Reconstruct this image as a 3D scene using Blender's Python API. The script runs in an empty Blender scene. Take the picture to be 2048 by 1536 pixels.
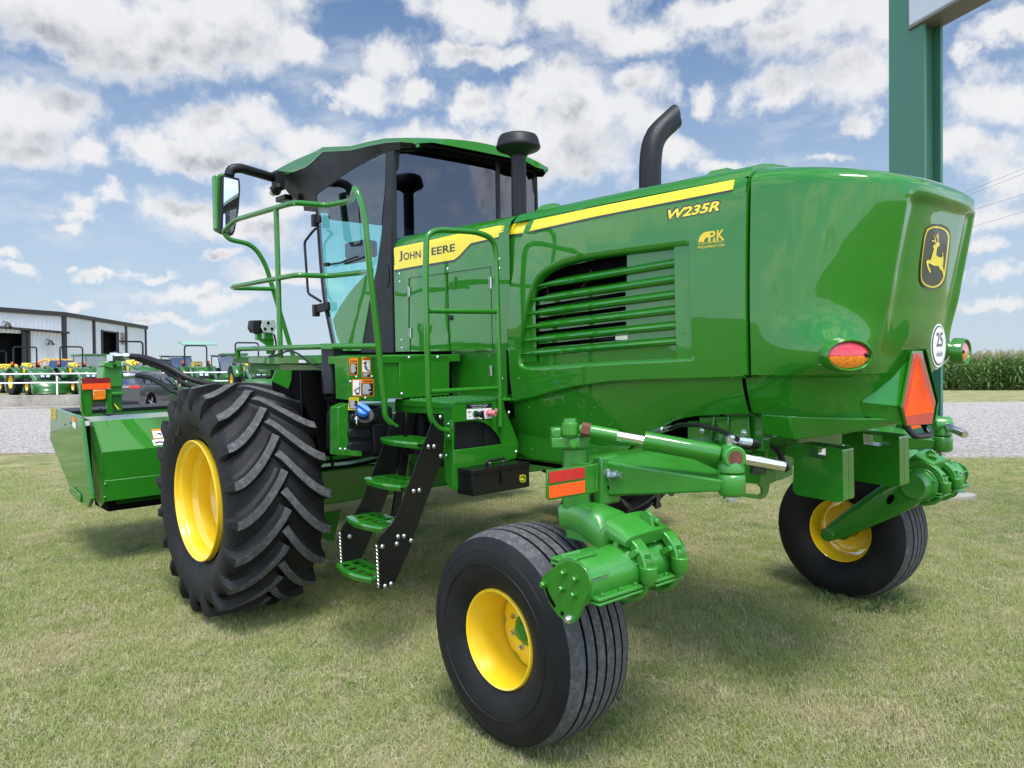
import bpy, bmesh, math, random
import numpy as np
from mathutils import Vector, Matrix
random.seed(7)
SC = bpy.context.scene
COL = SC.collection

# ------------------------------------------------------------------ camera, world, sun, exposure
FPX, CX, CY = 1545.859, 1024.0, 768.0                  # focal length and centre in pixels of the 2048 px wide photograph
# camera axes (right, down, forward) in the machine's own frame and in the world
RM = np.array([[-0.6627895, -0.7486731, -0.014096], [-0.0242071, 0.0402374, -0.9988969], [0.7484144, -0.6617171, -0.0447921]])
RW = np.array([[-0.6627383, -0.748797, -0.0089986], [-0.0051768, 0.0165975, -0.9998489], [0.7488332, -0.6625915, -0.0148762]])
CAMW = np.array([-3.7, 3.83, 1.60])                     # camera in the world
CAML = np.array([-3.7, 3.83, 1.68])                     # camera in the machine's frame (the lawn rises a little, the machine stands on it)
cam_d = bpy.data.cameras.new('camera'); cam = bpy.data.objects.new('camera', cam_d); COL.objects.link(cam)
cam_d.sensor_width = 36; cam_d.lens = FPX / 2048 * 36; cam_d.clip_start = .05; cam_d.clip_end = 3000
rw = RW.T
cam.matrix_world = Matrix([[rw[i][0], -rw[i][1], -rw[i][2], CAMW[i]] for i in range(3)] + [[0, 0, 0, 1]])
SC.camera = cam
MM = RW.T @ RM                                          # machine -> world rotation
ROOTM = Matrix([list(MM[i]) + [(CAMW - MM @ CAML)[i]] for i in range(3)] + [[0, 0, 0, 1]])

def _ray(Rm, C, px, py, kw):
    d = Rm.T @ np.array([(px - CX) / FPX, (py - CY) / FPX, 1.0])
    (a, v), = kw.items()
    if a == 'd': t = v
    else:
        i = 'xyz'.index(a); t = (v - C[i]) / d[i]
    return Vector(C + t * d)
def L(px, py, **kw): return _ray(RM, CAML, px, py, kw)   # a point of the machine, in its own frame
def G(px, py, **kw): return _ray(RW, CAMW, px, py, kw)   # a point of the surroundings

SUN_EL, SUN_AZ = math.radians(66), math.radians(150)    # azimuth measured from +x towards +y (the machine's left)
sd = bpy.data.lights.new('sun', 'SUN'); sd.energy = 2.5; sd.angle = math.radians(22.0); sd.color = (1, .96, .9)
sun = bpy.data.objects.new('sun', sd); COL.objects.link(sun)
sdir = Vector((math.cos(SUN_EL) * math.cos(SUN_AZ), math.cos(SUN_EL) * math.sin(SUN_AZ), math.sin(SUN_EL)))
sun.rotation_euler = sdir.to_track_quat('Z', 'Y').to_euler(); sun.location = (0, 0, 20)
SC.view_settings.view_transform = 'Standard'; SC.view_settings.look = 'None'
SC.view_settings.exposure = 0.75; SC.view_settings.gamma = 1
SC.render.engine = 'CYCLES'
SC.cycles.max_bounces = 8; SC.cycles.transparent_max_bounces = 24

def NT(tree, kind, ins=None, **props):
    n = tree.nodes.new(kind)
    for k, v in props.items(): setattr(n, k, v)
    if ins:
        for k, v in ins.items():
            s = n.inputs[k]
            if isinstance(v, bpy.types.NodeSocket): tree.links.new(v, s)
            else: s.default_value = v
    return n
def MATH(t, op, a, b=None, c=None, clamp=False):
    ins = {0: a}
    if b is not None: ins[1] = b
    if c is not None: ins[2] = c
    return NT(t, 'ShaderNodeMath', ins, operation=op, use_clamp=clamp).outputs[0]
def VM(t, op, a, b=None):
    ins = {0: a}
    if b is not None: ins[1] = b
    n = NT(t, 'ShaderNodeVectorMath', ins, operation=op)
    return n.outputs['Value'] if op in ('LENGTH', 'DOT_PRODUCT', 'DISTANCE') else n.outputs[0]

def MIXC(t, fac, a, b, blend='MIX'):
    return NT(t, 'ShaderNodeMix', {0: fac, 6: a, 7: b}, data_type='RGBA', blend_type=blend).outputs[2]
# ---- sky: Nishita air with banks of cumulus placed by direction
wd = bpy.data.worlds.new('World'); SC.world = wd; wd.use_nodes = True
wt = wd.node_tree; wt.nodes.clear()
sky = NT(wt, 'ShaderNodeTexSky', sky_type='NISHITA', sun_disc=False)
sky.sun_elevation = SUN_EL; sky.sun_rotation = math.pi / 2 - SUN_AZ
sky.air_density = 1.0; sky.dust_density = .3; sky.ozone_density = 1.6
# clouds: (px, py, rx, ry, gain) pictured directions turned into world directions
CLOUDS = [
 (100, 10, 260, 95), (280, 70, 260, 85), (440, 10, 190, 80), (580, 100, 80, 38), (400, 110, 200, 55), (150, 90, 160, 50),
 (50, 235, 130, 75), (130, 225, 90, 65), (40, 300, 110, 50), (190, 300, 50, 34),
 (430, 265, 95, 55), (530, 250, 75, 55), (620, 290, 90, 45), (320, 300, 90, 34), (430, 320, 150, 34), (540, 225, 18, 30),
 (770, 140, 62, 50), (735, 190, 80, 38), (830, 185, 50, 32), (690, 195, 40, 22), (935, 25, 120, 55), (930, 110, 110, 26), (1010, 125, 60, 18),
 (1150, 25, 150, 50), (1260, 60, 110, 45), (1130, 165, 100, 50), (1050, 215, 70, 60), (1180, 240, 130, 75), (1110, 300, 200, 65), (940, 215, 60, 38), (1270, 170, 60, 50),
 (880, 290, 170, 45), (1290, 270, 60, 60), (1450, 20, 200, 42), (1600, 70, 150, 60), (1690, 150, 110, 62), (1560, 170, 80, 42), (1400, 185, 50, 36), (1760, 40, 120, 60), (1740, 230, 40, 26),
 (1350, 300, 80, 40), (1440, 330, 60, 26), (1990, 195, 85, 65), (1950, 285, 80, 46), (2030, 60, 80, 34), (2040, 340, 90, 50), (1940, 110, 30, 40), (1640, 330, 60, 14),
 (380, 425, 85, 40), (470, 455, 140, 46), (570, 410, 90, 36), (180, 405, 45, 24), (245, 385, 34, 24), (140, 445, 36, 16), (165, 425, 50, 18),
 (30, 540, 46, 20), (15, 500, 30, 18), (150, 590, 46, 16), (230, 545, 50, 12), (160, 528, 18, 8), (420, 600, 140, 20), (560, 560, 140, 24), (415, 525, 40, 14), (350, 640, 100, 12), (300, 560, 50, 10),
 (1980, 620, 60, 14), (2010, 560, 46, 20), (1960, 500, 46, 24), (1990, 430, 100, 40), (2030, 630, 40, 14), (1930, 560, 30, 14),
]
ng = bpy.data.node_groups.new('cumulus', 'ShaderNodeTree')
ng.interface.new_socket('Dir', in_out='INPUT', socket_type='NodeSocketVector')
ng.interface.new_socket('Density', in_out='OUTPUT', socket_type='NodeSocketFloat')
gi = ng.nodes.new('NodeGroupInput'); go = ng.nodes.new('NodeGroupOutput')
Dn = gi.outputs[0]
# warp the direction so that blobs billow
nz = NT(ng, 'ShaderNodeTexNoise', {'Vector': Dn, 'Scale': 9.0, 'Detail': 7.0, 'Roughness': .62})
wv = VM(ng, 'MULTIPLY', VM(ng, 'SUBTRACT', nz.outputs['Color'], (.5, .5, .5)), (.13, .13, .10))
Dw = VM(ng, 'ADD', Dn, wv)
acc = None
for (px, py, rx, ry) in CLOUDS:
    d0 = (RW.T @ np.array([(px - CX) / FPX, (py - CY) / FPX, 1.0])); n0 = np.linalg.norm(d0); c = d0 / n0
    sx, sy = FPX * n0 / rx, FPX * n0 / ry
    df = VM(ng, 'MULTIPLY', VM(ng, 'SUBTRACT', Dw, tuple(c)), (sx, sx, sy))
    v = MATH(ng, 'SUBTRACT', 1.0, VM(ng, 'LENGTH', df))
    acc = v if acc is None else NT(ng, 'ShaderNodeMath', {0: acc, 1: v, 2: .35}, operation='SMOOTH_MAX').outputs[0]
# generic cloud cover for the rest of the sky (seen in reflections)
proj = VM(ng, 'MULTIPLY', Dn, (1, 1, 2.2))
nb = NT(ng, 'ShaderNodeTexNoise', {'Vector': proj, 'Scale': 3.0, 'Detail': 7.0, 'Roughness': .58})
gen = MATH(ng, 'MULTIPLY', MATH(ng, 'SUBTRACT', nb.outputs[0], .50), 6.0)
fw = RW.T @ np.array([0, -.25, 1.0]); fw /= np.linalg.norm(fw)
out_ = MATH(ng, 'MULTIPLY', MATH(ng, 'SUBTRACT', .80, VM(ng, 'DOT_PRODUCT', Dn, tuple(fw))), 8.0, clamp=True)
gen = MATH(ng, 'SUBTRACT', gen, MATH(ng, 'MULTIPLY', MATH(ng, 'SUBTRACT', 1.0, out_), 9.0))
acc = NT(ng, 'ShaderNodeMath', {0: acc, 1: gen}, operation='MAXIMUM').outputs[0]
nf = NT(ng, 'ShaderNodeTexNoise', {'Vector': Dn, 'Scale': 26.0, 'Detail': 8.0, 'Roughness': .60})
acc = MATH(ng, 'ADD', acc, MATH(ng, 'MULTIPLY', MATH(ng, 'SUBTRACT', nf.outputs[0], .5), 1.45))
ng.links.new(acc, go.inputs[0])
tc = NT(wt, 'ShaderNodeTexCoord'); DIR = tc.outputs['Generated']
g1 = NT(wt, 'ShaderNodeGroup', node_tree=ng); wt.links.new(DIR, g1.inputs[0])
g2 = NT(wt, 'ShaderNodeGroup', node_tree=ng); wt.links.new(VM(wt, 'ADD', DIR, (.012, -.02, .045)), g2.inputs[0])
dens = NT(wt, 'ShaderNodeMapRange', {'Value': g1.outputs[0], 'From Min': -.20, 'From Max': .58}, interpolation_type='SMOOTHSTEP').outputs[0]
under = NT(wt, 'ShaderNodeMapRange', {'Value': g2.outputs[0], 'From Min': .0, 'From Max': .95}, interpolation_type='SMOOTHSTEP').outputs[0]
thick = NT(wt, 'ShaderNodeMapRange', {'Value': g1.outputs[0], 'From Min': .1, 'From Max': .9}, interpolation_type='SMOOTHSTEP').outputs[0]
shade = MATH(wt, 'MULTIPLY', under, thick)
fine = NT(wt, 'ShaderNodeTexNoise', {'Vector': DIR, 'Scale': 20.0, 'Detail': 6.0, 'Roughness': .6}).outputs[0]
shade = MATH(wt, 'MULTIPLY', MATH(wt, 'ADD', MATH(wt, 'MULTIPLY', shade, .85), .12), MATH(wt, 'MULTIPLY_ADD', fine, 1.8, .08), clamp=True)
ccol = MIXC(wt, shade, (7.3, 7.3, 7.35, 1), (3.1, 3.3, 3.75, 1))
# thin white veil towards the horizon
sep = NT(wt, 'ShaderNodeSeparateXYZ', {0: DIR}).outputs[2]
veil = MATH(wt, 'MULTIPLY', NT(wt, 'ShaderNodeMapRange', {'Value': sep, 'From Min': 0.0, 'From Max': .50, 'To Min': 1.0, 'To Max': 0.0}, interpolation_type='SMOOTHSTEP').outputs[0], .78)
skt = MIXC(wt, 1.0, sky.outputs[0], (.86, .95, 1.04, 1), 'MULTIPLY')
sk2 = MIXC(wt, veil, skt, (7.0*.60, 7.0*.71, 7.0*.86, 1))
hz = NT(wt, 'ShaderNodeMapRange', {'Value': sep, 'From Min': -.01, 'From Max': .10}, interpolation_type='SMOOTHSTEP').outputs[0]
vn = NT(wt, 'ShaderNodeTexNoise', {'Vector': VM(wt, 'MULTIPLY', DIR, (1.0, 1.0, 2.6)), 'Scale': 4.5, 'Detail': 8.0, 'Roughness': .62}).outputs[0]
wisp = NT(wt, 'ShaderNodeMapRange', {'Value': vn, 'From Min': .50, 'From Max': .70, 'To Min': 0.0, 'To Max': .55}, interpolation_type='SMOOTHSTEP').outputs[0]   # thin torn veils between the heaps
dens = MATH(wt, 'MAXIMUM', dens, wisp)
fac = MATH(wt, 'MULTIPLY', dens, MATH(wt, 'MULTIPLY_ADD', hz, .5, .46))
mixc = MIXC(wt, fac, sk2, ccol)
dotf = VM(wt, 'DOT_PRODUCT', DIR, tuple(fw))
gain = NT(wt, 'ShaderNodeMapRange', {'Value': dotf, 'From Min': .72, 'From Max': .1, 'To Min': 1.0, 'To Max': 2.85}, interpolation_type='SMOOTHSTEP').outputs[0]   # extra sky brightness out of view, added as fill light on the machine
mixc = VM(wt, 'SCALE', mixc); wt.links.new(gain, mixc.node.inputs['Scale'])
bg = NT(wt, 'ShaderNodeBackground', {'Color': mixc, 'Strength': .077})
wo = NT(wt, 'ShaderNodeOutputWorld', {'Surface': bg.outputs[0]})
wd.cycles.sampling_method = 'MANUAL'; wd.cycles.sample_map_resolution = 512
# ------------------------------------------------------------------ materials
def mat(name, col, rough=.5, metal=0.0, coat=0.0, spec=.5, noise=0.0, nscale=8.0, bump=0.0, bscale=200.0, coat_rough=.03, dirt=None):
    m = bpy.data.materials.new(name); m.use_nodes = True; t = m.node_tree
    p = t.nodes['Principled BSDF']
    p.inputs['Base Color'].default_value = (*col, 1); p.inputs['Roughness'].default_value = rough
    p.inputs['Metallic'].default_value = metal; p.inputs['Specular IOR Level'].default_value = spec
    p.inputs['Coat Weight'].default_value = coat; p.inputs['Coat Roughness'].default_value = coat_rough
    oc = NT(t, 'ShaderNodeTexCoord').outputs['Object']
    c = None
    if noise:
        n = NT(t, 'ShaderNodeTexNoise', {'Vector': oc, 'Scale': nscale, 'Detail': 5.0, 'Roughness': .6}).outputs[0]
        f = NT(t, 'ShaderNodeMapRange', {'Value': n, 'From Min': .3, 'From Max': .7, 'To Min': 1 - noise, 'To Max': 1 + noise}).outputs[0]
        c = MIXC(t, 1.0, (*col, 1), NT(t, 'ShaderNodeCombineColor', {0: f, 1: f, 2: f}).outputs[0], 'MULTIPLY')
        t.links.new(c, p.inputs['Base Color'])
        rr = NT(t, 'ShaderNodeMapRange', {'Value': n, 'From Min': .3, 'From Max': .7, 'To Min': rough * .85, 'To Max': min(1, rough * 1.15)}).outputs[0]
        t.links.new(rr, p.inputs['Roughness'])
    if dirt:
        dc, amount, ds = dirt
        n = NT(t, 'ShaderNodeTexNoise', {'Vector': oc, 'Scale': ds, 'Detail': 8.0, 'Roughness': .7}).outputs[0]
        f = NT(t, 'ShaderNodeMapRange', {'Value': n, 'From Min': .48, 'From Max': .72, 'To Min': 0.0, 'To Max': amount}).outputs[0]
        c = MIXC(t, f, c if c is not None else (*col, 1), (*dc, 1)); t.links.new(c, p.inputs['Base Color'])
    if bump:
        n = NT(t, 'ShaderNodeTexNoise', {'Vector': oc, 'Scale': bscale, 'Detail': 3.0}).outputs[0]
        b = NT(t, 'ShaderNodeBump', {'Strength': bump, 'Distance': .002, 'Height': n}).outputs[0]
        t.links.new(b, p.inputs['Normal'])
    return m
GREEN = (.018, .165, .009)
M = {}
M['green'] = mat('green_paint', GREEN, .38, coat=1.0, spec=.15, noise=.05, nscale=2.0, bump=.05, bscale=90, coat_rough=.05)
M['green_shell'] = mat('green_hood_paint', GREEN, .32, coat=1.0, spec=.08, noise=.03, nscale=1.5, coat_rough=.02)
M['green_cast'] = mat('green_cast_iron_paint', (.028, .215, .017), .36, coat=.6, noise=.08, nscale=12, bump=.5, bscale=260, coat_rough=.15)
_m = M['green_shell']; _t = _m.node_tree; _p = _t.nodes['Principled BSDF']
_n = NT(_t, 'ShaderNodeTexNoise', {'Vector': NT(_t, 'ShaderNodeTexCoord').outputs['Object'], 'Scale': 2.2, 'Detail': 2.0}).outputs[0]
_b = NT(_t, 'ShaderNodeBump', {'Strength': 1.0, 'Distance': .006, 'Height': _n}).outputs[0]; _t.links.new(_b, _p.inputs['Normal']); _t.links.new(_b, _p.inputs['Coat Normal'])
_p.inputs['Coat IOR'].default_value = 1.5
M['yellow'] = mat('yellow_paint', (.86, .56, .012), .35, coat=.8, noise=.04, nscale=5, coat_rough=.1)
M['yellow_decal'] = mat('yellow_decal', (.88, .68, .02), .4, coat=.4)
M['black_decal'] = mat('black_decal', (.012, .012, .014), .4, coat=.3)
M['black'] = mat('black_paint', (.004, .004, .0045), .34, spec=.3, coat=.15, noise=.1, nscale=6, coat_rough=.15)
M['plastic'] = mat('black_plastic', (.007, .0075, .009), .48, spec=.35, noise=.12, nscale=7, bump=.25, bscale=400)
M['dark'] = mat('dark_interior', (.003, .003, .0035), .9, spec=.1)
M['hose'] = mat('black_rubber_hose', (.007, .007, .0075), .45, spec=.35, noise=.2, nscale=20)
M['chrome'] = mat('bright_steel', (.75, .76, .78), .12, metal=1.0)
M['zinc'] = mat('zinc_plated_steel', (.60, .62, .64), .32, metal=1.0, noise=.15, nscale=40)
M['rust'] = mat('rusty_steel', (.12, .045, .025), .8, noise=.4, nscale=60)
M['rubber'] = mat('tyre_rubber', (.0075, .0075, .008), .60, spec=.28, noise=.22, nscale=9, bump=.2, bscale=150, dirt=((.035, .032, .028), .25, 5.0))
M['rubber_worn'] = mat('worn_tread_rubber', (.060, .062, .064), .85, noise=.45, nscale=70, bump=.9, bscale=300, dirt=((.22, .215, .20), .55, 30.0))
M['red'] = mat('red_reflector', (.50, .008, .008), .35, coat=.5, noise=.15, nscale=60)
M['darkred'] = mat('dark_red_reflector', (.20, .004, .006), .3, coat=.5)
M['orange'] = mat('fluorescent_orange', (1.0, .10, .012), .7, spec=.15)
M['white'] = mat('white_decal', (.78, .78, .76), .4)
M['warn'] = mat('warning_orange_decal', (.85, .22, .01), .45)
M['pink'] = mat('pink_rubber_cap', (.62, .20, .20), .5)
M['blue'] = mat('blue_plastic_cap', (.03, .20, .72), .38)
M['amber'] = mat('amber_lens', (.75, .20, .01), .18, coat=.8, noise=.35, nscale=90, bump=.6, bscale=120)
M['redlens'] = mat('red_lens', (.55, .01, .015), .12, coat=1.0, noise=.3, nscale=90, bump=.5, bscale=160)
M['mirror'] = mat('mirror_glass', (.5, .52, .54), .02, metal=1.0)
M['seat'] = mat('seat_fabric', (.02, .02, .022), .8)
M['lamp'] = mat('lamp_reflector', (.75, .78, .75), .2, metal=.6, noise=.2, nscale=60)
def glass(name, tint, refl, rtint=(.9, .95, 1.0)):
    m = bpy.data.materials.new(name); m.use_nodes = True; t = m.node_tree; t.nodes.clear()
    tr = NT(t, 'ShaderNodeBsdfTransparent', {0: (*tint, 1)}); gl = NT(t, 'ShaderNodeBsdfGlossy', {0: (*rtint, 1), 1: .015})
    bf = NT(t, 'ShaderNodeNewGeometry').outputs['Backfacing']
    fr = NT(t, 'ShaderNodeFresnel', {0: MATH(t, 'MULTIPLY_ADD', bf, 1 / 1.5 - 1.5, 1.5)}).outputs[0]
    k = MATH(t, 'MULTIPLY_ADD', fr, 1.0, refl, clamp=True)
    mx = NT(t, 'ShaderNodeMixShader', {0: k, 1: tr.outputs[0], 2: gl.outputs[0]})
    NT(t, 'ShaderNodeOutputMaterial', {0: mx.outputs[0]}); return m
M['glass_clear'] = glass('clear_cab_glass', (.72, .90, .86), .03)
M['glass_teal'] = glass('tinted_windshield', (.42, .90, .82), .02)
M['glass_dark'] = glass('smoked_cab_glass', (.010, .012, .018), .06, (.62, .66, .78))
M['glass_car'] = glass('car_glass', (.10, .12, .13), .15)

# ------------------------------------------------------------------ mesh helpers
SING = {'flange_bolts': 'flange_bolt', 'casting_ribs': 'casting_rib', 'clamp_bolts': 'clamp_bolt', 'plate_bolts': 'plate_bolt', 'wheel_bolts': 'wheel_bolt', 'beam_bolts': 'beam_bolt', 'knuckle_bolts': 'knuckle_bolt', 'cover_bolts': 'cover_bolt', 'panel_bolts': 'panel_bolt',
        'platform_bolts': 'platform_bolt', 'ladder_bolts': 'ladder_bolt', 'header_bolts': 'header_bolt', 'mount_bolts': 'mount_bolt', 'clamp_nuts': 'clamp_nut', 'handle_clips': 'handle_clip', 'hydraulic_fittings': 'hydraulic_fitting', 'polarity_marks': 'polarity_mark'}
SPLITN = {'casting_ribs', 'casting_rib', 'clamp_nuts', 'handle_clips', 'hydraulic_fittings', 'polarity_marks', 'cylinder_rod', 'cross_member', 'wheel_arch', 'gusset', 'pictogram', 'engine_pipework', 'front_lamp_bar', 'skid_beam', 'sticker_symbol', 'cab_floor', 'air_reservoir', 'cutter_bar', 'chassis_bar', 'frame_rail', 'hood_pod'}
class MB:
    def __init__(s): s.v = []; s.f = []; s.mi = []
    def add(s, vs, fs, mi=0):
        o = len(s.v); s.v += [tuple(v) for v in vs]; s.f += [tuple(i + o for i in f) for f in fs]; s.mi += [mi] * len(fs); return s
    def box(s, c, d, rot=None, mi=0, taper=1.0):
        c = Vector(c); vs = []
        for z in (-.5, .5):
            k = taper if z > 0 else 1
            for x, y in ((-.5, -.5), (.5, -.5), (.5, .5), (-.5, .5)):
                p = Vector((x * d[0] * k, y * d[1] * k, z * d[2]))
                vs.append(c + (rot @ p if rot else p))
        return s.add(vs, [(3, 2, 1, 0), (4, 5, 6, 7), (0, 1, 5, 4), (1, 2, 6, 5), (2, 3, 7, 6), (3, 0, 4, 7)], mi)
    def bx(s, x0, x1, y0, y1, z0, z1, mi=0):
        return s.box(((x0 + x1) / 2, (y0 + y1) / 2, (z0 + z1) / 2), (abs(x1 - x0), abs(y1 - y0), abs(z1 - z0)), mi=mi)
    def bar(s, a, b, w, h, mi=0, up=(0, 0, 1)):
        a = Vector(a); b = Vector(b); d = (b - a); l = d.length; d.normalize(); u = Vector(up)
        if abs(d.dot(u)) > .99: u = Vector((1, 0, 0))
        r = d.cross(u).normalized(); u = r.cross(d)
        return s.box((a + b) / 2, (w, l, h), Matrix((r, d, u)).transposed(), mi)
    def cyl(s, a, b, r0, r1=None, n=20, caps=True, mi=0):
        r1 = r0 if r1 is None else r1
        return s.rings(a, b, [(0, r0), (1, r1)], n, caps, mi)
    def rings(s, a, b, prof, n=24, caps=True, mi=0, frac=True):
        a = Vector(a); b = Vector(b); d = b - a; ln = d.length; d.normalize()
        u = d.orthogonal().normalized(); w = d.cross(u); vs = []; fs = []
        for t, r in prof:
            c = a + d * (t * ln if frac else t)
            for i in range(n):
                an = 2 * math.pi * i / n; vs.append(c + u * (r * math.cos(an)) + w * (r * math.sin(an)))
        for k in range(len(prof) - 1):
            for i in range(n):
                j = (i + 1) % n; fs.append((k * n + i, k * n + j, (k + 1) * n + j, (k + 1) * n + i))
        if caps:
            fs.append(tuple(range(n))[::-1]); fs.append(tuple((len(prof) - 1) * n + i for i in range(n)))
        return s.add(vs, fs, mi)
    def tube(s, pts, r, n=12, rad=.05, seg=6, caps=True, mi=0, closed=False):
        P = [Vector(p) for p in pts]; Q = []
        for i, p in enumerate(P):
            if (i == 0 or i == len(P) - 1) or rad <= 0: Q.append(p); continue
            a = P[i - 1] - p; b = P[i + 1] - p; k = min(rad, a.length * .48, b.length * .48)
            A = p + a.normalized() * k; B = p + b.normalized() * k
            for j in range(seg + 1):
                t = j / seg; Q.append(A * (1 - t) ** 2 + p * 2 * t * (1 - t) + B * t ** 2)
        rr = r if isinstance(r, (list, tuple)) else None
        vs = []; fs = []; u = None
        for i, p in enumerate(Q):
            d = (Q[min(i + 1, len(Q) - 1)] - Q[max(i - 1, 0)]).normalized()
            if u is None: u = d.orthogonal().normalized()
            u = (u - d * u.dot(d)).normalized(); w = d.cross(u)
            R = r if rr is None else rr[0] + (rr[1] - rr[0]) * i / (len(Q) - 1)
            for k in range(n):
                an = 2 * math.pi * k / n; vs.append(p + u * (R * math.cos(an)) + w * (R * math.sin(an)))
        for i in range(len(Q) - 1):
            for k in range(n):
                j = (k + 1) % n; fs.append((i * n + k, i * n + j, (i + 1) * n + j, (i + 1) * n + k))
        if caps: fs.append(tuple(range(n))[::-1]); fs.append(tuple((len(Q) - 1) * n + i for i in range(n)))
        return s.add(vs, fs, mi)
    def prism(s, poly, ext, mi=0):
        ext = Vector(ext); n = len(poly); P = [Vector(p) for p in poly]
        vs = P + [p + ext for p in P]
        fs = [tuple(range(n)), tuple(range(2 * n - 1, n - 1, -1))] + [(i, n + i, n + (i + 1) % n, (i + 1) % n) for i in range(n)]
        return s.add(vs, fs, mi)
    def grid(s, rows, mi=0, closed=False):
        n = len(rows[0]); vs = [p for r in rows for p in r]; fs = []
        for i in range(len(rows) - 1):
            for j in range(n if closed else n - 1):
                k = (j + 1) % n; fs.append((i * n + j, i * n + k, (i + 1) * n + k, (i + 1) * n + j))
        return s.add(vs, fs, mi)
    def lathe(s, c, ax, prof, n=64, mi=0, closed=False):
        # prof: (offset along ax, radius)
        c = Vector(c); d = Vector(ax).normalized(); u = d.orthogonal().normalized(); w = d.cross(u); rows = []
        for t, r in prof:
            rows.append([c + d * t + u * (r * math.cos(2 * math.pi * i / n)) + w * (r * math.sin(2 * math.pi * i / n)) for i in range(n)])
        if closed: rows.append(rows[0])
        return s.grid(rows, mi, True)
    def disc(s, c, ax, r, n=32, mi=0, ry=None, udir=None):
        c = Vector(c); d = Vector(ax).normalized(); u = Vector(udir).normalized() if udir else d.orthogonal().normalized(); w = d.cross(u); ry = ry or r
        return s.add([c + u * (r * math.cos(2 * math.pi * i / n)) + w * (ry * math.sin(2 * math.pi * i / n)) for i in range(n)], [tuple(range(n))], mi)
    def bolt(s, c, ax, r=.012, h=.008, mi=0):
        c = Vector(c); d = Vector(ax).normalized()
        s.rings(c, c + d * h * .35, [(0, r * 1.35), (1, r * 1.3)], 14, True, mi)
        return s.rings(c + d * h * .3, c + d * h * 1.3, [(0, r), (.8, r), (1, r * .82)], 6, True, mi)
    def dome(s, c, ax, r=.011, mi=0):
        c = Vector(c); d = Vector(ax).normalized()
        return s.rings(c, c + d * r * .75, [(0, r * 1.25), (.12, r * 1.25), (.13, r), (.6, r * .8), (.9, r * .45), (1, r * .1)], 10, True, mi)
    def comps(s):
        # connected pieces, those whose boxes touch counted as one
        par = list(range(len(s.v)))
        def f(a):
            while par[a] != a: par[a] = par[par[a]]; a = par[a]
            return a
        for fc in s.f:
            r0 = f(fc[0])
            for q in fc[1:]: par[f(q)] = r0
        g = {}
        for i, fc in enumerate(s.f): g.setdefault(f(fc[0]), []).append(i)
        G_ = []
        for fs in g.values():
            P = np.array([s.v[j] for i in fs for j in s.f[i]]); G_.append([fs, P.min(0) - .0004, P.max(0) + .0004])
        ch = True
        while ch:
            ch = False
            for i in range(len(G_)):
                for j in range(i + 1, len(G_)):
                    if (G_[i][1] <= G_[j][2]).all() and (G_[j][1] <= G_[i][2]).all():
                        G_[i] = [G_[i][0] + G_[j][0], np.minimum(G_[i][1], G_[j][1]), np.maximum(G_[i][2], G_[j][2])]; G_.pop(j); ch = True; break
                if ch: break
        return [x[0] for x in G_]
    def sub(s, fs):
        m = MB(); used = {}
        for i in fs:
            t_ = []
            for j in s.f[i]:
                if j not in used: used[j] = len(m.v); m.v.append(s.v[j])
                t_.append(used[j])
            m.f.append(tuple(t_)); m.mi.append(s.mi[i])
        return m
    def mirror(s, ax=1):
        vs = [tuple(-c if i == ax else c for i, c in enumerate(v)) for v in s.v]; fs = [f[::-1] for f in s.f]; mi = list(s.mi)
        o = len(s.v); s.v += vs; s.f += [tuple(i + o for i in f) for f in fs]; s.mi += mi; return s
    def build(s, name, m, parent=None, **k):
        if parent is None or not ('bolt' in name or name in SPLITN): return s.build1(SING.get(name, name), m, parent, **k)
        o = None
        for fs in s.comps(): o = s.sub(fs).build1(SING.get(name, name), m, parent, **k)
        return o
    def build1(s, name, m, parent=None, bevel=0.0, smooth=35, fix=True, solid=0.0, subsurf=0, bseg=2):
        me = bpy.data.meshes.new(name); me.from_pydata(s.v, [], s.f)
        ms = m if isinstance(m, (list, tuple)) else [m]
        for q in ms: me.materials.append(M[q] if isinstance(q, str) else q)
        me.polygons.foreach_set('material_index', s.mi)
        if fix:
            bm = bmesh.new(); bm.from_mesh(me); bmesh.ops.recalc_face_normals(bm, faces=bm.faces[:]); bm.to_mesh(me); bm.free()
        if smooth is not None:
            me.shade_smooth(); me.set_sharp_from_angle(angle=math.radians(smooth))
        me.update()
        o = bpy.data.objects.new(name, me); COL.objects.link(o)
        if parent: o.parent = parent
        if solid:
            md = o.modifiers.new('thickness', 'SOLIDIFY'); md.thickness = solid; md.offset = -1
        if bevel:
            md = o.modifiers.new('edges', 'BEVEL'); md.width = bevel; md.segments = bseg; md.limit_method = 'ANGLE'; md.angle_limit = math.radians(38)
            md.harden_normals = False
        if subsurf:
            md = o.modifiers.new('smooth', 'SUBSURF'); md.levels = subsurf; md.render_levels = subsurf
        return o
def empty(name, loc=(0, 0, 0), parent=None):
    o = bpy.data.objects.new(name, None); COL.objects.link(o); o.location = loc; o.empty_display_size = .2
    if parent: o.parent = parent
    return o
def tag(o, label=None, cat=None, group=None, kind=None):
    for k, v in (('label', label), ('category', cat), ('group', group), ('kind', kind)):
        if v: o[k] = v
    return o
def children(o): return [c for c in bpy.data.objects if c.parent is o]
def copy_tree(o, parent=None):
    ch = children(o); c = o.copy(); COL.objects.link(c)
    if parent: c.parent = parent
    for k in ch: copy_tree(k, c)
    return c
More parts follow.
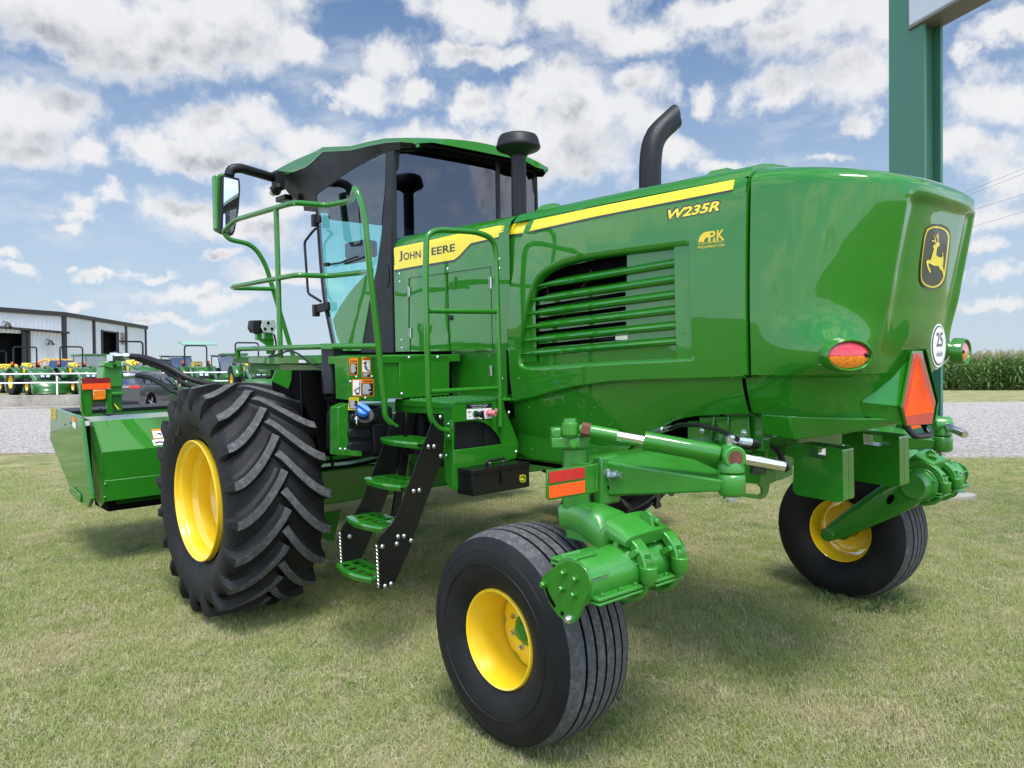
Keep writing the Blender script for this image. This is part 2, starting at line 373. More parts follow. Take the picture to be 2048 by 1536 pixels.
def text_mesh(body, size, extrude=.001, align='LEFT', offset=0.0, spacing=1.0, shear=0.0):
    cu = bpy.data.curves.new('t', 'FONT'); cu.body = body; cu.size = size; cu.extrude = extrude; cu.align_x = align; cu.offset = offset
    cu.space_character = spacing; cu.shear = shear; cu.resolution_u = 4
    o = bpy.data.objects.new('t', cu); COL.objects.link(o); dg = bpy.context.evaluated_depsgraph_get(); dg.update()
    me = bpy.data.meshes.new_from_object(o.evaluated_get(dg))
    mb = MB(); mb.v = [tuple(v.co) for v in me.vertices]; mb.f = [tuple(p.vertices) for p in me.polygons]; mb.mi = [0] * len(mb.f)
    bpy.data.objects.remove(o); bpy.data.curves.remove(cu); bpy.data.meshes.remove(me); return mb
def place(mb, o, ux, uy, un):
    # map local (x, y, z) to o + x ux + y uy + z un
    o, ux, uy, un = Vector(o), Vector(ux), Vector(uy), Vector(un)
    mb.v = [tuple(o + ux * v[0] + uy * v[1] + un * v[2]) for v in mb.v]; return mb
def fit_text(body, p0, p1, height, n, extrude=.001, offset=0.0, shear=0.0):
    # text whose baseline runs from p0 to p1 with given cap height
    p0, p1, n = Vector(p0), Vector(p1), Vector(n).normalized(); mb = text_mesh(body, 1.0, 0, offset=offset, shear=shear)
    xs = [v[0] for v in mb.v]; ys = [v[1] for v in mb.v]; x0, x1, y0, y1 = min(xs), max(xs), min(ys), max(ys)
    d = p1 - p0; ux = d / (x1 - x0); uy = n.cross(d).normalized() * (height / (y1 - y0))
    mb.v = [(v[0] - x0, v[1] - y0, 0) for v in mb.v]
    place(mb, p0 + n * extrude, ux, uy, n); return mb
# ------------------------------------------------------------------ ground
def gz(x, y):
    xc, yc = x + 3.7, y - 3.83
    p = -.04 + .0438 * (xc - 2.57) - .0235 * (yc + 2.19)
    p = max(p, -.5)
    k = .05; a, b = p, .15
    h = max(k - abs(a - b), 0) / k
    return min(a, b) - h * h * k * .25
def spaced(lo, hi, near0, near1, st, grow=1.25):
    v = list(np.arange(near0, near1 + 1e-6, st)); s = st
    while v[-1] < hi: s *= grow; v.append(min(v[-1] + s, hi))
    s = st
    while v[0] > lo: s *= grow; v.insert(0, max(v[0] - s, lo))
    return v
def ground_mat(name, cols, scales, bump, bdist, rough=.9, patch=None):
    m = bpy.data.materials.new(name); m.use_nodes = True; t = m.node_tree; p = t.nodes['Principled BSDF']
    oc = NT(t, 'ShaderNodeTexCoord').outputs['Object']
    c = (*cols[0], 1); n0 = None
    for col, sc, lo, hi, det in scales:
        n = NT(t, 'ShaderNodeTexNoise', {'Vector': oc, 'Scale': sc, 'Detail': det, 'Roughness': .65}).outputs[0]
        f = NT(t, 'ShaderNodeMapRange', {'Value': n, 'From Min': lo, 'From Max': hi}, interpolation_type='SMOOTHSTEP').outputs[0]
        c = MIXC(t, f, c, (*col, 1)); n0 = n
    t.links.new(c, p.inputs['Base Color']); p.inputs['Roughness'].default_value = rough; p.inputs['Specular IOR Level'].default_value = .2
    n = NT(t, 'ShaderNodeTexNoise', {'Vector': oc, 'Scale': bump, 'Detail': 8.0, 'Roughness': .7}).outputs[0]
    t.links.new(NT(t, 'ShaderNodeBump', {'Strength': 1.0, 'Distance': bdist, 'Height': n}).outputs[0], p.inputs['Normal'])
    return m
M['lawn'] = ground_mat('mown_lawn', [(.235, .24, .09)], [((.38, .34, .17), 1.3, .42, .62, 6.0), ((.095, .135, .038), 3.7, .5, .68, 6.0), ((.36, .32, .19), 45.0, .55, .75, 8.0), ((.06, .08, .025), 80.0, .52, .72, 6.0)], 60.0, .03)
xs = spaced(-300, 1600, -4.5, 9.0, .25); ys = spaced(-1500, 1200, -9, 5.0, .25)
g = MB(); g.grid([[(x, y, gz(x, y)) for y in ys] for x in xs])
ground = tag(g.build('ground', 'lawn', smooth=180), kind='structure')

def strip(name, poly_near, poly_far, mt, dz, nseg=60, jit=.12, zf=gz):
    rows = [[], [], []]; 
    for i in range(nseg + 1):
        t = i / nseg; a = poly_near[0].lerp(poly_near[1], t); b = poly_far[0].lerp(poly_far[1], t)
        a = a + Vector((random.uniform(-1, 1), random.uniform(-1, 1), 0)) * jit; b = b + Vector((random.uniform(-1, 1), random.uniform(-1, 1), 0)) * jit
        for k, s in enumerate((0, .5, 1)):
            p = a.lerp(b, s); rows[k].append((p.x, p.y, zf(p.x, p.y) + dz))
    mb = MB(); mb.grid(rows); return tag(mb.build(name, mt, smooth=180), kind='structure')
M['gravel'] = ground_mat('pale_gravel', [(.40, .365, .325)], [((.25, .23, .21), 9.0, .4, .6, 6.0), ((.68, .64, .58), 14.0, .50, .60, 10.0), ((.10, .10, .105), 22.0, .54, .66, 10.0), ((.33, .29, .24), .35, .55, .75, 5.0)], 18.0, .06)
M['dirt'] = ground_mat('dry_soil', [(.22, .16, .11)], [((.30, .25, .18), 6.0, .4, .6, 6.0)], 40.0, .02)
nl, nr = G(-40, 906, z=.15), G(2060, 917, z=.15); ext = (nr - nl)
n0_, n1_ = nl - ext * 1.2, nr + ext * .8
fdir = Vector(RW.T @ np.array([0, 0, 1.0])); fdir.z = 0; fdir.normalize(); rdir = Vector((fdir.y, -fdir.x, 0))
f0_, f1_ = n0_ + fdir * 20.5 - rdir * 6, n1_ + fdir * 22.5
strip('gravel_lot', (n0_, n1_), (f0_, f1_), 'gravel', .006, 160, .10)
# dark worn tyre track and pale verge of the lot
strip('gravel_verge', (n0_ - fdir * .15, n1_ - fdir * .15), (n0_ + fdir * .35, n1_ + fdir * .35), 'dirt', .003, 200, .16)
# grassed terrace behind the retaining wall
wA, wB = G(-60, 819, z=.15), G(430, 812, z=.15); wd_ = (wB - wA).normalized(); wn = Vector((-wd_.y, wd_.x, 0))
if wn.dot(fdir) < 0: wn = -wn
WZ = .74
def terr(x, y): return WZ
strip('terrace', (wA - wd_ * 40 + wn * .26, wA + wd_ * 28 + wn * .26), (wA - wd_ * 40 + wn * 120, wA + wd_ * 28 + wn * 120), 'lawn', -.02, 60, 0, terr)
mb = MB()
w0, w1 = wA - wd_ * 40, wA + wd_ * 28
mb.prism([w0 + Vector((0, 0, -.1)), w1 + Vector((0, 0, -.1)), w1 + Vector((0, 0, WZ - .15 + .02)), w0 + Vector((0, 0, WZ - .15 + .02))], wn * .28)
mb.prism([w1 + Vector((0, 0, -.1)), w1 + wn * 110 + Vector((0, 0, -.1)), w1 + wn * 110 + Vector((0, 0, WZ - .15 + .018)), w1 + wn * .29 + Vector((0, 0, WZ - .15 + .018)), w1 + Vector((0, 0, WZ - .15 + .018))], wd_ * .2)
M['concrete'] = mat('weathered_concrete', (.33, .30, .25), .9, noise=.25, nscale=1.2, bump=.6, bscale=30, dirt=((.10, .085, .07), .55, 1.6))
tag(mb.build('retaining_wall', 'concrete', bevel=.01), 'low weathered concrete retaining wall below the parked tractors', 'wall')
mb = MB(); mb.prism([w0 - wn * .5 + Vector((0, 0, -.05)), w1 - wn * .5 + Vector((0, 0, -.05)), w1 - wn * .5 + Vector((0, 0, .10)), w0 - wn * .5 + Vector((0, 0, .10))], wn * .49)
tag(mb.build('kerb', 'concrete', bevel=.02), kind='structure')

# white pipe fence on the wall
M['white_paint'] = mat('white_pipe_paint', (.80, .80, .78), .4, noise=.06, nscale=4)
fence = tag(empty('pipe_fence', w0 + wn * .12 + Vector((0, 0, WZ))), 'white two rail pipe fence standing on the retaining wall', 'fence')
base = w0 + wn * .12
def fpart(mb, name, m, **k):
    mb.v = [tuple(Vector(v) - fence.location) for v in mb.v]; return mb.build(name, m, fence, **k)
for z in (1.58, 1.17):
    mb = MB(); mb.cyl(base + Vector((0, 0, z)), w1 + wn * .12 + Vector((0, 0, z)), .033, n=10); fpart(mb, 'rail', 'white_paint')
pp = G(124.5, 790, z=WZ); s0 = (pp - base).dot(wd_)
p2 = G(385, 790, z=WZ); stepf = 4.05
k = -6
while True:
    s = s0 + k * stepf
    if s > (w1 - w0).length: break
    if s > 0:
        b_ = base + wd_ * s; mb = MB(); mb.cyl((b_.x, b_.y, WZ - .1), (b_.x, b_.y, 1.61), .038, n=10); mb.cyl((b_.x, b_.y, WZ), (b_.x, b_.y, WZ + .02), .08, n=10)
        fpart(mb, 'post', 'white_paint')
    k += 1

# ------------------------------------------------------------------ metal building
def corr(name, col, horiz=0.0):
    m = bpy.data.materials.new(name); m.use_nodes = True; t = m.node_tree; p = t.nodes['Principled BSDF']
    p.inputs['Base Color'].default_value = (*col, 1); p.inputs['Roughness'].default_value = .5
    return m
M['siding'] = mat('white_steel_siding', (.58, .59, .61), .5, noise=.05, nscale=.5)
M['trim'] = mat('dark_brown_trim', (.022, .018, .018), .5)
bld = tag(empty('metal_building'), 'white corrugated steel workshop with dark trim and open bay doors', 'building')
A = G(-90, 750, d=54.0); B = G(130, 750, d=62.0); Cc = G(293, 750, d=80.0); Dd = Cc + fdir * 12 - rdir * 25
for q in (A, B, Cc, Dd): q.z = WZ - .1
bld.location = B
def bp(mb, name, m, parent=None, **k):
    mb.v = [tuple(Vector(v) - bld.location) for v in mb.v]; return mb.build(name, m, parent or bld, **k)
def siding(a, b, z0, z1, name, holes=(), pitch=.34, rib=.045, m='siding'):
    # ribbed sheet wall; holes: (s0, s1, z0, z1) cut out
    d = (b - a); ln = d.length; d.normalize(); n = Vector((-d.y, d.x, 0))
    if n.dot(Vector(CAMW) - a) < 0: n = -n
    edges = sorted(set([0.0, ln] + [h[i] for h in holes for i in (0, 1)])); mb = MB()
    for e0, e1 in zip(edges[:-1], edges[1:]):
        mid = (e0 + e1) / 2; spans = [(z0, z1)]
        for h in holes:
            if h[0] <= mid <= h[1]:
                spans = [(z0, h[2])] * (h[2] > z0) + [(h[3], z1)] * (h[3] < z1)
        for s0_, s1_ in spans:
            pts = []; s = e0
            while s < e1 - 1e-6:
                for o, r in ((0, 0), (.62, 0), (.70, 1), (.92, 1)):
                    q = s + o * pitch
                    if q <= e1: pts.append((q, r * rib))
                s += pitch
            pts.append((e1, 0))
            mb.grid([[a + d * q + n * r + Vector((0, 0, z - a.z)) for q, r in pts] for z in (s0_, s1_)])
    o = bp(mb, name, m, smooth=None, fix=False); return o, d, n
HB = 6.35
def topz(px, py, P):
    # height of the eave from the photograph at a plan point
    return CAMW[2] + (P - Vector(CAMW)).dot(Vector(RW.T @ np.array([0, 0, 1.0]))) * 0 + 0
def zat(px, py, P):
    dd = (Vector((P.x, P.y, 0)) - Vector((CAMW[0], CAMW[1], 0))); return G(px, py, d=max(1, (RW @ np.array([dd.x, dd.y, 0]))[2])).z
def along(a, b, px):
    lo, hi = 0.0, 1.0
    for _ in range(40):
        m_ = (lo + hi) / 2; q = a.lerp(b, m_); c = RW @ np.array(q - Vector(CAMW)); x = CX + FPX * c[0] / c[2]
        if (x < px): lo = m_
        else: hi = m_
    return (b - a).length * lo
zA, zB, zC = zat(-90, 608, A), zat(130, 629, B), zat(293, 655, Cc)
zB2 = (zB + zC) / 2
lb = zat(130, 666, B)
ln1 = (B - A).length
h1 = (along(A, B, -60), along(A, B, 52), WZ - .2, zat(40, 663, B) * .93)
siding(A, B, A.z, zB2, 'front_wall', [h1])
s_, d1_, n1_ = siding(B, Cc, B.z, zB2, 'side_wall', [(along(B, Cc, 204), along(B, Cc, 235), WZ - .2, zat(220, 663, B.lerp(Cc, .45)))])
hs0, hs1 = along(B, Cc, 204), along(B, Cc, 235); hz1 = zat(220, 663, B.lerp(Cc, .45))
dAB = (B - A).normalized(); nAB = Vector((-dAB.y, dAB.x, 0)); nAB = nAB if nAB.dot(fdir) > 0 else -nAB; roofz0 = zB2 - A.z - .1
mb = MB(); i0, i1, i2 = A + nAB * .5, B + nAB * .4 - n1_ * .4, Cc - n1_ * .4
mb.prism([i0, i1, i2, i2 - n1_ * 6, A + nAB * 12], (0, 0, roofz0)); bp(mb, 'interior_dark_block', 'dark')  # near-black block, its colour stands in for the shade inside the openings
mb = MB(); roofz = zB2
rp = [A, B, Cc, Dd, A + nAB * 30]
mb.prism([Vector((q.x, q.y, roofz + .02)) for q in rp], (0, 0, .12)); bp(mb, 'roof', 'siding', smooth=None)
mb = MB()
for a, b in ((A, B), (B, Cc)):
    d = (b - a).normalized(); n = Vector((-d.y, d.x, 0)); n = -n if n.dot(Vector(CAMW) - a) < 0 else n
    mb.bar(Vector((a.x, a.y, roofz)) + n * .12, Vector((b.x, b.y, roofz)) + n * .12 + d * .12, .16, .34)
bp(mb, 'gutter', 'trim')
def trimpost(a, b, px, z1, w=.3, off=.1, name='trim_post'):
    s = along(a, b, px) if not isinstance(px, float) else px; d = (b - a).normalized(); n = Vector((-d.y, d.x, 0)); n = -n if n.dot(Vector(CAMW) - a) < 0 else n
    q = a + d * s + n * off; mb = MB(); mb.bar((q.x, q.y, a.z), (q.x, q.y, z1), .12, w, up=d); bp(mb, name, 'trim')
for px in (188, 252, 291): trimpost(B, Cc, px, roofz - .1)
trimpost(A, B, 129, roofz - .1, .35)
for px in (57,): trimpost(A, B, px, lb + .2, .25)
for px in (47,): trimpost(A, B, px, lb + .2, .35, .12, 'door_frame')
for px in (204, 236): trimpost(B, Cc, px, hz1 + .1, .14, .08, 'door_frame')
q = B + d1_ * ((hs0 + hs1) / 2) + n1_ * .08; mb = MB(); mb.bar(B + d1_ * hs0 + n1_ * .09 + Vector((0, 0, hz1 - B.z)), B + d1_ * hs1 + n1_ * .09 + Vector((0, 0, hz1 - B.z)), .12, .12); bp(mb, 'door_frame', 'trim')
# lean-to canopy edge over the bay doors and louvred vent
mb = MB(); a = Vector((A.x, A.y, lb + .25)); b = Vector((B.x, B.y, lb)); mb.bar(a - nAB * .35, b - nAB * .35, .5, .16); bp(mb, 'canopy', 'trim')
vs0, vs1 = along(B, Cc, 241.5), along(B, Cc, 249)
vz0, vz1 = zat(245, 689, B.lerp(Cc, .72)), zat(245, 668, B.lerp(Cc, .72)); mb = MB()
for i in range(9):
    z = vz0 + (vz1 - vz0) * i / 8; mb.bar(B + d1_ * vs0 + n1_ * .1 + Vector((0, 0, z - B.z)), B + d1_ * vs1 + n1_ * .1 + Vector((0, 0, z - B.z)), .06, .04)
bp(mb, 'vent', 'trim')
for px, py, a, b in ((9, 645, A, B), (94, 681, A, B)):
    s = along(a, b, px); q = a + (b - a).normalized() * s - nAB * .5; z = zat(px, py, q); mb = MB()
    mb.rings((q.x, q.y, z), (q.x, q.y, z - .35), [(0, .1), (.4, .16), (1, .3)], 14); mb.tube([(q.x, q.y, z), Vector((q.x, q.y, z + .1)) + nAB * .5], .03, 8); bp(mb, 'wall_lamp', 'trim')

# ------------------------------------------------------------------ sign post
signpost = tag(empty('sign_post', G(1848, 1003, z=.13)), 'tall dark green steel sign post with white cabinet, behind the hood', 'sign')
M['post_green'] = mat('dark_green_sign_paint', (.060, .185, .125), .5, noise=.05, nscale=3, bump=.1, bscale=60)
M['cabinet'] = mat('white_sign_panel', (.55, .57, .60), .45)
M['soffit'] = mat('grey_sign_soffit', (.16, .15, .14), .6, noise=.08, nscale=2)
th = math.atan2(600 - CX, FPX)
e1 = (fdir * math.cos(th) + rdir * math.sin(th)); e2 = Vector((e1.y, -e1.x, 0))   # e1 away from camera, e2 to the right
pc = signpost.location.copy()
def sp(mb, name, m, **k):
    mb.v = [tuple(Vector(v) - signpost.location) for v in mb.v]; return mb.build(name, m, signpost, **k)
def obox(s0_, s1_, t0, t1, z0, z1):
    mb = MB(); q = [pc + e1 * s + e2 * t for s, t in ((s0_, t0), (s1_, t0), (s1_, t1), (s0_, t1))]
    mb.prism([Vector((v.x, v.y, z0)) for v in q], (0, 0, z1 - z0)); return mb
mb = obox(0, .52, 0, .022, .2, 9)
for a_ in (obox(0, .52, .225, .25, .2, 9), obox(.10, .52, .022, .225, .2, 9), obox(-.006, .012, .0, .034, .2, 9), obox(-.006, .012, .222, .256, .2, 9)): mb.add(a_.v, a_.f)
sp(mb, 'column', 'post_green', bevel=.003)
mb = obox(-.012, .19, -.025, .275, 5.62, 8.5); c1 = mb
qz = pc + e1 * .19; dz_ = (RW @ np.array(qz - Vector(CAMW)))[2]; zsb = G(1820, 63, d=dz_).z
sp(obox(-4.6, .19, -.03, .28, zsb + .012, zsb + 2.4), 'cabinet', 'cabinet', bevel=.02)
sp(obox(-4.62, .20, -.036, .286, zsb - .02, zsb + .008), 'soffit', 'soffit', bevel=.004)
mb = MB(); q = pc + e2 * .25 + e1 * .2
mb.prism([q + Vector((0, 0, .08)), q + e2 * .26 + Vector((0, 0, .08)), q + e2 * .12 + Vector((0, 0, .40)), q + Vector((0, 0, .40))], e1 * .02)
q = pc + e1 * .2
mb.prism([q + Vector((0, 0, .02)), q - e2 * .30 + Vector((0, 0, .02)), q - e2 * .10 + Vector((0, 0, .36)), q + Vector((0, 0, .36))], e1 * .02)
sp(mb, 'gusset', 'post_green')
mb = obox(-.12, .62, -.5, .62, -.1, .205); sp(mb, 'footing', 'concrete', bevel=.03)
mb = obox(-.02, .54, -.28, .56, .19, .225); sp(mb, 'base_plate', 'post_green', bevel=.004)

# power line
pl = tag(empty('power_line', G(1990, 380, d=60)), 'four thin power cables crossing the sky at the right edge', 'power line')
M['cable'] = mat('cable', (.05, .05, .055), .6)
for (y0, y1) in ((385, 337), (393, 347), (425, 388), (458, 423)):
    a = G(1930, y0, d=62); b = G(2048, y1, d=55); d = b - a; pts = []
    for i in range(-8, 13):
        t = i * .8; q = a + d * t; q.z = a.z + (b.z - a.z) * t + .0035 * t * (t - 1) * d.length ** 2 * .12; pts.append(q - pl.location)
    mb = MB(); mb.tube(pts, .011, 6, rad=0); mb.build('cable', 'cable', pl)

# ------------------------------------------------------------------ corn field
def corn_plant(seed):
    r = random.Random(seed); mb = MB(); H = r.uniform(2.15, 2.5)
    mb.tube([(0, 0, 0), (r.uniform(-.03, .03), r.uniform(-.03, .03), H * .95)], .013, 5, rad=0)
    n = 13
    for i in range(n):
        z = H * (.12 + .80 * i / n); an = (i % 2) * math.pi + r.uniform(-.7, .7); ln = r.uniform(.55, .85) * (1 - .35 * abs(i / n - .5)); w = .045
        dx, dy = math.cos(an), math.sin(an); rows = []
        droop = r.uniform(.5, .95)
        for j in range(6):
            t = j / 5; rr = ln * t * (1 - .18 * t); zz = z + ln * (.62 * t - droop * 1.15 * t * t); ww = w * math.sin(math.pi * (.12 + .88 * t)) ** .7 if t < 1 else .002
            rows.append([(dx * rr - dy * ww, dy * rr + dx * ww, zz), (dx * rr, dy * rr, zz - ww * .4), (dx * rr + dy * ww, dy * rr - dx * ww, zz)])
        mb.grid(rows, mi=0)
    for i in range(7):
        an = r.uniform(0, 6.28); ti = r.uniform(.03, .12)
        mb.tube([(0, 0, H * .93), (math.cos(an) * ti, math.sin(an) * ti, H * .93 + r.uniform(.22, .34))], .006, 4, rad=0, mi=1)
    return mb
def leafmat(name, c1, c2, sc=3.0, tr=.25, patch=None):
    m = bpy.data.materials.new(name); m.use_nodes = True; t = m.node_tree; p = t.nodes['Principled BSDF']
    oi = NT(t, 'ShaderNodeObjectInfo').outputs['Random']; oc = NT(t, 'ShaderNodeTexCoord').outputs['Object']
    n = NT(t, 'ShaderNodeTexNoise', {'Vector': oc, 'Scale': sc, 'Detail': 2.0}).outputs[0]
    f = MATH(t, 'ADD', MATH(t, 'MULTIPLY', oi, .5), MATH(t, 'MULTIPLY', n, .6), clamp=True)
    c = MIXC(t, f, (*c1, 1), (*c2, 1))
    if patch:
        gp_ = NT(t, 'ShaderNodeNewGeometry').outputs['Position']
        for col, sc_, lo, hi in patch:
            pn = NT(t, 'ShaderNodeTexNoise', {'Vector': gp_, 'Scale': sc_, 'Detail': 5.0, 'Roughness': .65}).outputs[0]
            c = MIXC(t, NT(t, 'ShaderNodeMapRange', {'Value': pn, 'From Min': lo, 'From Max': hi, 'To Min': 0.0, 'To Max': .8}, interpolation_type='SMOOTHSTEP').outputs[0], c, (*col, 1))
    t.links.new(c, p.inputs['Base Color']); p.inputs['Roughness'].default_value = .55
    p.inputs['Specular IOR Level'].default_value = .35
    if tr:
        out = [n_ for n_ in t.nodes if n_.type == 'OUTPUT_MATERIAL'][0]
        tl = NT(t, 'ShaderNodeBsdfTranslucent', {0: c}); mx = NT(t, 'ShaderNodeMixShader', {0: tr, 1: p.outputs[0], 2: tl.outputs[0]}); t.links.new(mx.outputs[0], out.inputs[0])
    return m
M['corn'] = leafmat('corn_leaf', (.055, .13, .025), (.15, .25, .06), 1.5)
M['tassel'] = mat('corn_tassel', (.30, .26, .12), .8)
M['blade'] = leafmat('grass_blade', (.25, .315, .085), (.385, .425, .145), .8, .3, [((.48, .42, .22), 1.1, .48, .66), ((.13, .22, .05), .7, .54, .68), ((.56, .47, .30), 3.5, .54, .70)])
M['straw'] = leafmat('dry_grass_blade', (.46, .41, .25), (.62, .56, .38), .8, .15)

def scatter(name, surf, protos, density, smin, smax, mt_list, label=None, cat=None, seed=1, tilt=.0, vgroup=None):
    # one object: instances of a few hidden-in-node clump meshes scattered on a surface by geometry nodes
    gnt = bpy.data.node_groups.new(name, 'GeometryNodeTree')
    gnt.interface.new_socket('Geometry', in_out='INPUT', socket_type='NodeSocketGeometry'); gnt.interface.new_socket('Geometry', in_out='OUTPUT', socket_type='NodeSocketGeometry')
    gi = gnt.nodes.new('NodeGroupInput'); go = gnt.nodes.new('NodeGroupOutput')
    dp = NT(gnt, 'GeometryNodeDistributePointsOnFaces'); gnt.links.new(gi.outputs[0], dp.inputs['Mesh']); dp.inputs['Density'].default_value = density; dp.inputs['Seed'].default_value = seed
    if vgroup is not None:
        at = NT(gnt, 'GeometryNodeInputNamedAttribute', data_type='FLOAT'); at.inputs['Name'].default_value = vgroup
        gnt.links.new(MATH(gnt, 'MULTIPLY', at.outputs[0], density), dp.inputs['Density'])
    jn = gnt.nodes.new('GeometryNodeJoinGeometry')
    for p in reversed(protos):
        oi = NT(gnt, 'GeometryNodeObjectInfo'); oi.inputs['Object'].default_value = p; oi.inputs['As Instance'].default_value = True
        gnt.links.new(oi.outputs['Geometry'], jn.inputs[0])
    ip = NT(gnt, 'GeometryNodeInstanceOnPoints'); gnt.links.new(dp.outputs['Points'], ip.inputs['Points']); gnt.links.new(jn.outputs[0], ip.inputs['Instance']); ip.inputs['Pick Instance'].default_value = True
    rv = NT(gnt, 'FunctionNodeRandomValue', data_type='FLOAT_VECTOR'); rv.inputs[0].default_value = (-tilt, -tilt, 0); rv.inputs[1].default_value = (tilt, tilt, 6.283)
    gnt.links.new(rv.outputs[0], ip.inputs['Rotation'])
    rs = NT(gnt, 'FunctionNodeRandomValue', data_type='FLOAT'); rs.inputs[2].default_value = smin; rs.inputs[3].default_value = smax; gnt.links.new(rs.outputs[1], ip.inputs['Scale'])
    gnt.links.new(ip.outputs[0], go.inputs[0])
    md = surf.modifiers.new('scatter', 'NODES'); md.node_group = gnt
    return surf
def proto_obj(mb, name, ms):
    me_o = mb.build(name, ms, None, smooth=None, fix=False); COL.objects.unlink(me_o); return me_o
cp = [proto_obj(corn_plant(s), 'corn_plant', ['corn', 'tassel']) for s in range(5)]
cn0 = G(1500, 781, z=.15); cn1 = G(2400, 781, z=.15); mb = MB(); dcn = (cn1 - cn0).normalized(); ncn = Vector((-dcn.y, dcn.x, 0)); ncn = ncn if ncn.dot(fdir) > 0 else -ncn
L_ = (cn1 - cn0).length
mb.grid([[cn0 + dcn * (L_ * u) + ncn * v + Vector((0, 0, .0)) for v in (0, 14)] for u in (0, 1)])
cf = mb.build('corn_field', 'dirt', smooth=None); scatter('corn_scatter', cf, cp, 6.5, .92, 1.08, None, seed=3, tilt=.05)
tag(cf, 'tall green corn crop with pale tassels beyond the gravel lot', 'corn', kind='stuff')

# ------------------------------------------------------------------ grass blades near the camera
def clump(seed, n, rad, h0, h1, straw):
    r = random.Random(seed); mb = MB()
    for i in range(n):
        an = r.uniform(0, 6.283); rr = rad * math.sqrt(r.random()); x, y = rr * math.cos(an), rr * math.sin(an)
        h = r.uniform(h0, h1); w = r.uniform(.0008, .0015); la = r.uniform(0, 6.283); ln = r.uniform(.2, 1.15) * h; dx, dy = math.cos(la), math.sin(la)
        st = r.random() < straw
        if st: ln = r.uniform(.9, 1.9) * h; h *= .45
        px_, py_ = -dy * w, dx * w; rows = []
        for t in (0, .45, .8, 1):
            k = 1 - t ** 2 * .9; b = ln * t * t; rows.append([(x + dx * b - px_ * k, y + dy * b - py_ * k, h * t * (1.15 - .15 * t) - .004), (x + dx * b + px_ * k, y + dy * b + py_ * k, h * t * (1.15 - .15 * t) - .004)])
        mb.grid(rows, mi=1 if st else 0)
    return mb
gp = [proto_obj(clump(s, 80, .085, .013, .033, st), 'grass_clump', ['blade', 'straw']) for s, st in ((1, .1), (2, .2), (3, .32), (4, .5), (5, .15), (6, .7))]
fx = spaced(-4.2, 12.5, -3.4, 9, .25); rows = []; mb = MB()
def pxy(x, y):
    c = RW @ (np.array([x, y, 0.0]) - CAMW); return c
cells = []
step = .35
X0, X1, Y0, Y1 = -4.2, 11, -11, 4.2
nx, ny = int((X1 - X0) / step), int((Y1 - Y0) / step); idx = {}; vs = []; fs = []; dv = []
def vid(i, j):
    if (i, j) not in idx:
        x, y = X0 + i * step, Y0 + j * step; idx[(i, j)] = len(vs); vs.append((x, y, gz(x, y))); c = pxy(x, y)
        dist = max(1.5, c[2]); dv.append(min(1.0, (4.4 / dist) ** 1.15))
    return idx[(i, j)]
for i in range(nx):
    for j in range(ny):
        x, y = X0 + (i + .5) * step, Y0 + (j + .5) * step; c = pxy(x, y)
        if c[2] < 1.2 or c[2] > 12.6: continue
        if abs(c[0] / c[2]) > .80 + .4 / c[2]: continue
        fs.append((vid(i, j), vid(i + 1, j), vid(i + 1, j + 1), vid(i, j + 1)))
mb = MB(); mb.add(vs, fs); gr = mb.build('grass', 'lawn', smooth=None, fix=False)
a_ = gr.data.attributes.new('dens', 'FLOAT', 'POINT'); a_.data.foreach_set('value', dv)
scatter('grass_scatter', gr, gp, 430.0, .8, 1.3, None, seed=5, tilt=.15, vgroup='dens')
tag(gr, 'short mown green lawn with straw coloured dry blades', 'grass', kind='stuff')

# two patches of coarse weed grass and dry thatch as seen on the lawn
def tuft(seed, px, py, n, rad, h0, h1, m_, flat=1.0, w0=.0016, w1=.003):
    r = random.Random(seed); c = G(px, py, z=gz(*G(px, py, z=0)[:2])); mb = MB()
    for i in range(n):
        an = r.uniform(0, 6.283); rr_ = rad * math.sqrt(r.random()); x, y = rr_ * math.cos(an), rr_ * math.sin(an) * 1.0; h = r.uniform(h0, h1); w = r.uniform(w0, w1)
        la = an + r.uniform(-.8, .8); ln = h * r.uniform(.6, 1.6) * flat; dx, dy = math.cos(la), math.sin(la); rows = []
        for t in (0, .3, .6, .85, 1):
            k = 1 - t ** 2 * .9; b = ln * t ** 1.5; z_ = h * (1.6 * t - 1.0 * t * t) ; z0 = gz(c.x + x, c.y + y) - c.z; rows.append([(x + dx * b + dy * w * k, y + dy * b - dx * w * k, z0 + z_), (x + dx * b - dy * w * k, y + dy * b + dx * w * k, z0 + z_)])
        mb.grid(rows)
    o = mb.build('grass_tuft', m_, None, smooth=None, fix=False); o.location = c; o['kind'] = 'stuff'; return o
TF = {}
for (k, px, py, n, rad, h0, h1, m_) in ((1, 1530, 1330, 420, .17, .03, .09, 'blade'), (2, 1490, 1305, 200, .12, .03, .07, 'blade'), (3, 1720, 1205, 160, .30, .03, .08, 'weed'), (4, 1660, 1195, 60, .12, .04, .09, 'weed'), (5, 1800, 1215, 90, .16, .03, .07, 'weed')):
    if 'weed' not in M: M['weed'] = leafmat('weed_grass_leaf', (.06, .14, .035), (.12, .21, .06), .8, .25)
    o = tuft(k, px, py, n, rad, h0, h1, m_, w0=.002 if m_ == 'weed' else .0012, w1=.005 if m_ == 'weed' else .0024)
    tag(o, ['', 'broad green grass tuft on the lawn in front of the right caster wheel, larger one', 'smaller green tuft touching the larger lawn tuft', 'coarse weeds growing in front of the right caster tyre', 'small weed sprig left of the right caster tyre', 'low weeds to the right of the right caster tyre'][k], 'grass')
# ------------------------------------------------------------------ the windrower (built in its own frame: x forward, y to its left, z up)
root = empty('windrower'); root.matrix_world = ROOTM
tag(root, 'green self propelled windrower with yellow wheels, filling the middle of the picture', 'windrower')
def V(*a): return Vector(a)
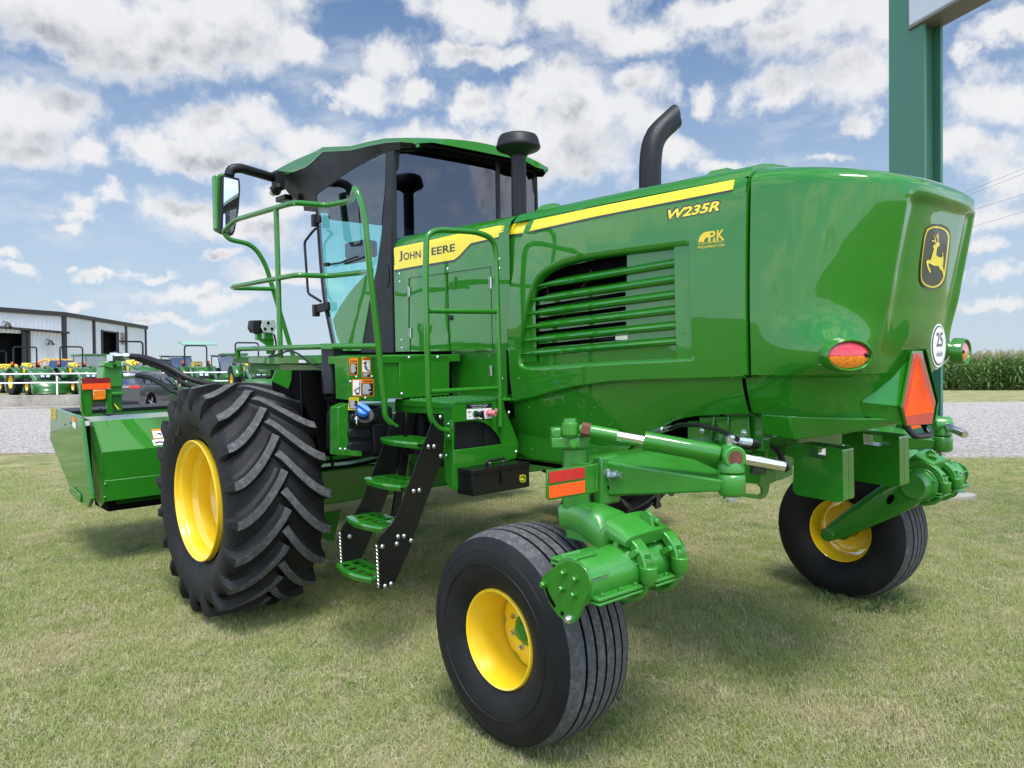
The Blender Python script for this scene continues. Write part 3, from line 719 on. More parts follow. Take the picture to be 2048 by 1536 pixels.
# ---- front drive wheels
def front_tyre(cx, cz, yo, sg):
    # yo: y of the outer rim flange; sg: +1 left wheel, -1 right wheel
    mb = MB(); yc = yo - sg * .275
    prof = [(.235, .39), (.262, .43), (.292, .50), (.304, .56), (.300, .61), (.285, .645), (.25, .672), (.17, .688), (.08, .695), (0, .697)]
    full = [(a, r) for a, r in prof] + [(-a, r) for a, r in prof[::-1][1:]]
    mb.lathe((cx, yc, cz), (0, sg, 0), full, 120)
    def crad(s): 
        s = abs(s); return float(np.interp(s, [0, .08, .17, .25, .285, .30, .304, .31], [.697, .695, .688, .672, .645, .61, .56, .5]))
    N = 20; K = 9
    for side in (1, -1):
        for i in range(N):
            th0 = 2 * math.pi * (i + (0 if side == 1 else .5)) / N; sec = []
            for k in range(K + 1):
                t = k / K; s = -.012 + .305 * t; ph = .40 * (1 - (1 - t) ** 1.55) - .02
                w = .0205 + .006 * t + (.004 if k == 0 else 0); rt = .742 - .020 * (s / .3) ** 2 - (.012 if k == 0 else 0)
                # local tangent direction in (s, R*ph)
                ds = .305; dph = .40 * 1.55 * max(1 - t, .001) ** .55 * .72; ln = math.hypot(ds, dph); nx_, ny_ = -dph / ln, ds / ln
                ww = w
                def pt(sv, off, r, flare=1.0):
                    s2 = sv + nx_ * off; a = th0 + ph + ny_ * off / .72
                    return (cx + r * math.cos(a), yc + sg * side * s2, cz + r * math.sin(a))
                rb = crad(s) - .012
                sec.append([pt(s, -ww * 2.6, rb + .008), pt(s, -ww * 1.45, rb + .022), pt(s, -ww, rt), pt(s, ww, rt), pt(s, ww * 1.45, rb + .022), pt(s, ww * 2.6, rb + .008)])
            # buttress running down the shoulder
            t = 1; ph = .38
            for (s_, rr, wf) in ((.312, .665, 1.0), (.3115, .60, .95), (.300, .555, .5)):
                a0 = th0 + ph; o_ = .026 * wf
                rb = rr - .02
                P_ = lambda r_, da, ds_: (cx + r_ * math.cos(a0 + da), yc + sg * side * (s_ + ds_), cz + r_ * math.sin(a0 + da))
                sec.append([P_(rb, -o_ * 2.1, -.02), P_((rb + rr) / 2, -o_ * 1.4, -.009), P_(rr, -o_, 0), P_(rr, o_, 0), P_((rb + rr) / 2, o_ * 1.4, -.009), P_(rb, o_ * 2.1, -.02)])
            o = len(mb.v); mb.v += [p for q in sec for p in q]; n = len(sec)
            for k in range(n - 1):
                for j in range(5):
                    mb.f.append((o + k * 6 + j, o + k * 6 + j + 1, o + (k + 1) * 6 + j + 1, o + (k + 1) * 6 + j)); mb.mi.append(1 if (j == 2 and k < K) else 0)
            mb.f.append((o, o + 1, o + 2, o + 3, o + 4, o + 5)); mb.mi.append(0)
    return mb
def front_wheel(cx, cz, yo, sg):
    w = empty('drive_wheel', (cx, yo, cz), root)
    def loc(mb): mb.v = [tuple(Vector(v) - w.location) for v in mb.v]; return mb
    tyre = loc(front_tyre(cx, cz, yo, sg)).build('tyre', ['rubber', 'rubber_worn'], w, smooth=50, bevel=.006, bseg=2)
    mb = MB()
    mb.lathe((cx, yo, cz), (0, sg, 0), [(-.03, .388), (.002, .386), (.006, .380), (.0, .372), (-.020, .364), (-.032, .346), (-.045, .342), (-.095, .340), (-.105, .334), (-.125, .312), (-.150, .306), (-.205, .304), (-.215, .298), (-.235, .282), (-.34, .278), (-.37, .31), (-.50, .345), (-.55, .386)], 96)
    mb.lathe((cx, yo, cz), (0, sg, 0), [(-.40, .335), (-.405, .20), (-.37, .16), (-.37, .0001)], 64)
    loc(mb).build('rim', 'yellow', w, smooth=24)
    mb = MB()
    for i in range(10):
        a = 2 * math.pi * i / 10; mb.bolt((cx + .21 * math.cos(a), yo - sg * .40, cz + .21 * math.sin(a)), (0, sg, 0), .016, .02)
    loc(mb).build('wheel_bolts', 'zinc', w)
    return w
fwl = front_wheel(1.296, .746, 2.115, 1)
fwr = front_wheel(1.296, .746, -2.115, -1)
# raised lettering on the left drive tyre
def arc_text(body, c, r, a0, size, y, sg, parent, name, mt, step=.80):
    a = a0; 
    for ch in body:
        if ch != ' ':
            mb = text_mesh(ch, size, .0022); xs_ = [v[0] for v in mb.v]; wd = max(xs_) if xs_ else size * .5
            up = V(math.cos(a), 0, math.sin(a)); rt_ = V(-math.sin(a), 0, math.cos(a)) * -1 if sg > 0 else V(-math.sin(a), 0, math.cos(a))
            place(mb, V(*c) + up * r + V(0, y, 0) - rt_ * (wd / 2), rt_, up, V(0, sg, 0))
            mb.v = [tuple(Vector(v) - parent.location) for v in mb.v]
            if name in LET: LET[name].add(mb.v, mb.f)
            else: LET[name] = mb
        a -= sg * (size * step) / (r + size * .3)
LET = {}
M['letter'] = mat('moulded_rubber_letter', (.007, .007, .008), .5)
arc_text('RADIAL', (1.296, 0, .746), .50, math.radians(114), .062, 2.134, 1, fwl, 'a', 'letter', .92)
arc_text('TRACTION', (1.296, 0, .746), .465, math.radians(104), .026, 2.128, 1, fwl, 'b', 'letter', .95)
arc_text('DT', (1.296, 0, .746), .47, math.radians(60), .105, 2.132, 1, fwl, 'c', 'letter', 1.0)
for k_ in 'abc': LET[k_].build('lettering', 'letter', fwl)

# ---- rear caster wheels
def rear_wheel(cx, cz, yo, sg):
    w = empty('caster_wheel', (cx, yo, cz), root)
    def loc(mb): mb.v = [tuple(Vector(v) - w.location) for v in mb.v]; return mb
    R = .476; yc = yo - sg * .17; hw = .205
    mb = MB()
    side = [(.165, .222), (.185, .245), (.203, .30), (.207, .345), (.203, .385), (.192, .42), (.175, .448)]
    c0, ax = (cx, yc, cz), (0, sg, 0)
    mb.lathe(c0, ax, side, 96, mi=0); mb.lathe(c0, ax, [(-a, r) for a, r in side], 96, mi=0)
    # raised rings on the sidewall
    for r_, a_ in ((.392, .2005), (.335, .2075)): mb.lathe(c0, ax, [(a_ - .004, r_ - .004), (a_ + .0022, r_), (a_ - .004, r_ + .004)], 96, mi=0)
    edges = [(-.175, .448), (-.170, .456), (-.128, .470)]
    ribs = [(-.172, -.121), (-.108, -.072), (-.060, -.024), (-.012, .026), (.038, .074), (.086, .121), (.133, .172)]
    ribs = [(-.175, -.118), (-.106, -.066), (-.054, -.012), (.0, .044), (.056, .098), (.110, .175)]
    def tr(s): return R - .030 * (abs(s) / .175) ** 3.2 
    prev = None
    for a, b in ribs:
        seg = [(a, tr(a))] + [(a + (b - a) * k / 4, tr(a + (b - a) * k / 4)) for k in range(1, 4)] + [(b, tr(b))]
        mb.lathe(c0, ax, [(a, tr(a) - .013)] + seg[:1], 96, mi=0); mb.lathe(c0, ax, seg, 128, mi=1); mb.lathe(c0, ax, [seg[-1], (b, tr(b) - .013)], 96, mi=0)
        if prev is not None: mb.lathe(c0, ax, [(prev, tr(prev) - .013), (a, tr(a) - .013)], 96, mi=0)
        prev = b
    loc(mb).build('tyre', ['rubber', 'rubber_worn'], w, smooth=50, fix=True)
    mb = MB()
    mb.lathe((cx, yo, cz), (0, sg, 0), [(-.02, .222), (.0, .2195), (.006, .214), (.002, .206), (-.012, .203), (-.022, .197), (-.05, .194), (-.06, .187), (-.17, .180), (-.20, .184), (-.23, .192), (-.29, .195), (-.30, .203), (-.326, .206), (-.334, .214), (-.326, .2195), (-.30, .222)], 96)
    # wheel disc with wavy edge
    rows = []
    for k, (off, rr) in enumerate(((-.190, .176), (-.183, .165), (-.178, .150), (-.178, .10), (-.182, .05), (-.182, .001))):
        row = []
        for i in range(96):
            a = 2 * math.pi * i / 96; rv = rr
            if k < 3: rv = rr - .012 * max(0, math.cos(6 * a)) ** 3
            row.append((cx + rv * math.cos(a), yo + sg * off, cz + rv * math.sin(a)))
        rows.append(row)
    mb.grid(rows, closed=True); loc(mb).build('rim', 'yellow', w, smooth=40)
    mb = MB(); ycd = yo - sg * .178
    mb.rings((cx, ycd, cz), (cx, ycd + sg * .05, cz), [(0, .072), (.25, .070), (.3, .05), (.75, .045), (.95, .036), (1, .012)], 28); loc(mb).build('hub', 'green', w)
    mb = MB()
    for i in range(8):
        a = 2 * math.pi * (i + .5) / 8; mb.bolt((cx + .100 * math.cos(a), ycd + sg * .001, cz + .100 * math.sin(a)), (0, sg, 0), .010, .014)
    loc(mb).build('wheel_bolts', 'zinc', w)
    return w
rwl = rear_wheel(-1.16, .415, 1.69, 1)
rwr = rear_wheel(-1.235, .402, -1.67, -1)
LET = {}
arc_text('TITAN', (-1.16, 0, .415), .325, math.radians(100), .050, 1.722, 1, rwl, 'a', 'letter', 1.1); LET['a'].build('lettering', 'letter', rwl)

# ---- caster legs: post, yoke, torsion housing, trailing arm (left one from the photograph, right one mirrored)
def caster(sg, dx, dz):
    T = lambda v: (v[0] + dx, v[1] * sg, v[2] + dz)
    e = empty('caster_leg', T((-1.44, 1.46, .98)), root)
    def fin(mb, name, m, **k):
        mb.v = [tuple(Vector(T(v)) - e.location) for v in mb.v]; return mb.build(name, m, e, **k)
    post = L(1152, 1013, y=1.46); px_, pz = post.x, post.z
    ptop = L(1152, 897, y=1.46).z
    mb = MB(); mb.rings((px_, 1.46, pz), (px_, 1.46, ptop), [(0, .058), (.03, .060), (.35, .060), (.9, .054), (1.0, .054)], 32)
    fin(mb, 'post', 'green_cast', smooth=40, bevel=.002)
    mb = MB(); zt = ptop
    mb.rings((px_, 1.46, zt), (px_, 1.46, zt + .045), [(0, .050), (.1, .062), (.8, .062), (1, .055)], 28)
    hx, hy = px_ + .035, 1.53                                    # clamp boss and steering arm at the head of the post
    mb.prism([(px_ + .075, 1.54, zt + .006), (px_ + .02, 1.58, zt + .006), (px_ - .06, 1.50, zt + .006), (px_ - .06, 1.43, zt + .006), (px_ + .0, 1.40, zt + .006), (px_ + .08, 1.46, zt + .006)], (0, 0, .052))
    mb.prism([(px_ + .075, 1.54, zt + .05), (px_ + .02, 1.58, zt + .05), (px_ - .01, 1.55, zt + .05), (px_ + .04, 1.50, zt + .05)], (0, 0, .045))
    fin(mb, 'steering_arm', 'green_cast', bevel=.010, bseg=3)
    mb = MB(); bc = L(1143, 889, y=1.56); mb.bolt((px_ - .055, 1.53, zt + .03), (-.75, .66, 0), .015, .02); mb.bolt((px_, 1.46, zt + .05), (0, 0, 1), .012, .012)
    for z in (.12, .9): mb.dome((px_ - .052, 1.435, pz + (ptop - pz) * z), (-.8, -.5, 0), .006)
    fin(mb, 'clamp_bolts', 'green_cast')
    # torsion housing
    cc = L(1137, 1166, y=1.80); cx, cz = cc.x, cc.z; yi = L(1346, 1112, x=cc.x).y
    mb = MB()
    mb.rings((cx, 1.785, cz), (cx, yi, cz), [(0, .094), (.02, .098), (.10, .096), (.30, .092), (.40, .100), (.44, .112), (.47, .112), (.475, .094), (.52, .094), (.60, .090), (.76, .092), (.80, .108), (.84, .110), (.845, .092), (.90, .090), (1, .074)], 40)
    for y0, y1 in ((1.77, 1.52), (1.44, 1.26)):                     # split-line flanges and webs
        for s in (1, -1):
            mb.box((cx - s * .10, (y0 + y1) / 2, cz - s * .045), (.055, y0 - y1, .014), Matrix.Rotation(s * .0, 3, 'Y')); mb.box((cx - s * .10, (y0 + y1) / 2, cz - s * .062), (.055, y0 - y1, .012))
    for y in (1.76, 1.60, 1.42, 1.34):
        for a in (25, 75, 128, 200, 300): pass
    for y, a in ((1.545, 100), (1.53, 140), (1.50, 40), (1.34, 150)):
        r_ = math.radians(a); u = V(math.cos(r_), 0, math.sin(r_)); mb.box(V(cx, y, cz) + u * .118, (.030, .026, .050), Matrix.Rotation(-r_ + math.pi / 2, 3, 'Y'), taper=.65)
    fin(mb, 'torsion_housing', 'green_cast', smooth=40, bevel=.004)
    mb = MB()
    for y in (1.74, 1.64, 1.55, 1.42, 1.36, 1.30): mb.bolt((cx - .112, y, cz - .040), (0, 0, 1), .0085, .011)
    fin(mb, 'flange_bolts', 'green')
    mb = MB()
    for y0 in (1.735, 1.48, 1.28):
        for a in (60, 110, 160):
            r_ = math.radians(a); u = V(math.cos(r_), 0, math.sin(r_)); mb.box(V(cx, y0, cz) + u * .098, (.010, .10, .022), Matrix.Rotation(-r_ + math.pi / 2, 3, 'Y'))
    fin(mb, 'casting_ribs', 'green_cast', bevel=.003)
    mb = MB()
    zz = [(140, 900), (320, 765), (430, 706), (500, 712), (580, 745), (650, 815), (695, 900), (712, 1000), (690, 1110), (610, 1290), (545, 1425), (515, 1462), (470, 1472), (430, 1455), (330, 1370), (230, 1230), (160, 1060), (128, 960)]
    pl_ = [L(1060 + a / 5.906, 1000 + b / 5.906, y=1.80) for a, b in zz]; mb.prism(pl_, (0, -.014, 0))
    fin(mb, 'end_plate', 'green', bevel=.003, smooth=30)
    mb = MB(); sl = [L(1060 + a / 5.906, 1000 + b / 5.906, y=1.8012) for a, b in ((172, 1035), (200, 1035), (232, 1120), (300, 1240), (298, 1268), (280, 1272), (215, 1170))]
    mb.prism(sl, (0, -.004, 0)); h = L(1060 + 378 / 5.906, 1000 + 1340 / 5.906, y=1.8015); mb.disc(h, (0, 1, 0), .009, 16); fin(mb, 'slot', 'dark', smooth=None)
    mb = MB()
    for a, b in ((400, 860), (540, 935), (380, 1045), (520, 1120), (168, 995)): mb.bolt(L(1060 + a / 5.906, 1000 + b / 5.906, y=1.80), (0, 1, 0), .0125, .014)
    fin(mb, 'plate_bolts', 'green')
    mb = MB(); mb.bolt(L(1060 + 462 / 5.906, 1000 + 1405 / 5.906, y=1.80), (0, 1, 0), .0125, .014); fin(mb, 'plate_bolts', 'zinc')
    # saddle clamps and U-bolts
    for yy in (L(1243, 1139, x=cx).y, L(1306, 1122, x=cx).y):
        mb = MB(); rows = []
        for k in range(13):
            a = math.radians(8 + 164 * k / 12); rr = .128; c_, s_ = math.cos(a), math.sin(a); row = []
            for (dr, dy) in ((-.016, -.028), (.018, -.028), (.018, .028), (-.016, .028)): row.append((cx + (rr + dr) * c_, yy + dy, cz + (rr + dr) * s_))
            rows.append(row)
        mb.grid(rows, closed=True)
        for s in (1, -1): mb.rings((cx + s * .135, yy, cz - .045), (cx + s * .135, yy, cz + .03), [(0, .018), (.35, .034), (1, .036)], 18)
        mb.tube([(cx + .132, yy, cz + .06), (cx + .132, yy, cz - .02), (cx + .10, yy, cz - .098), (cx, yy, cz - .132), (cx - .10, yy, cz - .098), (cx - .132, yy, cz - .02), (cx - .132, yy, cz + .06)], .0145, 10, rad=.09)
        fin(mb, 'saddle_clamp', 'green_cast', smooth=40, bevel=.004)
        mb = MB()
        for s in (1, -1): mb.bolt((cx + s * .134, yy, cz + .030), (0, 0, 1), .018, .022); mb.cyl((cx + s * .134, yy, cz + .05), (cx + s * .134, yy, cz + .075), .010, n=12)
        fin(mb, 'clamp_nuts', 'green')
    # yoke: sweeps back from the foot of the post and forks over the two saddles
    mb = MB(); rows = []
    path = [(px_ + .050, pz - .045, .056, .055), (px_ - .02, pz - .035, .062, .060), (px_ - .09, pz - .045, .078, .068), (px_ - .15, pz - .068, .098, .072), (px_ - .21, pz - .105, .120, .068), (cx + .03, cz + .150, .138, .048), (cx - .075, cz + .118, .142, .026)]
    yc = 1.42
    for i, (x, z, hw, hh) in enumerate(path):
        yy = 1.46 if i < 2 else 1.46 + (1.42 - 1.46) * min(1, (i - 1) / 3)
        d = V(path[min(i + 1, 6)][0] - path[max(i - 1, 0)][0], 0, path[min(i + 1, 6)][1] - path[max(i - 1, 0)][1]).normalized(); nrm = V(-d.z, 0, d.x); nrm = nrm if nrm.z > 0 else -nrm
        row = []
        for k in range(20):
            a = 2 * math.pi * k / 20; ca, sa = math.cos(a), math.sin(a); p_ = .55
            oy = hw * math.copysign(abs(ca) ** p_, ca); oz = hh * math.copysign(abs(sa) ** p_, sa); q = V(x, yy + oy, z) + nrm * oz; row.append(tuple(q))
        rows.append(row)
    mb.grid(rows, closed=True); n0 = len(mb.v); mb.f.append(tuple(range(20))); mb.mi.append(0); mb.f.append(tuple(range(n0 - 20, n0))[::-1]); mb.mi.append(0)
    mb.bx(px_ + .02, cx + .1, 1.43, 1.50, pz - .13, pz - .05)
    fin(mb, 'yoke', 'green_cast', smooth=50)
    mb = MB(); mb.prism([(cx - .07, yi + .20, cz + .09), (cx - .055, yi + .20, cz + .20), (cx - .03, yi + .20, cz + .215), (cx + .0, yi + .20, cz + .20), (cx + .03, yi + .20, cz + .08)], (0, .018, 0)); mb.bolt((cx - .03, yi + .19, cz + .175), (0, -1, 0), .013, .02); mb.bolt((cx - .045, 1.35, cz + .17), (-1, 0, 0), .015, .02)
    fin(mb, 'stop_lug', 'green_cast', bevel=.003)
    # trailing arm on the inboard side and stub axle
    wx, wz = -1.16, .415; ya = 1.235
    mb = MB(); a = V(cx + .01, ya, cz - .005); b = V(wx, ya - .02, wz); rows = []
    for t, w_, h_ in ((0, .090, .045), (.12, .108, .052), (.35, .102, .05), (.7, .080, .044), (.93, .058, .038), (1.0, .046, .036)):
        p = a.lerp(b, t); d = (b - a).normalized(); u = V(-d.z, 0, d.x)
        rows.append([tuple(p + u * (w_ * math.copysign(abs(math.cos(q)) ** .5, math.cos(q))) + V(0, h_ * math.copysign(abs(math.sin(q)) ** .5, math.sin(q)), 0)) for q in [2 * math.pi * (k + .5) / 16 for k in range(16)]])
    mb.grid(rows, closed=True); mb.f.append(tuple(range(16))); mb.mi.append(0); n0 = len(mb.v); mb.f.append(tuple(range(n0 - 16, n0))); mb.mi.append(0)
    mb.rings((wx, ya - .080, wz), (wx, 1.50, wz), [(0, .030), (.005, .042), (.03, .047), (.25, .047), (.26, .050), (.6, .042), (.62, .070), (1, .072)], 28)
    fin(mb, 'trailing_arm', 'green', smooth=45)
    mb = MB(); p = a.lerp(b, .24); mb.disc(p + V(0, -.056, 0), (0, -1, 0), .020, 20, ry=.036, udir=(-.8, 0, -.4)); fin(mb, 'arm_slot', 'dark', smooth=None)
    return e
casL = caster(1, 0, 0); casR = caster(-1, -.075, -.013)

# ---- rear axle beam, knuckles, steering cylinders
axle = empty('rear_axle', (-1.45, 0, 1.07), root)
def ax_(mb, name, m, **k):
    mb.v = [tuple(Vector(v) - axle.location) for v in mb.v]; return mb.build(name, m, axle, **k)
mb = MB()
bz0, bz1 = L(1330, 960, x=-1.46).z, L(1300, 903, x=-1.46).z
mb.bx(-1.46, -1.34, -1.43, 1.43, bz1 - .15, bz1)
mb.bx(-1.474, -1.33, -.62, .86, bz1 - .165, bz1 + .006)
ax_(mb, 'axle_beam', 'green', bevel=.012, bseg=3)
mb = MB(); mb.bolt(L(1365, 928, x=-1.475), (-1, 0, 0), .024, .03); mb.rings(L(1322, 929, x=-1.462), L(1322, 929, x=-1.462) + V(-.01, 0, 0), [(0, .035), (1, .033)], 24); ax_(mb, 'beam_bolts', 'green')
kn = L(1463, 913, y=1.12)            # ring of the steering cylinder mount
for sg in (1, -1):
    dz = 0 if sg == 1 else -.04
    Y = lambda v: (v[0], v[1] * sg, v[2] + dz)
    # casting from the beam back to the knuckle
    mb = MB(); kx, ky, kz = kn.x, 1.12, kn.z
    zb = bz1 - .075
    a0, a1 = V(-1.47, 1.36, 0), V(-1.47, .80, 0)
    top = [(-1.475, 1.36, zb + .075), (-1.475, .86, zb + .075), (kx + .03, ky - .05, kz - .085), (kx - .04, ky - .04, kz - .085), (kx - .04, ky + .045, kz - .085), (kx + .03, ky + .06, kz - .085)]
    bot = [(-1.475, 1.36, zb - .085), (-1.475, .90, zb - .085), (kx + .03, ky - .04, kz - .145), (kx - .03, ky - .03, kz - .145), (kx - .03, ky + .035, kz - .145), (kx + .03, ky + .05, kz - .145)]
    o = len(mb.v); n = 6; mb.add([Y(p) for p in top] + [Y(p) for p in bot], [tuple(range(n)), tuple(range(2 * n - 1, n - 1, -1))] + [(i, n + i, n + (i + 1) % n, (i + 1) % n) for i in range(n)])
    nb0 = L(1221, 960, x=-1.50); mb.box(Y(((-1.48), nb0.y, nb0.z)), (.05, .13, .21))
    mb.rings(Y((kx, ky, kz - .160)), Y((kx, ky, kz - .065)), [(0, .046), (.15, .055), (.85, .055), (1, .050)], 28)
    ax_(mb, 'steering_bracket', 'green_cast', bevel=.012, bseg=3, smooth=40)
    mb = MB(); mb.bx(-1.80, -1.55, 0, 0, 0, 0) if False else None
    rib = [L(1293, 957, x=-1.62), L(1410, 961, x=-1.85)]
    mb.rings(Y((kx, ky, kz - .185)), Y((kx, ky, kz - .160)), [(0, .018), (.6, .018), (.61, .034), (1, .034)], 18)
    nb_ = L(1221, 949, x=-1.51); mb.bolt(Y((-1.506, nb_.y, nb_.z)), (-1, 0, 0), .022, .03); mb.cyl(Y((-1.53, nb_.y, nb_.z)), Y((-1.57, nb_.y, nb_.z)), .012, n=12); ax_(mb, 'knuckle_bolts', 'zinc')
    mb = MB(); nh_ = L(1221, 975, x=-1.51); mb.rings(Y((-1.506, nh_.y, nh_.z)), Y((-1.5095, nh_.y, nh_.z)), [(0, .014), (1, .014)], 18); ax_(mb, 'bolt_hole', 'dark')
    # knuckle ring (axis towards the camera side) and swivel body
    mb = MB(); nrm = V(-.80, .60 * sg, 0)
    c = V(*Y((kx, ky, kz)))
    mb.rings(c + nrm * .045, c - nrm * .05, [(0, .028), (.001, .044), (.1, .048), (.9, .048), (1, .044)], 32); mb.rings(c + V(0, 0, -.063), c + V(0, 0, -.01), [(0, .052), (.5, .052), (1, .042)], 28)
    ax_(mb, 'cylinder_mount', 'green_cast', bevel=.003)
    mb = MB(); mb.disc(c + nrm * .0455, nrm, .030, 24); ax_(mb, 'pivot_pin', 'rust', smooth=None)
    # steering cylinder: rod eye at the post head, barrel to the mount, through rod beyond
    eye = V(*Y(L(1140, 854, y=1.52))); d = (c - eye).normalized(); ln = (c - eye).length
    mb = MB(); mb.rings(eye + V(0, 0, -.045), eye + V(0, 0, .035), [(0, .022), (.2, .036), (.75, .036), (.8, .028), (1, .026)], 24)
    mb.rings(eye, c, [(.06, .018), (.15, .026), (.3, .025)], 20); ax_(mb, 'rod_eye', 'green_cast')
    mb = MB(); mb.rings(eye, c, [(.075, .030), (.13, .030)], 6); ax_(mb, 'lock_nut', 'rust')
    mb = MB(); mb.rings(eye, c, [(.28, .0215), (.5, .0215)], 24); mb.rings(c, c + d * .21, [(0, .0215), (.97, .0215), (1, .019)], 24); ax_(mb, 'cylinder_rod', 'chrome')
    mb = MB(); mb.rings(eye, c, [(.465, .030), (.466, .040), (.90, .038), (.93, .034)], 32); ax_(mb, 'cylinder_barrel', 'green', bevel=.003)
    # axle tower reflector plate
rp = empty('reflector_bracket', L(1140, 966, x=-1.56), root)
mb = MB(); y0x = -1.60
q = [L(a, b, x=y0x) for a, b in ((1095, 940), (1190, 929), (1197, 925), (1197, 983), (1190, 985), (1100, 1001), (1094, 995))]
mb.prism(q, (.010, 0, 0)); q2 = [L(1192, 928, x=y0x), L(1198, 927, x=y0x), L(1198, 983, x=y0x), L(1192, 984, x=y0x)]
mb.prism([q2[0], q2[0] + V(.13, 0, 0), q2[3] + V(.13, 0, 0), q2[3]], (0, .012, 0))
mb.v = [tuple(Vector(v) - rp.location) for v in mb.v]; mb.build('bracket_plate', 'green', rp, bevel=.003)
for nm, m_, pts in (('red_reflector', 'red', ((1099, 944), (1170, 934), (1170, 956), (1099, 967))), ('orange_reflector', 'orange', ((1099, 973), (1170, 961), (1170, 985), (1099, 997)))):
    mb = MB(); mb.prism([L(a, b, x=y0x - .0035) for a, b in pts], (.003, 0, 0))
    mb.v = [tuple(Vector(v) - rp.location) for v in mb.v]; mb.build(nm, m_, rp, bevel=.001)
rp2 = copy_tree(rp, root); 
for c_ in [rp2]: c_.location = (rp.location.x, -rp.location.y, rp.location.z); c_.scale = (1, -1, 1)
from mathutils.geometry import tessellate_polygon
def holed(outer, holes, ext):
    # flat plate with openings, extruded by ext
    ext = Vector(ext); loops = [[Vector(p) for p in outer]] + [[Vector(p) for p in h] for h in holes]; tri = tessellate_polygon(loops); allp = [p for l in loops for p in l]; n = len(allp)
    mb = MB(); fs = [tuple(t) for t in tri] + [tuple(i + n for i in t)[::-1] for t in tri]; o = 0
    for l in loops:
        m = len(l); fs += [(o + i, o + (i + 1) % m, n + o + (i + 1) % m, n + o + i) for i in range(m)]; o += m
    return mb.add(allp + [p + ext for p in allp], fs)
def rpoly(pts, r=.02, seg=4):
    # round the corners of a polygon
    P = [Vector(p) for p in pts]; out = []
    for i, p in enumerate(P):
        a, b = P[i - 1] - p, P[(i + 1) % len(P)] - p; k = min(r, a.length * .45, b.length * .45); A, B_ = p + a.normalized() * k, p + b.normalized() * k
        for j in range(seg + 1):
            t = j / seg; out.append(A * (1 - t) ** 2 + p * 2 * t * (1 - t) + B_ * t ** 2)
    return out
# ------------------------------------------------------------------ bodywork
def prt(mb, name, m, parent=None, **k):
    par = parent or root
    if par is not root: mb.v = [tuple(Vector(v) - OFF.get(par.name, Vector((0, 0, 0)))) for v in mb.v]
    o = mb.build(name, m, par, **k); OFF[o.name] = OFF.get(par.name, Vector((0, 0, 0))) if par is not root else Vector((0, 0, 0)); return o
OFF = {}
W0 = .655
def S(x, z):                                               # half width of the hood side
    y = W0 - .02 * ((z - 1.95) / .55) ** 2
    if z > 2.40: y -= .020 * ((z - 2.40) / .06) ** 2
    return y
def on(px, py, f=S, off=0.0):
    y = .65
    for _ in range(8):
        p = L(px, py, y=y); y = f(p.x, p.z) + off
    return L(px, py, y=y)
def resample(pts, n, closed=True):
    P = [Vector(p) for p in pts]; 
    if closed: P = P + [P[0]]
    d = [0]
    for a, b in zip(P[:-1], P[1:]): d.append(d[-1] + (b - a).length)
    out = []; m = n if closed else n - 1
    for i in range(n):
        t = d[-1] * i / m; k = max(0, min(len(P) - 2, int(np.searchsorted(d, t, 'right')) - 1)); s = (t - d[k]) / max(d[k + 1] - d[k], 1e-9); out.append(P[k].lerp(P[k + 1], s))
    return out
def smooth_pts(pts, it=2, closed=False):
    P = [Vector(p) for p in pts]
    for _ in range(it):
        Q = []
        n = len(P)
        for i in range(n if closed else n - 1):
            a, b = P[i], P[(i + 1) % n]; Q += [a.lerp(b, .25), a.lerp(b, .75)]
        P = Q if closed else [P[0]] + Q + [P[-1]]
    return P

# hood side with the louvre opening
XS = -1.735                                               # seam between hood and tail
front = [on(a, b) for a, b in ((1057, 445), (1035, 505), (1020, 577), (1015.6, 620), (1014, 665), (1017, 714), (1020, 760), (1026, 803))]
zt = 2.462
front[0].z = zt; 
bot = [on(a, b) for a, b in ((1090, 786), (1150, 771), (1220, 761.5), (1300, 757), (1400, 754.5), (1483, 752))]
bot[-1].x = XS
seam = [V(XS, 0, z) for z in (1.7, 1.9, 2.1, 2.3)] + [V(XS, 0, zt)]
outer = front + bot + seam
ctr = on(1230, 620)
hole_px = [(1036, 727.6), (1037, 694), (1046, 645.5), (1056.6, 596.7), (1072, 557.7), (1093.8, 538), (1136.7, 520.5), (1195, 509.5), (1293, 497), (1372, 487), (1379, 489), (1381, 596.7), (1385, 716), (1382, 720.5), (1195, 728.5), (1060, 739), (1043, 738)]
hole = [on(a, b) for a, b in hole_px]
def radial(loop, n, c):
    # points of the closed loop at equal parameter angles around c, in (x, z)
    loop = [Vector((p.x - c.x, 0, p.z - c.z)) for p in loop]; A = 1.9; out = []
    for i in range(n):
        a = 2 * math.pi * i / n; d = Vector((math.cos(a) * A, 0, math.sin(a))); best = None
        for p, q in zip(loop, loop[1:] + loop[:1]):
            e = q - p; den = d.x * e.z - d.z * e.x
            if abs(den) < 1e-12: continue
            t = (p.x * e.z - p.z * e.x) / den; s = (p.x * d.z - p.z * d.x) / den
            if t > 0 and -1e-6 <= s <= 1 + 1e-6: best = t if best is None else min(best, t)
        out.append(Vector((c.x + d.x * best, 0, c.z + d.z * best)))
    return out
NR = 240
holeS = smooth_pts(hole, 1, True)
ro, ri = radial(outer, NR, ctr), radial(holeS, NR, ctr)
hood = empty('engine_hood', (0, 0, 0), root); OFF['engine_hood'] = V(0, 0, 0)
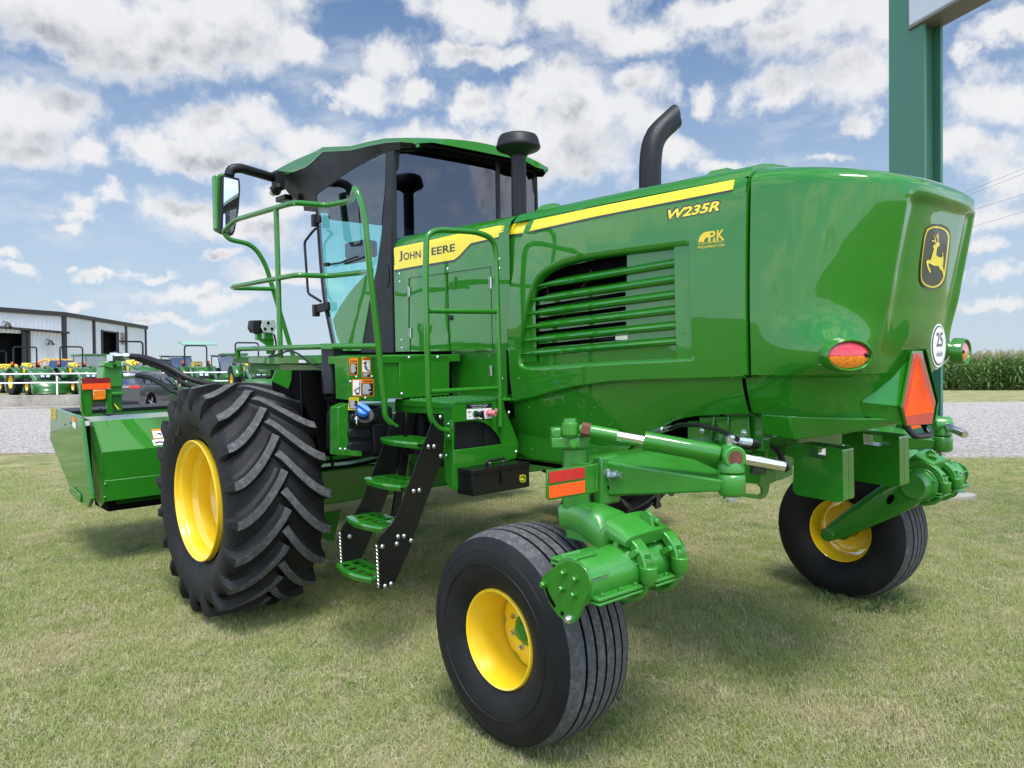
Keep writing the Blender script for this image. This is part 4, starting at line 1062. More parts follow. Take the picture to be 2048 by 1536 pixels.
for sg in (1, -1):
    mb = MB(); rows = []
    for k in range(11):
        t = k / 10; rows.append([(p.x, S(p.x, p.z), p.z) for p in [a.lerp(b, t) for a, b in zip(ro, ri)]])
    # rolled lip into the recess
    c2 = ctr
    for dy, sh in ((-.004, .012), (-.012, .022), (-.045, .034)):
        rows.append([(p.x + (c2.x - p.x) * sh * .45, S(p.x, p.z) + dy, p.z + (c2.z - p.z) * sh * 1.6) for p in ri])
    mb.grid(rows, closed=True)
    # return along the lower edge (ledge over the skirt)
    lo = [front[-1]] + bot; mb.grid([[(p.x, S(p.x, p.z), p.z) for p in lo], [(p.x, S(p.x, p.z) - .010, p.z - .010) for p in lo], [(p.x, S(p.x, p.z) - .06, p.z - .006) for p in lo]])
    fr = front; mb.grid([[(p.x, S(p.x, p.z), p.z) for p in fr], [(p.x + .008, S(p.x, p.z) - .008, p.z) for p in fr], [(p.x + .006, S(p.x, p.z) - .05, p.z) for p in fr]])
    sm = [V(XS, 0, z) for z in np.linspace(1.545, 2.462, 12)]; mb.grid([[(p.x, S(p.x, p.z), p.z) for p in sm], [(p.x - .006, S(p.x, p.z) - .010, p.z) for p in sm], [(p.x + .002, S(p.x, p.z) - .05, p.z) for p in sm]])
    if sg < 0: mb.v = [(a, -b, c) for a, b, c in mb.v]
    prt(mb, 'side_panel', 'green_shell', hood, smooth=48)
    # louvre bars
    bars = [((1071, 572), (1347, 525.6)), ((1060, 600.6), (1347, 557.7)), ((1052, 628), (1347, 589)), ((1046, 655.3), (1347, 620)), ((1043, 681.7), (1348, 651.4)), ((1041, 708), (1351, 682.7))]
    for a, b in bars:
        pa, pb = on(*a, off=-.014), on(*(b[0] + 7, b[1] - 1), off=-.014); mb = MB(); rows = []
        for k in range(15):
            t = k / 14; p = pa.lerp(pb, t); taper = min(1, .25 + t * 7) if t < .12 else 1
            h = .0215 * taper; rows.append([(p.x, p.y - .050, p.z + h * 1.55), (p.x, p.y - .012, p.z + h * .80), (p.x, p.y - .002, p.z + h * .42), (p.x, p.y, p.z - h * .05), (p.x, p.y - .006, p.z - h * .65), (p.x, p.y - .018, p.z - h * .85), (p.x, p.y - .050, p.z - h * .8)])
        mb.grid(rows); 
        mb.v = [(x, y * sg, z) for x, y, z in mb.v]; prt(mb, 'louvre', 'green_shell', hood, smooth=32)
    # backing: dark screen in the front part, closed panel behind, pillar at the rear of the opening
    LV = lambda pts: [L(1000 + a / 5.12, 460 + b / 5.12, y=W0 - .048) for a, b in pts]
    go_ = [L(a, b, y=W0 - .048) for a, b in ((1030, 745), (1030, 690), (1040, 640), (1052, 590), (1068, 550), (1092, 528), (1140, 508), (1200, 497), (1300, 484), (1392, 474), (1398, 730), (1200, 740), (1060, 750))]
    gh_ = [LV(q) for q in ([(380, 600), (445, 500), (540, 430), (700, 365), (1000, 300), (1302, 250), (1300, 385), (830, 465), (450, 540)], [(370, 685), (385, 622), (450, 592), (1300, 455), (1298, 535), (380, 690)],
        [(322, 820), (328, 780), (1275, 632), (1288, 640), (1287, 672), (1275, 680)], [(288, 957), (292, 915), (1278, 780), (1290, 790), (1289, 818), (1278, 826)], [(266, 1097), (270, 1055), (1283, 935), (1295, 945), (1294, 972), (1283, 980)], [(252, 1225), (256, 1185), (1295, 1075), (1308, 1085), (1306, 1115), (1295, 1125)])]
    mb = holed(go_, gh_, (0, -.006, 0))
    mb.v = [(x, y * sg, z) for x, y, z in mb.v]; prt(mb, 'grille_panel', 'green_shell', hood, smooth=None)
    mb = MB(); P2 = [on(a, b, off=-.007) for a, b in ((1347, 480), (1392, 475), (1396, 728), (1352, 728))]
    mb.prism(P2, (0, -.03, 0)); mb.v = [(x, y * sg, z) for x, y, z in mb.v]; prt(mb, 'grille_pillar', 'green_shell', hood, bevel=.003)
    # lower skirt
    sk_t = [on(a, b, off=-.045) for a, b in ((1018, 790), (1060, 780), (1150, 762), (1300, 748), (1483, 745))]
    sk_b = [on(a, b, off=-.060) for a, b in ((1029, 868), (1060, 875), (1150, 892), (1300, 884), (1496, 829))]
    arch = [on(a, b, off=-.060) for a, b in ((1262, 893), (1300, 878), (1320, 858), (1345, 842), (1380, 833), (1440, 829), (1496, 828))]
    lowp = [on(a, b, off=-.06) for a, b in ((1029, 868), (1080, 878), (1125, 889), (1200, 893), (1262, 893))] + arch[1:]
    st_, sb_ = resample(sk_t, 40, False), resample(lowp, 40, False); mb = MB(); rows = []
    for k in range(9):
        t = k / 8; rows.append([(a.lerp(b, t).x, S(0, 1.6) - .045 - .045 * t * t, a.lerp(b, t).z) for a, b in zip(st_, sb_)])
    rows.append([(p[0], p[1] - .035, p[2] + .004) for p in rows[-1]])
    mb.grid(rows); mb.v = [(x, y * sg, z) for x, y, z in mb.v]; prt(mb, 'lower_skirt', 'green_shell', hood, smooth=40)
# hood top
mb = MB(); rows = []
prof = [(S(0, 2.462), 2.462), (.600, 2.484), (.582, 2.503), (.555, 2.520), (.51, 2.533), (.42, 2.547), (.30, 2.556), (.15, 2.562), (0, 2.564)]
prof = prof + [(-y, z) for y, z in prof[::-1][1:]]
xt = list(np.linspace(-.10, XS, 24))
for x in xt:
    cr = 1 + 0 * x; rows.append([(x, y, z + .012 * math.sin(max(0, min(1, (-x) / 1.7)) * math.pi) * (1 - abs(y))) for y, z in prof])
mb.grid(rows); mb.grid([rows[-1], [(a - .006, b * .99, c - .012) for a, b, c in rows[-1]], [(a, b * .95, c - .05) for a, b, c in rows[-1]]])
for (x, y) in ((-.25, .44), (-1.45, .40)): mb.box((x, y, 2.556), (.16, .10, .03), taper=.6); mb.box((x, -y, 2.556), (.16, .10, .03), taper=.6)
prt(mb, 'hood_top', 'green_shell', hood, smooth=40, bevel=0)
# dark engine bay inside
mb = MB(); mb.bx(-1.68, -.10, -.53, .53, 1.38, 2.40)
prt(mb, 'engine_bay', 'dark', hood)
mb = MB()
for i, (a, b, r) in enumerate((((-.3, .52, 1.62), (-.3, .52, 2.2), .02), ((-.32, .54, 1.9), (-.9, .54, 2.0), .03), ((-.5, .54, 1.75), (-1.1, .54, 1.72), .03), ((-.7, .54, 2.12), (-.4, .54, 1.8), .02))): mb.cyl(a, b, r)
prt(mb, 'engine_pipework', 'plastic', hood)
mb = MB(); mb.prism([on(a, b, off=-.055) for a, b in ((1231, 671), (1256, 670), (1256, 679.5), (1231, 680))], (0, -.01, 0)); prt(mb, 'control_tag', 'lamp', hood)

# stripes and lettering on the hood side
def decal(pxs, name, m, parent, f=S, off=.0012, n=24):
    # strip between an upper and a lower pixel line following the surface
    (u, l) = pxs; U, Lw = resample([Vector((a, b, 0)) for a, b in u], n, False), resample([Vector((a, b, 0)) for a, b in l], n, False); mb = MB()
    rows = [[on(a.lerp(b, t).x, a.lerp(b, t).y, f, off) for a, b in zip(U, Lw)] for t in (0, .1, .2, .3, .4, .55, .7, .85, 1)]
    mb.grid(rows); return prt(mb, name, m, parent, smooth=60, fix=False)
decal((((1068.5, 440.5), (1200, 412.5), (1469, 359)), ((1058.5, 462.5), (1190, 433), (1466, 378.5))), 'yellow_stripe', 'yellow_decal', hood)
decal((((1058.2, 463.5), (1190, 434), (1465.8, 379.5)), ((1056.5, 467), (1189, 437.5), (1465.2, 382.5))), 'black_pinstripe', 'black_decal', hood)
def surf_text(body, p0, p1, hpx, name, m, parent, f=S, off=.0016, offset=0.0, shear=0.0):
    # lettering with its baseline from p0 to p1 (photograph) and height hpx, laid on the surface
    a, b = on(*p0, f), on(*p1, f); up = on(p0[0] , p0[1] - hpx, f) - a; up = V(0, 0, 1) * up.length
    mb = text_mesh(body, 1.0, 0, offset=offset, shear=shear); xs_ = [v[0] for v in mb.v]; ys_ = [v[1] for v in mb.v]; x0, x1, y0, y1 = min(xs_), max(xs_), min(ys_), max(ys_); out = []
    for v in mb.v:
        q = a.lerp(b, (v[0] - x0) / (x1 - x0)) + up * ((v[1] - y0) / (y1 - y0)); out.append((q.x, f(q.x, q.z) + off, q.z))
    mb.v = out; return prt(mb, name, m, parent, smooth=None, fix=False)
surf_text('W235R', (1332.5, 441), (1441, 422.5), 23, 'model_lettering', 'black_decal', hood, off=.0014, offset=.055, shear=.28)
surf_text('W235R', (1336, 439), (1439, 421), 18.5, 'model_lettering', 'yellow_decal', hood, off=.0022, offset=.032, shear=.28)
M['gold'] = mat('gold_decal', (.80, .55, .03), .4)
surf_text('P', (1417, 484), (1431, 482), 21, 'dealer_lettering', 'gold', hood, offset=.02)
surf_text('K', (1434, 481.5), (1449, 479.5), 21, 'dealer_lettering', 'gold', hood, offset=.02)
surf_text('&', (1426, 484.5), (1433, 483.5), 9, 'dealer_lettering', 'gold', hood, off=.0024, offset=.02)
surf_text('EQUIPMENT', (1397, 490.5), (1449, 485), 5, 'dealer_lettering', 'gold', hood)
surf_text('PKEQUIPMENT.COM', (1396, 498.5), (1449, 493), 5.5, 'dealer_lettering', 'gold', hood, offset=.012)
mb = MB(); arcs = [[], []]
for k in range(13):
    a = math.radians(80 + 100 * k / 12)
    for i_, r_ in enumerate((20, 9)): arcs[i_].append(on(1417 + r_ * math.cos(a), 484 - (r_ * 1.05) * math.sin(a), S, .0016))
mb.grid(arcs); prt(mb, 'dealer_emblem', 'gold', hood, smooth=None, fix=False)

# ---- tail shell
tail = empty('tail_hood', (0, 0, 0), root); OFF['tail_hood'] = V(0, 0, 0)
def xrear(z): return float(np.interp(z, [1.25, 1.33, 1.56, 1.7, 1.9, 2.3, 2.45], [-2.15, -2.17, -2.225, -2.27, -2.322, -2.395, -2.41]))
def tail_pt(u, z, k=0.0, full=False):
    # u in 0..1 from the left seam round the back to the right seam
    a = math.pi * u; n = 3.0 if z > 1.5 else 2.6; ca, sa = math.cos(a), math.sin(a)
    h = S(-1.75, max(z, 1.55)) - .005
    if z < 1.545: h -= .050 + .08 * ((1.545 - z) / .25) ** 1.5
    y = h * math.copysign(abs(ca) ** (2 / n), ca); x0_ = .024 if z > 1.5455 else -.035; x = XS - x0_ - (abs(xrear(z)) - abs(XS) - x0_) * abs(sa) ** (2 / n)
    return V(x, y, z)
LC = V(-2.185, .585, 1.637)
def tail_final(u, z):
    p = tail_pt(u, z)
    # recessed centre panel that carries the emblem
    if z > 1.56:
        m_ = (1 / (1 + math.exp((abs(p.y) - .36 + .10 * max(0, (2.0 - z))) / .016))) * (1 / (1 + math.exp((z - 2.325 + .10 * p.y * 0) / .006))) * min(1, max(0, (z - 1.56) / .3)) * (1 if p.x < -2.0 else 0)
        p.x += .030 * m_
        rim = math.exp(-((abs(p.y) - .405) / .035) ** 2) * (1 if z < 2.36 else 0) * min(1, (z - 1.56) / .3) * (1 if p.x < -2.05 else 0); p.x -= .012 * rim
    # lamp pods at the corners
    for s in (1, -1):
        c = V(LC.x, LC.y * s, LC.z); d = V((p.x + 2.06), (p.y - .56 * s), 0); hz_ = (p.z - c.z)
        w_ = math.exp(-(d.length / .20) ** 2 * 1.4) * (math.exp(-(hz_ / .085) ** 4) if hz_ < 0 else math.exp(-(hz_ / .12) ** 2))
        p += V(-.70, .42 * s, 0) * (.105 * w_)
    return p
zs = [1.36, 1.40, 1.45, 1.50, 1.53, 1.543, 1.547, 1.552, 1.565] + list(np.linspace(1.58, 1.76, 13)) + list(np.linspace(1.79, 2.28, 16)) + [2.295, 2.305, 2.312, 2.318, 2.325, 2.333, 2.342, 2.36, 2.39]
NU = 150; mb = MB(); rows = []
us = [.5 - .5 * math.copysign(abs(math.cos(math.pi * i / NU)) ** 1.0, math.cos(math.pi * i / NU)) for i in range(NU + 1)]
us = [i / NU for i in range(NU + 1)]
for z in zs:
    r = []
    for u in us:
        zz = z
        p = tail_final(u, z)
        # the upper edge drops towards the back
        back = (abs(p.x) - abs(XS)) / .66
        if z > 2.0: p.z = z + (.05 - .085 * max(0, min(1, back)) ** 1.3) * (z - 2.0) / .39
        if z < 1.5 : p.z = z - .03 * back * (1.5 - z) / .14
        r.append(tuple(p))
    rows.append(r)
# roof of the tail
edge = rows[-1]
for s_, dz in ((.985, .014), (.96, .030), (.92, .046), (.85, .062), (.70, .082), (.5, .098), (.3, .106), (.12, .11), (.0, .111)):
    rows.append([(XS - .012 + (x - XS + .012) * s_, y * s_, z + dz + (0 if s_ else 0)) for x, y, z in edge])
# flatten roof centre: heights towards the seam follow the hood top
rr = []
for i, r in enumerate(rows):
    if i < len(zs): rr.append(r); continue
    rr.append([(x, y, min(z, 2.575 - .10 * max(0, (abs(x) - 1.75) / .66) ** 1.2)) for x, y, z in r])
mb.grid(rr)
fl = [(r[0][0], r[0][1], r[0][2]) for r in rr]; mb.grid([[p for p in fl], [(p[0] + .006, p[1] - .012, p[2] - .004) for p in fl], [(p[0], p[1] - .06, p[2] - .02) for p in fl]])
fl = [r[-1] for r in rr]; mb.grid([[p for p in fl], [(p[0] + .006, p[1] + .012, p[2] - .004) for p in fl], [(p[0], p[1] + .06, p[2] - .02) for p in fl]])
prt(mb, 'tail_shell', 'green_shell', tail, smooth=50)
# dark liner behind the seam and under the tail
mb = MB(); mb.bx(-1.95, -1.60, -.50, .50, 1.42, 2.40); prt(mb, 'liner', 'dark', tail)
# under-bumper: faceted lower piece
mb = MB()
ub = [(on(1510, 836, off=-.10)), (on(1572, 838, off=-.09))]
xa, xb_, xc_ = -1.76, -1.93, -2.24
zt1, = (1.372,)
for s in (1, -1):
    top = [(xa, .56 * s, 1.36), (xb_ + .02, .575 * s, 1.36), (-2.14, .40 * s, 1.35), (-2.22, .21 * s, 1.34), (-2.22, 0, 1.34), (xa, 0, 1.36)]
    bt = [(xa, .54 * s, 1.265), (xb_, .555 * s, 1.25), (-2.12, .36 * s, 1.285), (-2.20, .20 * s, 1.305), (-2.20, 0, 1.305), (xa, 0, 1.27)]
    n = 6; mb.add(top + bt, [tuple(range(n)), tuple(range(2 * n - 1, n - 1, -1))] + [(i, n + i, n + (i + 1) % n, (i + 1) % n) for i in range(n)])
prt(mb, 'under_bumper', 'green_shell', tail, bevel=.006)

# tail lights: oval lens split red over amber, in a lipped socket
for s in (1, -1):
    c = V(*[L(1697, 710.5, y=.60)[i] for i in range(3)]); nrm = (V(-.80, .60, -.02) if s == 1 else V(-.97, -.10, 0)).normalized(); c = V(c.x, c.y * s, c.z) + nrm * (.012 if s == 1 else .055); uu = V(nrm.y, -nrm.x, 0).normalized(); ww = V(0, 0, 1)
    tl = empty('tail_light', c, tail); OFF['tail_light' + ('' if s == 1 else '.001')] = c; OFF[tl.name] = c
    def oval(a, b, off, n=48): return [c + uu * (a * math.cos(2 * math.pi * i / n)) + ww * (b * math.sin(2 * math.pi * i / n)) + nrm * off for i in range(n)]
    mb = MB(); mb.grid([oval(.112, .074, -.05), oval(.106, .070, -.004), oval(.098, .063, .006), oval(.092, .058, -.001), oval(.088, .054, -.016)], closed=True); prt(mb, 'lamp_bezel', 'green_shell', tl, smooth=60)
    for nm, m_, lo, hi in (('red_lens', 'redlens', -4, 184), ('amber_lens', 'amber', 184, 356)):
        mb = MB(); rows = []
        for k in range(7):
            t = k / 6; row = []
            for j in range(25):
                q = math.radians(lo + (hi - lo) * j / 24); x_, y_ = 0.088 * math.cos(q), .054 * math.sin(q); y0 = .054 * math.sin(math.radians(-4)) 
                x2 = x_; y2 = y0 + (y_ - y0) * t; rad = (x2 / .088) ** 2 + (y2 / .054) ** 2
                row.append(c + uu * x2 + ww * y2 + nrm * (-.006 + .016 * max(0, 1 - rad)))
            rows.append(row)
        mb.grid(rows); prt(mb, nm, m_, tl, smooth=60)
    mb = MB(); mb.bolt(c - uu * .074 * s + nrm * .004, nrm, .008, .006); prt(mb, 'lens_screw', 'black', tl)
    mb = MB(); mb.disc(c + nrm * -.012, nrm, .090, 32, ry=.056, udir=tuple(uu)); prt(mb, 'lamp_body', 'darkred', tl, smooth=None)

# leaping deer badge
def rear_surf(px, py, off=0.0):
    x = -2.3
    for _ in range(10):
        p = L(px, py, x=x); zz = p.z; yy = p.y
        h = S(-1.75, max(zz, 1.55)) - .005; n = 3.0; r_ = max(0, 1 - (min(abs(yy), h * .98) / h) ** n) ** (1 / n)
        x = XS - .012 - (abs(xrear(zz)) - abs(XS) - .012) * r_
        if abs(yy) < .34 and zz < 2.32: x += .030 * min(1, max(0, (zz - 1.56) / .3))
        x -= off
    return L(px, py, x=x)
ZP = lambda a, b: (1780 + a / 3.072, 380 + b / 3.072)
def badge(poly, name, m, off, sub=2):
    P = smooth_pts([Vector((*ZP(a, b), 0)) for a, b in poly], sub, True) if sub else [Vector((*ZP(a, b), 0)) for a, b in poly]
    mb = MB(); pts = [rear_surf(p.x, p.y, off) for p in P]; mb.add(pts, [tuple(range(len(pts)))])
    return prt(mb, name, m, tail, smooth=None)
badge([(180, 540), (190, 400), (212, 240), (250, 210), (300, 206), (350, 225), (374, 262), (372, 330), (352, 490), (335, 575), (295, 610), (240, 612), (195, 590)], 'emblem_plate', 'black_decal', .004, 1)
badge([(187, 535), (197, 400), (218, 248), (255, 224), (298, 222), (342, 238), (366, 270), (364, 330), (344, 490), (330, 562), (290, 600), (243, 600), (202, 578)], 'emblem_border', 'yellow_decal', .0055, 1)
badge([(194, 532), (204, 402), (226, 256), (258, 235), (298, 233), (336, 248), (357, 276), (355, 330), (336, 488), (322, 555), (286, 589), (245, 589), (210, 568)], 'emblem_field', 'black_decal', .007, 1)
deer = [(262, 345), (276, 334), (288, 330), (300, 322), (306, 330), (300, 345), (290, 355), (286, 380), (284, 402), (300, 412), (318, 414), (324, 405), (318, 385), (322, 382), (328, 405), (328, 440), (324, 470), (332, 500), (334, 545), (328, 530), (322, 500), (306, 486), (296, 466), (272, 465), (252, 455), (238, 448), (236, 462), (246, 485), (252, 505), (244, 508), (230, 478), (222, 440), (228, 430), (250, 430), (258, 405), (264, 380), (270, 358)]
badge(deer, 'deer_figure', 'yellow_decal', .0085, 0)
for ant in ([(288, 332), (294, 300), (290, 265), (296, 266), (299, 300), (294, 330)], [(284, 332), (276, 318), (258, 315), (256, 308), (280, 312), (290, 328)], [(280, 318), (272, 290), (266, 275), (274, 284), (284, 312)], [(293, 302), (284, 285), (280, 270), (288, 280), (297, 298)]):
    badge(ant, 'deer_antler', 'yellow_decal', .0085, 0)
# speed disc
mb = MB()
def spd(r, off):
    cpt = rear_surf(1780 + 290 / 3.072, 380 + 955 / 3.072, off); nn = V(-.95, -.30, 0).normalized(); uu = V(nn.y, -nn.x, 0)
    return cpt, nn, uu
cpt, nn, uu = spd(.1, .012); nn = V(-.992, -.02, .0).normalized(); uu = V(nn.y, -nn.x, 0); cpt = L(1780 + 290 / 3.072, 380 + 955 / 3.072, x=-2.345)
for r, off, m_, nm in ((.088, .006, 'white', 'speed_disc'), (.081, .0075, 'black_decal', 'disc_ring'), (.074, .009, 'white', 'disc_face')):
    mb = MB(); q = 0.9; mb.disc(cpt + nn * off, nn, r * 1.06, 40, ry=r * 1.12, udir=tuple(uu)); prt(mb, nm, m_, tail, smooth=None)
ud = uu if uu.y < 0 else -uu
prt(fit_text('25', cpt + nn * .01 - ud * .040 - V(0, 0, .005), cpt + nn * .01 + ud * .040 - V(0, 0, .005), .065, nn, offset=.012), 'speed_digits', 'black_decal', tail, smooth=None, fix=False)
prt(fit_text('mile/h', cpt + nn * .01 - ud * .038 - V(0, 0, .05), cpt + nn * .01 + ud * .038 - V(0, 0, .05), .026, nn, offset=.008), 'speed_unit', 'black_decal', tail, smooth=None, fix=False)

# slow moving vehicle triangle on its bracket
smv = empty('slow_vehicle_triangle', (-2.27, 0, 1.45), root); OFF['slow_vehicle_triangle'] = V(-2.27, 0, 1.45)
xq = -2.272
Z2 = lambda a, b: (1480 + a / 4.267, 640 + b / 4.267)
def sm(poly, off): return [L(*Z2(a, b), x=xq - off) for a, b in poly]
mb = MB(); mb.prism(sm([(1478, 265), (1556, 262), (1672, 700), (1640, 888), (1425, 905), (1385, 745)], 0), (.012, 0, 0)); prt(mb, 'backing_plate', 'green', smv, bevel=.002)
mb = MB(); mb.prism(sm([(1482, 285), (1552, 285), (1667, 705), (1640, 882), (1428, 898), (1392, 742)], .002), (.0015, 0, 0)); prt(mb, 'red_border', 'red', smv, smooth=None)
mb = MB(); mb.prism(sm([(1516, 290), (1653, 787), (1411, 824)], .004), (.0015, 0, 0)); prt(mb, 'orange_triangle', 'orange', smv, smooth=None)
mb = MB(); mb.prism([L(*Z2(a, b), x=xq) for a, b in ((1478, 265), (1385, 745), (1228, 735), (1440, 350))], (.05, 0, 0)); mb.v = [tuple(v) for v in mb.v]
hd = [L(*Z2(1478, 265), x=xq), L(*Z2(1385, 745), x=xq), L(*Z2(1425, 905), x=xq)]
w2 = [V(-2.16, .30, 1.38), V(-2.16, .32, 1.45), V(-2.235, .20, 1.62)]
mb = MB(); m_x = lambda v: V(v.x, -v.y, v.z)
for fmir in (lambda v: v, m_x):
    a, b, c = [V(q.x + .004, .0, q.z) for q in hd]; a.y = .045; b.y = .20; c.y = .165
    a, b, c = fmir(a), fmir(b), fmir(c); d, e_, g_ = fmir(V(-2.12, .33, 1.36)), fmir(V(-2.14, .35, 1.42)), fmir(V(-2.235, .16, 1.66))
    mb.add([a, b, c, d, e_, g_], [(0, 1, 4, 5), (1, 2, 3, 4)])
prt(mb, 'triangle_housing', 'green_shell', smv, smooth=None, solid=.004)
mb = MB(); mb.tube([(-2.24, .14, 1.31), (-2.28, .12, 1.255), (-2.28, -.06, 1.245), (-2.24, -.08, 1.30)], .014, 10, rad=.02); prt(mb, 'tow_handle', 'hose', root)

# ---- exhaust stack
mb = MB(); ex = L(1300, 368, y=.10); 
a = V(ex.x, .10, 2.50); k1 = L(1303, 300, x=ex.x); pts = [V(ex.x, .10, 2.50), V(ex.x, .10, 2.80), V(ex.x - .01, .08, 2.92)]
endp = L(1345, 236, x=ex.x - .04)
p0, p1, p2, p3 = L(1300, 368, x=ex.x), L(1300, 315, x=ex.x), L(1309, 272, x=ex.x), L(1346, 238, x=ex.x - .03); p0.z -= .1
R_ = .066
rows = []; path = smooth_pts([p0, p1, p2, p3], 3)
mb.tube(path, R_, 28, rad=0, caps=False)
mb.v = [tuple(v) for v in mb.v]
# cut the mouth on a slant: stretch the last rings
n = 28; dlast = (path[-1] - path[-2]).normalized(); o = len(mb.v) - n
for i in range(n):
    v = V(*mb.v[o + i]); r_ = v - path[-1]; mb.v[o + i] = tuple(v + dlast * (r_.z * .9 + (-r_.y) * -.2))
inner = [tuple(path[-1] + (V(*mb.v[o + i]) - path[-1]) * .93) for i in range(n)]; inner2 = [tuple(V(*q) - dlast * .22) for q in inner]
mb.grid([[mb.v[o + i] for i in range(n)], inner, inner2], closed=True); mb.add(inner2, [tuple(range(n))])
prt(mb, 'exhaust_pipe', 'plastic', smooth=50)

# ---- air intake with mushroom cap
pcx = L(1038, 400, x=.30); pc_ = empty('air_precleaner', (.30, pcx.y, 2.5), root); OFF['air_precleaner'] = V(.30, pcx.y, 2.5)
zt_ = L(1038, 308, x=.30).z; zc0, zc1 = L(1038, 304, x=.30).z, L(1038, 268, x=.30).z
mb = MB(); mb.rings((.30, pcx.y, 2.45), (.30, pcx.y, zt_), [(0, .052), (1, .052)], 32); prt(mb, 'intake_pipe', 'plastic', pc_)
mb = MB(); mb.rings((.30, pcx.y, zt_ - .008), (.30, pcx.y, zt_ + .008), [(0, .055), (1, .055)], 32); prt(mb, 'clamp', 'chrome', pc_)
h_ = zc1 - zc0; mb = MB(); mb.rings((.30, pcx.y, zc0 - .03), (.30, pcx.y, zc1), [(0, .060), (.10, .075), (.26, .138), (.34, .152), (.42, .154), (.50, .150), (.78, .138), (.90, .126), (.97, .095), (1, .02)], 48); prt(mb, 'cap', 'plastic', pc_, smooth=45)

# ---- cover beside the cab (carries the name band and the service doors)
cov = empty('side_cover', (0, 0, 0), root); OFF['side_cover'] = V(0, 0, 0)
def SC_(x, z): return .640 + .085 * min(1.1, max(0, (x + .05) / 1.15)) - (.018 * ((z - 2.41) / .06) ** 2 if z > 2.41 else 0)
onc = lambda px, py, off=0.0: on(px, py, SC_, off)
xF, xR = onc(785, 600).x, -.085
for s in (1, -1):
    mb = MB(); rows = []
    prof2 = [(SC_(-1, z), z) for z in np.linspace(1.675, 2.39, 8)] + [(SC_(-1, z), z) for z in (2.41, 2.425, 2.44, 2.455, 2.465, 2.475)] + [(.600, 2.490), (.575, 2.508), (.54, 2.522), (.45, 2.533), (.30, 2.542), (0, 2.548)]
    for x, sh in ((xF, .016), (xF - .012, .006), (xF - .03, 0), (.8, 0), (.4, 0), (xR, 0)):
        rows.append([(x, max(0, y - sh + (SC_(x, 2) - .640) * min(1, y / .55)), z - sh * (1 if z > 2.4 else 0)) for y, z in prof2])
    rows = [[(x + .0, y - .04, z) for x, y, z in rows[0]]] + rows
    mb.grid(rows)
    if s < 0: mb.v = [(a, -b, c) for a, b, c in mb.v]
    prt(mb, 'cover_panel', 'green_shell', cov, smooth=40)
fS = SC_
B2 = lambda a, b: (760 + a / 6.4, 420 + b / 6.4)
band_t = [B2(165, 487), B2(560, 405), B2(1000, 305), B2(1600, 185), B2(1925, 138)]; band_b = [B2(183, 768), B2(560, 700), B2(950, 635), B2(1010, 590), B2(1160, 425), B2(1600, 325), B2(1850, 290)]
U = [Vector((*p, 0)) for p in band_t]; Lo = [Vector((*p, 0)) for p in band_b]
def band(top, bottom, name, m, off, n=60):
    xs_ = np.linspace(0, 1, n); mb = MB(); rows = [[] for _ in range(13)]
    tx = [p[0] for p in top]; ty = [p[1] for p in top]; bx_ = [p[0] for p in bottom]; by_ = [p[1] for p in bottom]
    for t in xs_:
        xt_ = tx[0] + (tx[-1] - tx[0]) * t; xb2 = bx_[0] + (bx_[-1] - bx_[0]) * t; a = (xt_, np.interp(xt_, tx, ty)); b = (xb2, np.interp(xb2, bx_, by_))
        for k in range(13): kk = (k / 12) ** 1.5; rows[k].append(onc(a[0] + (b[0] - a[0]) * kk, a[1] + (b[1] - a[1]) * kk, off + .0006))
    mb.grid(rows); prt(mb, name, m, cov, smooth=60, fix=False)
gx = 1597 / 6.4 + 760
def cut(pts, x0, x1):
    tx = [p[0] for p in pts]; ty = [p[1] for p in pts]; r = [(x0, float(np.interp(x0, tx, ty)))] + [p for p in pts if x0 < p[0] < x1] + [(x1, float(np.interp(x1, tx, ty)))]; return r
band(cut(band_t, 786, 1009), cut(band_b, 788.6, 1009), 'yellow_band', 'yellow_decal', .0015)
dn = lambda pts, d: [(a, b + d) for a, b in pts]
band(dn(cut(band_b, 788.6, 1009), .6), dn(cut(band_b, 789.2, 1009), 4.2), 'band_underline', 'black_decal', .0015)
# remaining piece of band on the corner panel between cover and hood
cor = empty('corner_panel', (0, 0, 0), root); OFF['corner_panel'] = V(0, 0, 0)
mb = MB(); rows = []
for x in (-.06, -.12, -.20, -.30):
    rows.append([(x, y - .028, z) for y, z in [(S(x, z), z) for z in list(np.linspace(1.6, 2.40, 12)) + [2.42, 2.435, 2.45, 2.462]]] + [(x, .585, 2.484), (x, .56, 2.503), (x, .50, 2.520), (x, .3, 2.535), (x, 0, 2.54)])
for s in (1, -1):
    mb = MB(); mb.grid([[(a, b * s, c) for a, b, c in r] for r in rows]); prt(mb, 'panel', 'green_shell', cor, smooth=40)
fC = lambda x, z: S(x, z) - .028
decal(((B2(1612, 182), B2(1700, 168), B2(1925, 138)), (B2(1612, 322), B2(1700, 309), B2(1852, 290))), 'yellow_band', 'yellow_decal', cor, fC, .0012, 8)
decal(((B2(1612, 326), B2(1700, 313), B2(1851, 294)), (B2(1612, 350), B2(1700, 336), B2(1843, 312))), 'band_underline', 'black_decal', cor, fC, .0012, 8)
# lettering of the band
def bandtext(body, a, b, h, cap=None):
    return surf_text(body, B2(*a), B2(*b), h / 6.4, 'band_lettering', 'black_decal', cov, SC_, .0028, offset=.022)
bandtext('J', (247, 663), (292, 652), 130); bandtext('OHN', (305, 645), (527, 612), 96); bandtext('D', (560, 600), (633, 588), 118); bandtext('EERE', (663, 581), (965, 527), 96)
